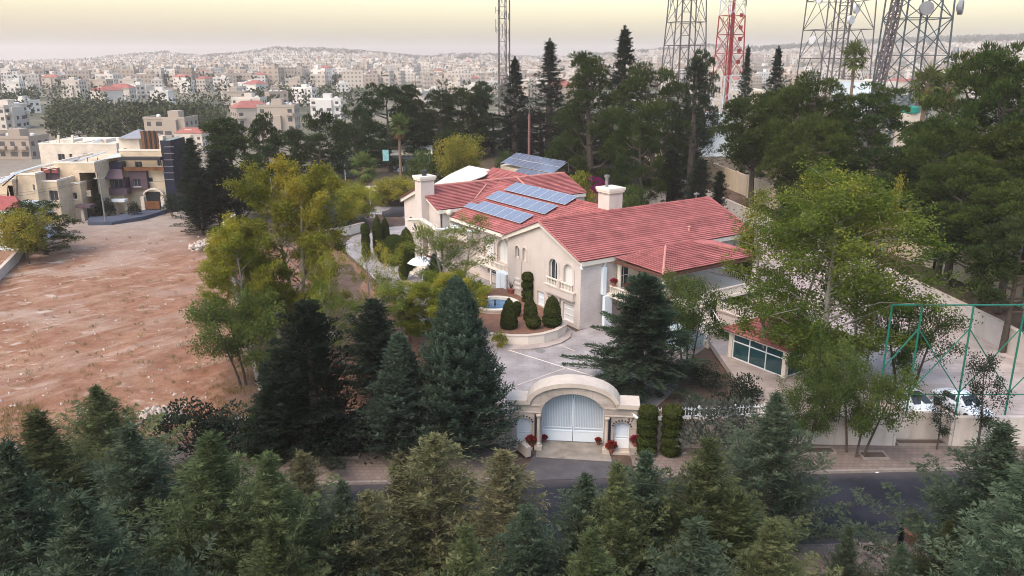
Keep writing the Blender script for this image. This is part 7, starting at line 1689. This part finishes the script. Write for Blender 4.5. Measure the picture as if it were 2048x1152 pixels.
# ================================================================== the town across the valley
def city_wall_mat(name, col, win=True):
    m, n = new_mat(name); N = n.nodes.new; L = n.links.new
    o = N('ShaderNodeOutputMaterial'); b = N('ShaderNodeBsdfPrincipled'); L(b.outputs[0], o.inputs[0]); b.inputs['Roughness'].default_value = 0.9; b.inputs['Specular IOR Level'].default_value = 0.1
    oi = N('ShaderNodeObjectInfo'); at = N('ShaderNodeAttribute'); at.attribute_name = 'tint'
    ad = N('ShaderNodeMath'); ad.operation = 'ADD'; L(oi.outputs['Random'], ad.inputs[0]); L(at.outputs['Fac'], ad.inputs[1]); fr = N('ShaderNodeMath'); fr.operation = 'FRACT'; L(ad.outputs[0], fr.inputs[0])
    cr = N('ShaderNodeValToRGB'); e = cr.color_ramp.elements; e[0].color = (0.30, 0.24, 0.20, 1); e[1].color = (0.62, 0.58, 0.55, 1)
    k = e.new(0.4); k.color = (0.45, 0.385, 0.33, 1); k = e.new(0.75); k.color = (0.54, 0.48, 0.43, 1); L(fr.outputs[0], cr.inputs[0])
    if win:      # rows of window openings, too far away to be built one by one
        g = N('ShaderNodeNewGeometry'); sp = N('ShaderNodeSeparateXYZ'); L(g.outputs['Position'], sp.inputs[0])
        def per(v, p, a, c):
            d = N('ShaderNodeMath'); d.operation = 'DIVIDE'; d.inputs[1].default_value = p; L(v, d.inputs[0]); f = N('ShaderNodeMath'); f.operation = 'FRACT'; L(d.outputs[0], f.inputs[0])
            g1 = N('ShaderNodeMath'); g1.operation = 'GREATER_THAN'; g1.inputs[1].default_value = a; L(f.outputs[0], g1.inputs[0]); g2 = N('ShaderNodeMath'); g2.operation = 'LESS_THAN'; g2.inputs[1].default_value = c; L(f.outputs[0], g2.inputs[0])
            mm = N('ShaderNodeMath'); mm.operation = 'MULTIPLY'; L(g1.outputs[0], mm.inputs[0]); L(g2.outputs[0], mm.inputs[1]); return mm.outputs[0]
        s = N('ShaderNodeMath'); s.operation = 'ADD'; L(sp.outputs[0], s.inputs[0]); L(sp.outputs[1], s.inputs[1])
        sn = N('ShaderNodeSeparateXYZ'); L(g.outputs['Normal'], sn.inputs[0]); ab = N('ShaderNodeMath'); ab.operation = 'ABSOLUTE'; L(sn.outputs[2], ab.inputs[0]); lt = N('ShaderNodeMath'); lt.operation = 'LESS_THAN'; lt.inputs[1].default_value = 0.5; L(ab.outputs[0], lt.inputs[0])
        w = N('ShaderNodeMath'); w.operation = 'MULTIPLY'; L(per(sp.outputs[2], 3.2, 0.35, 0.8), w.inputs[0]); L(per(s.outputs[0], 3.4, 0.3, 0.72), w.inputs[1])
        w2 = N('ShaderNodeMath'); w2.operation = 'MULTIPLY'; L(w.outputs[0], w2.inputs[0]); L(lt.outputs[0], w2.inputs[1]); w3 = N('ShaderNodeMath'); w3.operation = 'MULTIPLY'; w3.inputs[1].default_value = 0.75; L(w2.outputs[0], w3.inputs[0])
        mx = N('ShaderNodeMix'); mx.data_type = 'RGBA'; L(w3.outputs[0], mx.inputs['Factor']); L(cr.outputs[0], mx.inputs['A']); mx.inputs['B'].default_value = (0.10, 0.09, 0.09, 1); L(mx.outputs['Result'], b.inputs['Base Color'])
    else: L(cr.outputs[0], b.inputs['Base Color'])
    return m
MC = city_wall_mat('town_wall', None, False); MCF = city_wall_mat('far_town_wall', None, True)
MWIN = mat('town_window', (0.07, 0.065, 0.07), 0.4, 0.2, 0.3, spec=0.4)
MRED = mat('town_red_roof', (0.30, 0.11, 0.09), 0.8, 0.2, 0.5)
MTANK = mat('roof_tank', (0.55, 0.55, 0.56), 0.6, 0.1, 1)
def variant(seed):
    r = random.Random(seed); W = r.uniform(9.5, 17); D = r.uniform(8, 12); fl = r.choice([2, 3, 3, 4, 4, 5]); fh = 3.2; H = fl * fh
    wall = MB().box(-W/2, W/2, -D/2, D/2, -8, H); parts = [(-W/2, W/2, -D/2, D/2, 0, H)]
    if r.random() < 0.7:
        bx = r.uniform(-W/2 + 3, W/2 - 3); bw = r.uniform(2, 4); wall.box(bx - bw, bx + bw, -D/2 - 1.6, -D/2 - 0.002, -8, H - r.choice([0, fh])); parts.append((bx - bw, bx + bw, -D/2 - 1.6, -D/2, 0, H - fh))
    sx = r.uniform(-W/2 + 3, W/2 - 3); wall.box(sx - 2, sx + 2, -2, 2.5, H + 0.002, H + 2.8)
    wall.box(-W/2 - 0.15, W/2 + 0.15, -D/2 - 0.15, -D/2 + 0.2, H + 0.003, H + 0.9).box(-W/2 - 0.15, -W/2 + 0.2, -D/2 + 0.201, D/2, H + 0.003, H + 0.9).box(W/2 - 0.2, W/2 + 0.15, -D/2 + 0.201, D/2, H + 0.003, H + 0.9)
    win = MB(); n = int(W / 3.1)
    for f in range(fl):
        z = f * fh + 0.9; balc = r.random() < 0.4
        for i in range(n):
            x = -W/2 + W * (i + 0.5) / n; w = r.choice([0.7, 0.8, 1.2]); y = -D/2
            for p in parts[1:]:
                if p[0] - 0.9 < x < p[1] + 0.9: y = p[2] if (p[0] + 0.7 < x < p[1] - 0.7 and z + 1.6 < p[5]) else None
                if y is None: break
            if y is None: continue
            win.box(x - w, x + w, y - 0.05, y + 0.1, z, z + 1.5)
            if balc: wall.box(x - w - 0.5, x + w + 0.5, y - 1.2, y - 0.06, z - 0.9, z + 0.1)
        for s in (-1, 1):
            for i in range(3):
                y = -D/2 + D * (i + 0.5) / 3; win.box(s * W/2 - 0.05, s * W/2 + 0.05, y - 0.7, y + 0.7, z, z + 1.4)
    rf = MB(); red = r.random() < 0.28
    if red:
        rf.add([(-W/2 - 0.5, -D/2 - 0.5, H + 1), (W/2 + 0.5, -D/2 - 0.5, H + 1), (W/2 + 0.5, D/2 + 0.5, H + 1), (-W/2 - 0.5, D/2 + 0.5, H + 1), (-W/4, 0, H + 3.6), (W/4, 0, H + 3.6)], [(0,1,5,4),(1,2,5),(2,3,4,5),(3,0,4),(0,3,2,1)])
    else:
        for i in range(r.randint(3, 6)): rf.tube((r.uniform(-W/2 + 1, W/2 - 1), r.uniform(-D/2 + 2.5, D/2 - 1), H), (rf.v[0][0] if False else 0, 0, H + 0.01), 0.01, n=3) if False else rf.lathe([(0.7, 0), (0.7, 1.2), (0.1, 1.5)], 7, (r.uniform(-W/2 + 1.5, W/2 - 1.5), r.uniform(-D/2 + 2.5, D/2 - 1.5), H + 0.01))
    return wall.mesh('wall', MC), win.mesh('windows', MWIN), rf.mesh('roof' if red else 'roof_tanks', MRED if red else MTANK), red, fl, max(W, D)
VAR = [variant(700 + i) for i in range(16)]
placed = []
def place_building(X, Y, v, rz, label, group, sc=1.0, z=None):
    w, wi, rf, red, fl, size = VAR[v]
    o = link('apartment_building' if fl > 2 else 'town_house', w, None, (X, Y, float(hgt(X, Y)) if z is None else z), (0, 0, rz)); o.scale = (sc, sc, sc); tag(o, label, 'building', group)
    a = link('windows', wi, o); a['kind'] = 'stuff'
    b = link('roof' if red else 'roof_tanks', rf, o)
    if not red: b['kind'] = 'stuff'
    placed.append((X, Y, size)); return o
def pick(fl, red, k=0):
    c_ = sorted(range(len(VAR)), key=lambda i: abs(VAR[i][4] - fl) + 3 * (VAR[i][3] != red)); return c_[k]
# buildings one can pick out
named = [  # px, ground py guess depth, variant wish, label
 (35, 205, 'pale house left behind the neighbouring row'), (385, 215, 'white house with small balconies behind the dark cypress'), (345, 235, 'flat white house behind the glass stair tower'),
 (150, 500, 'long beige apartment block above the dark wood, left half'), (205, 510, 'long beige apartment block above the dark wood, middle'), (262, 515, 'long beige apartment block above the dark wood, right end'),
 (30, 470, 'pale block above the first houses at the left edge'), (375, 560, 'pale block with deep shaded windows above the wood'), (560, 250, 'tall beige block right of the tall green tree'), (590, 520, 'large white stepped building left of the dome shaped pine'),
 (445, 620, 'cream villa block beside the wooded slope'), (870, 900, 'rounded many windowed block above the rear grove')]
for i, (px, D_, lab) in enumerate(named):
    X = (px - 1024) / FPX * (D_ * 0.96 + 6)
    place_building(X, D_, [pick(2, False), pick(2, True), pick(3, False), *[pick(4, False)] * 3, pick(4, False, 1), pick(3, False, 1), pick(4, False), pick(4, False, 1), pick(3, False), pick(5, False)][i], random.uniform(-0.15, 0.15), lab, 'buildings of the town nearest the lot', 0.5 if i == 1 else 0.78)
rs = random.Random(77); tries = 0
LMK = [(60, 'the left picture edge'), (200, 'the neighbouring cream houses'), (330, 'the glass stair tower'), (450, 'the dark cypress pair'), (560, 'the tall yellowing poplar'), (680, 'the dome shaped pine'), (820, 'the tall skirted palm'), (960, 'the rear grove'), (1060, 'the slender mast'), (1180, 'the tall spired conifer'), (1300, 'the tallest spire'), (1410, 'the broad brown tower'), (1500, 'the red and white tower'), (1600, 'the wind bent conifer'), (1690, 'the wide grey tower'), (1760, 'the leaning ladder mast'), (1880, 'the green grey tower'), (9999, 'the upper right pines')]
ORD = ['nearest'] + [w + ' nearest' for w in 'second third fourth fifth sixth seventh eighth ninth tenth eleventh twelfth thirteenth fourteenth fifteenth sixteenth seventeenth eighteenth nineteenth twentieth'.split()] + ['twenty %s nearest' % w for w in 'first second third fourth fifth sixth seventh eighth ninth'.split()] + ['thirty %s nearest' % w for w in 'first second third fourth fifth sixth seventh eighth ninth'.split()]
pend = {}
while len(placed) < 300 and tries < 9000:
    tries += 1
    px = rs.uniform(-120, 2170); D_ = 200 * (1700 / 200) ** (rs.random() ** 1.1); X = (px - 1024) / FPX * (D_ * 0.96 + 6)
    if px > 690 and D_ < 430 + 0.05 * (px - 690): continue
    if px > 480 and D_ < 260: continue
    if D_ < 300 and rs.random() < 0.4: continue
    if 100 < px < 460 and 215 < D_ < 400: continue                  # the dark wood
    v = rs.randrange(16)
    if D_ < 700 and VAR[v][4] > 3: continue
    if any((X - a) ** 2 + (D_ - b) ** 2 < (0.62 * (VAR[v][5] + s)) ** 2 for a, b, s in placed): continue
    red, fl = VAR[v][3], VAR[v][4]
    sec = [n for x_, n in LMK if px < x_][0]
    o = place_building(X, D_, v, rs.uniform(-0.6, 0.6) + rs.choice([0, 0, PI / 2]), None, 'town blocks seen over ' + sec, 0.8)
    pend.setdefault(sec, []).append((D_, o, fl, red))
for sec, lst in pend.items():
    lst.sort(key=lambda q: q[0])
    for i, (D_, o, fl, red) in enumerate(lst):
        o['label'] = '%s town block over %s, %s, %s' % (ORD[min(i, len(ORD) - 1)], sec, {2: 'two storey', 3: 'three storey', 4: 'four storey', 5: 'five storey'}[fl], 'red roof' if red else 'flat roof')
# the rest of the town: one mass of far blocks
r = np.random.RandomState(88); V = []; T = []; nb = 0
while nb < 4600:
    px = r.uniform(-200, 2250); D_ = 650 + 2150 * r.rand() ** 0.85; X = (px - 1024) / FPX * (D_ * 0.96 + 6)
    if noise2(X / 210, D_ / 210, 21) > 0.33: continue
    if D_ > 2300 and r.rand() < 0.6: continue
    if px > 1500 and D_ > 2300: continue
    z = float(hgt(X, D_)); w, d, h = r.uniform(7, 18) / 2, r.uniform(7, 13) / 2, r.choice([6.4, 9.6, 9.6, 12.8, 14]) ; a = r.uniform(-0.5, 0.5); c, s = math.cos(a), math.sin(a)
    for (w_, d_, z0, z1, ox) in ((w, d, z - 10, z + h, 0), (w * 0.3, d * 0.4, z + h, z + h + 2.8, w * r.uniform(-0.6, 0.6))):
        P = [(-w_ + ox, -d_, z0), (w_ + ox, -d_, z0), (w_ + ox, d_, z0), (-w_ + ox, d_, z0), (-w_ + ox, -d_, z1), (w_ + ox, -d_, z1), (w_ + ox, d_, z1), (-w_ + ox, d_, z1)]
        V.append([(X + x * c - y * s, D_ + x * s + y * c, q) for x, y, q in P]); T += [r.rand()] * 5
    nb += 1
V = np.array(V); nbx = len(V); base = np.array([(4, 5, 6, 7), (0, 1, 5, 4), (1, 2, 6, 5), (2, 3, 7, 6), (3, 0, 4, 7)])
Q = (base[None] + (np.arange(nbx) * 8)[:, None, None]).reshape(-1, 4)
far = link('distant_town', np_mesh('distant_town', V.reshape(-1, 3), Q, MCF, np.array(T))); tag(far, 'countless pale town blocks covering the far hillsides', 'town', kind='stuff')
# trees between the houses and the woods on the slopes
MFT = leaf_mat('far_tree_leaf', (0.030, 0.038, 0.022), (0.075, 0.085, 0.045), 0.0, 0.1, 0.0)
c = Crown(91); r = c.r
def far_tree(X, Y, h, w, n):
    q = 0.30 if Y < 520 else 0.55
    if Y < 520: n = 95
    z = float(hgt(X, Y)); d = rdir(r, n); P = np.array([X, Y, z + h * 0.55]) + d * np.array([w, w, h * 0.5]) * r.uniform(0.5, 1, (n, 1)); P[:, 2] = np.maximum(P[:, 2], z)
    s = q * w * r.uniform(0.6, 1.3, n); c.add(P, d + rdir(r, n) * 0.8, rdir(r, n), s, s * 0.8, r.uniform(0, 1) * 0.6 + r.uniform(0, 0.4, n))
for i in range(620):
    px = r.uniform(-150, 2200); D_ = 330 * (3600 / 330) ** r.rand(); X = (px - 1024) / FPX * (D_ * 0.96 + 6)
    if px > 690 and D_ < 420: continue
    k = 1 + D_ / 1500
    far_tree(X, D_, r.uniform(6, 11) * (0.8 + 0.2 * k), r.uniform(2.5, 4.5) * k ** 0.5, 26)
for (px0, px1, d0, d1, n) in [(110, 450, 240, 330, 120), (-60, 60, 330, 430, 25), (330, 480, 650, 900, 110), (620, 790, 700, 1000, 170), (500, 640, 400, 520, 25), (790, 1000, 1200, 1500, 60), (1180, 1420, 700, 1000, 60), (420, 960, 2500, 3700, 420), (1250, 1560, 2600, 3700, 240), (1520, 2250, 2300, 3750, 800), (-200, 480, 2700, 3800, 260), (950, 1300, 2700, 3800, 200)]:
    for i in range(n):
        px = r.uniform(px0, px1); D_ = r.uniform(d0, d1); far_tree((px - 1024) / FPX * (D_ * 0.96 + 6), D_, r.uniform(6, 9) * (1.6 if D_ > 2300 else 1), r.uniform(3, 5) * (3.0 if D_ > 2300 else 1), 26)
tag(link('distant_trees', c.mesh('distant_trees', MFT)), 'dark trees and woods scattered through the distant town', 'trees', kind='stuff')
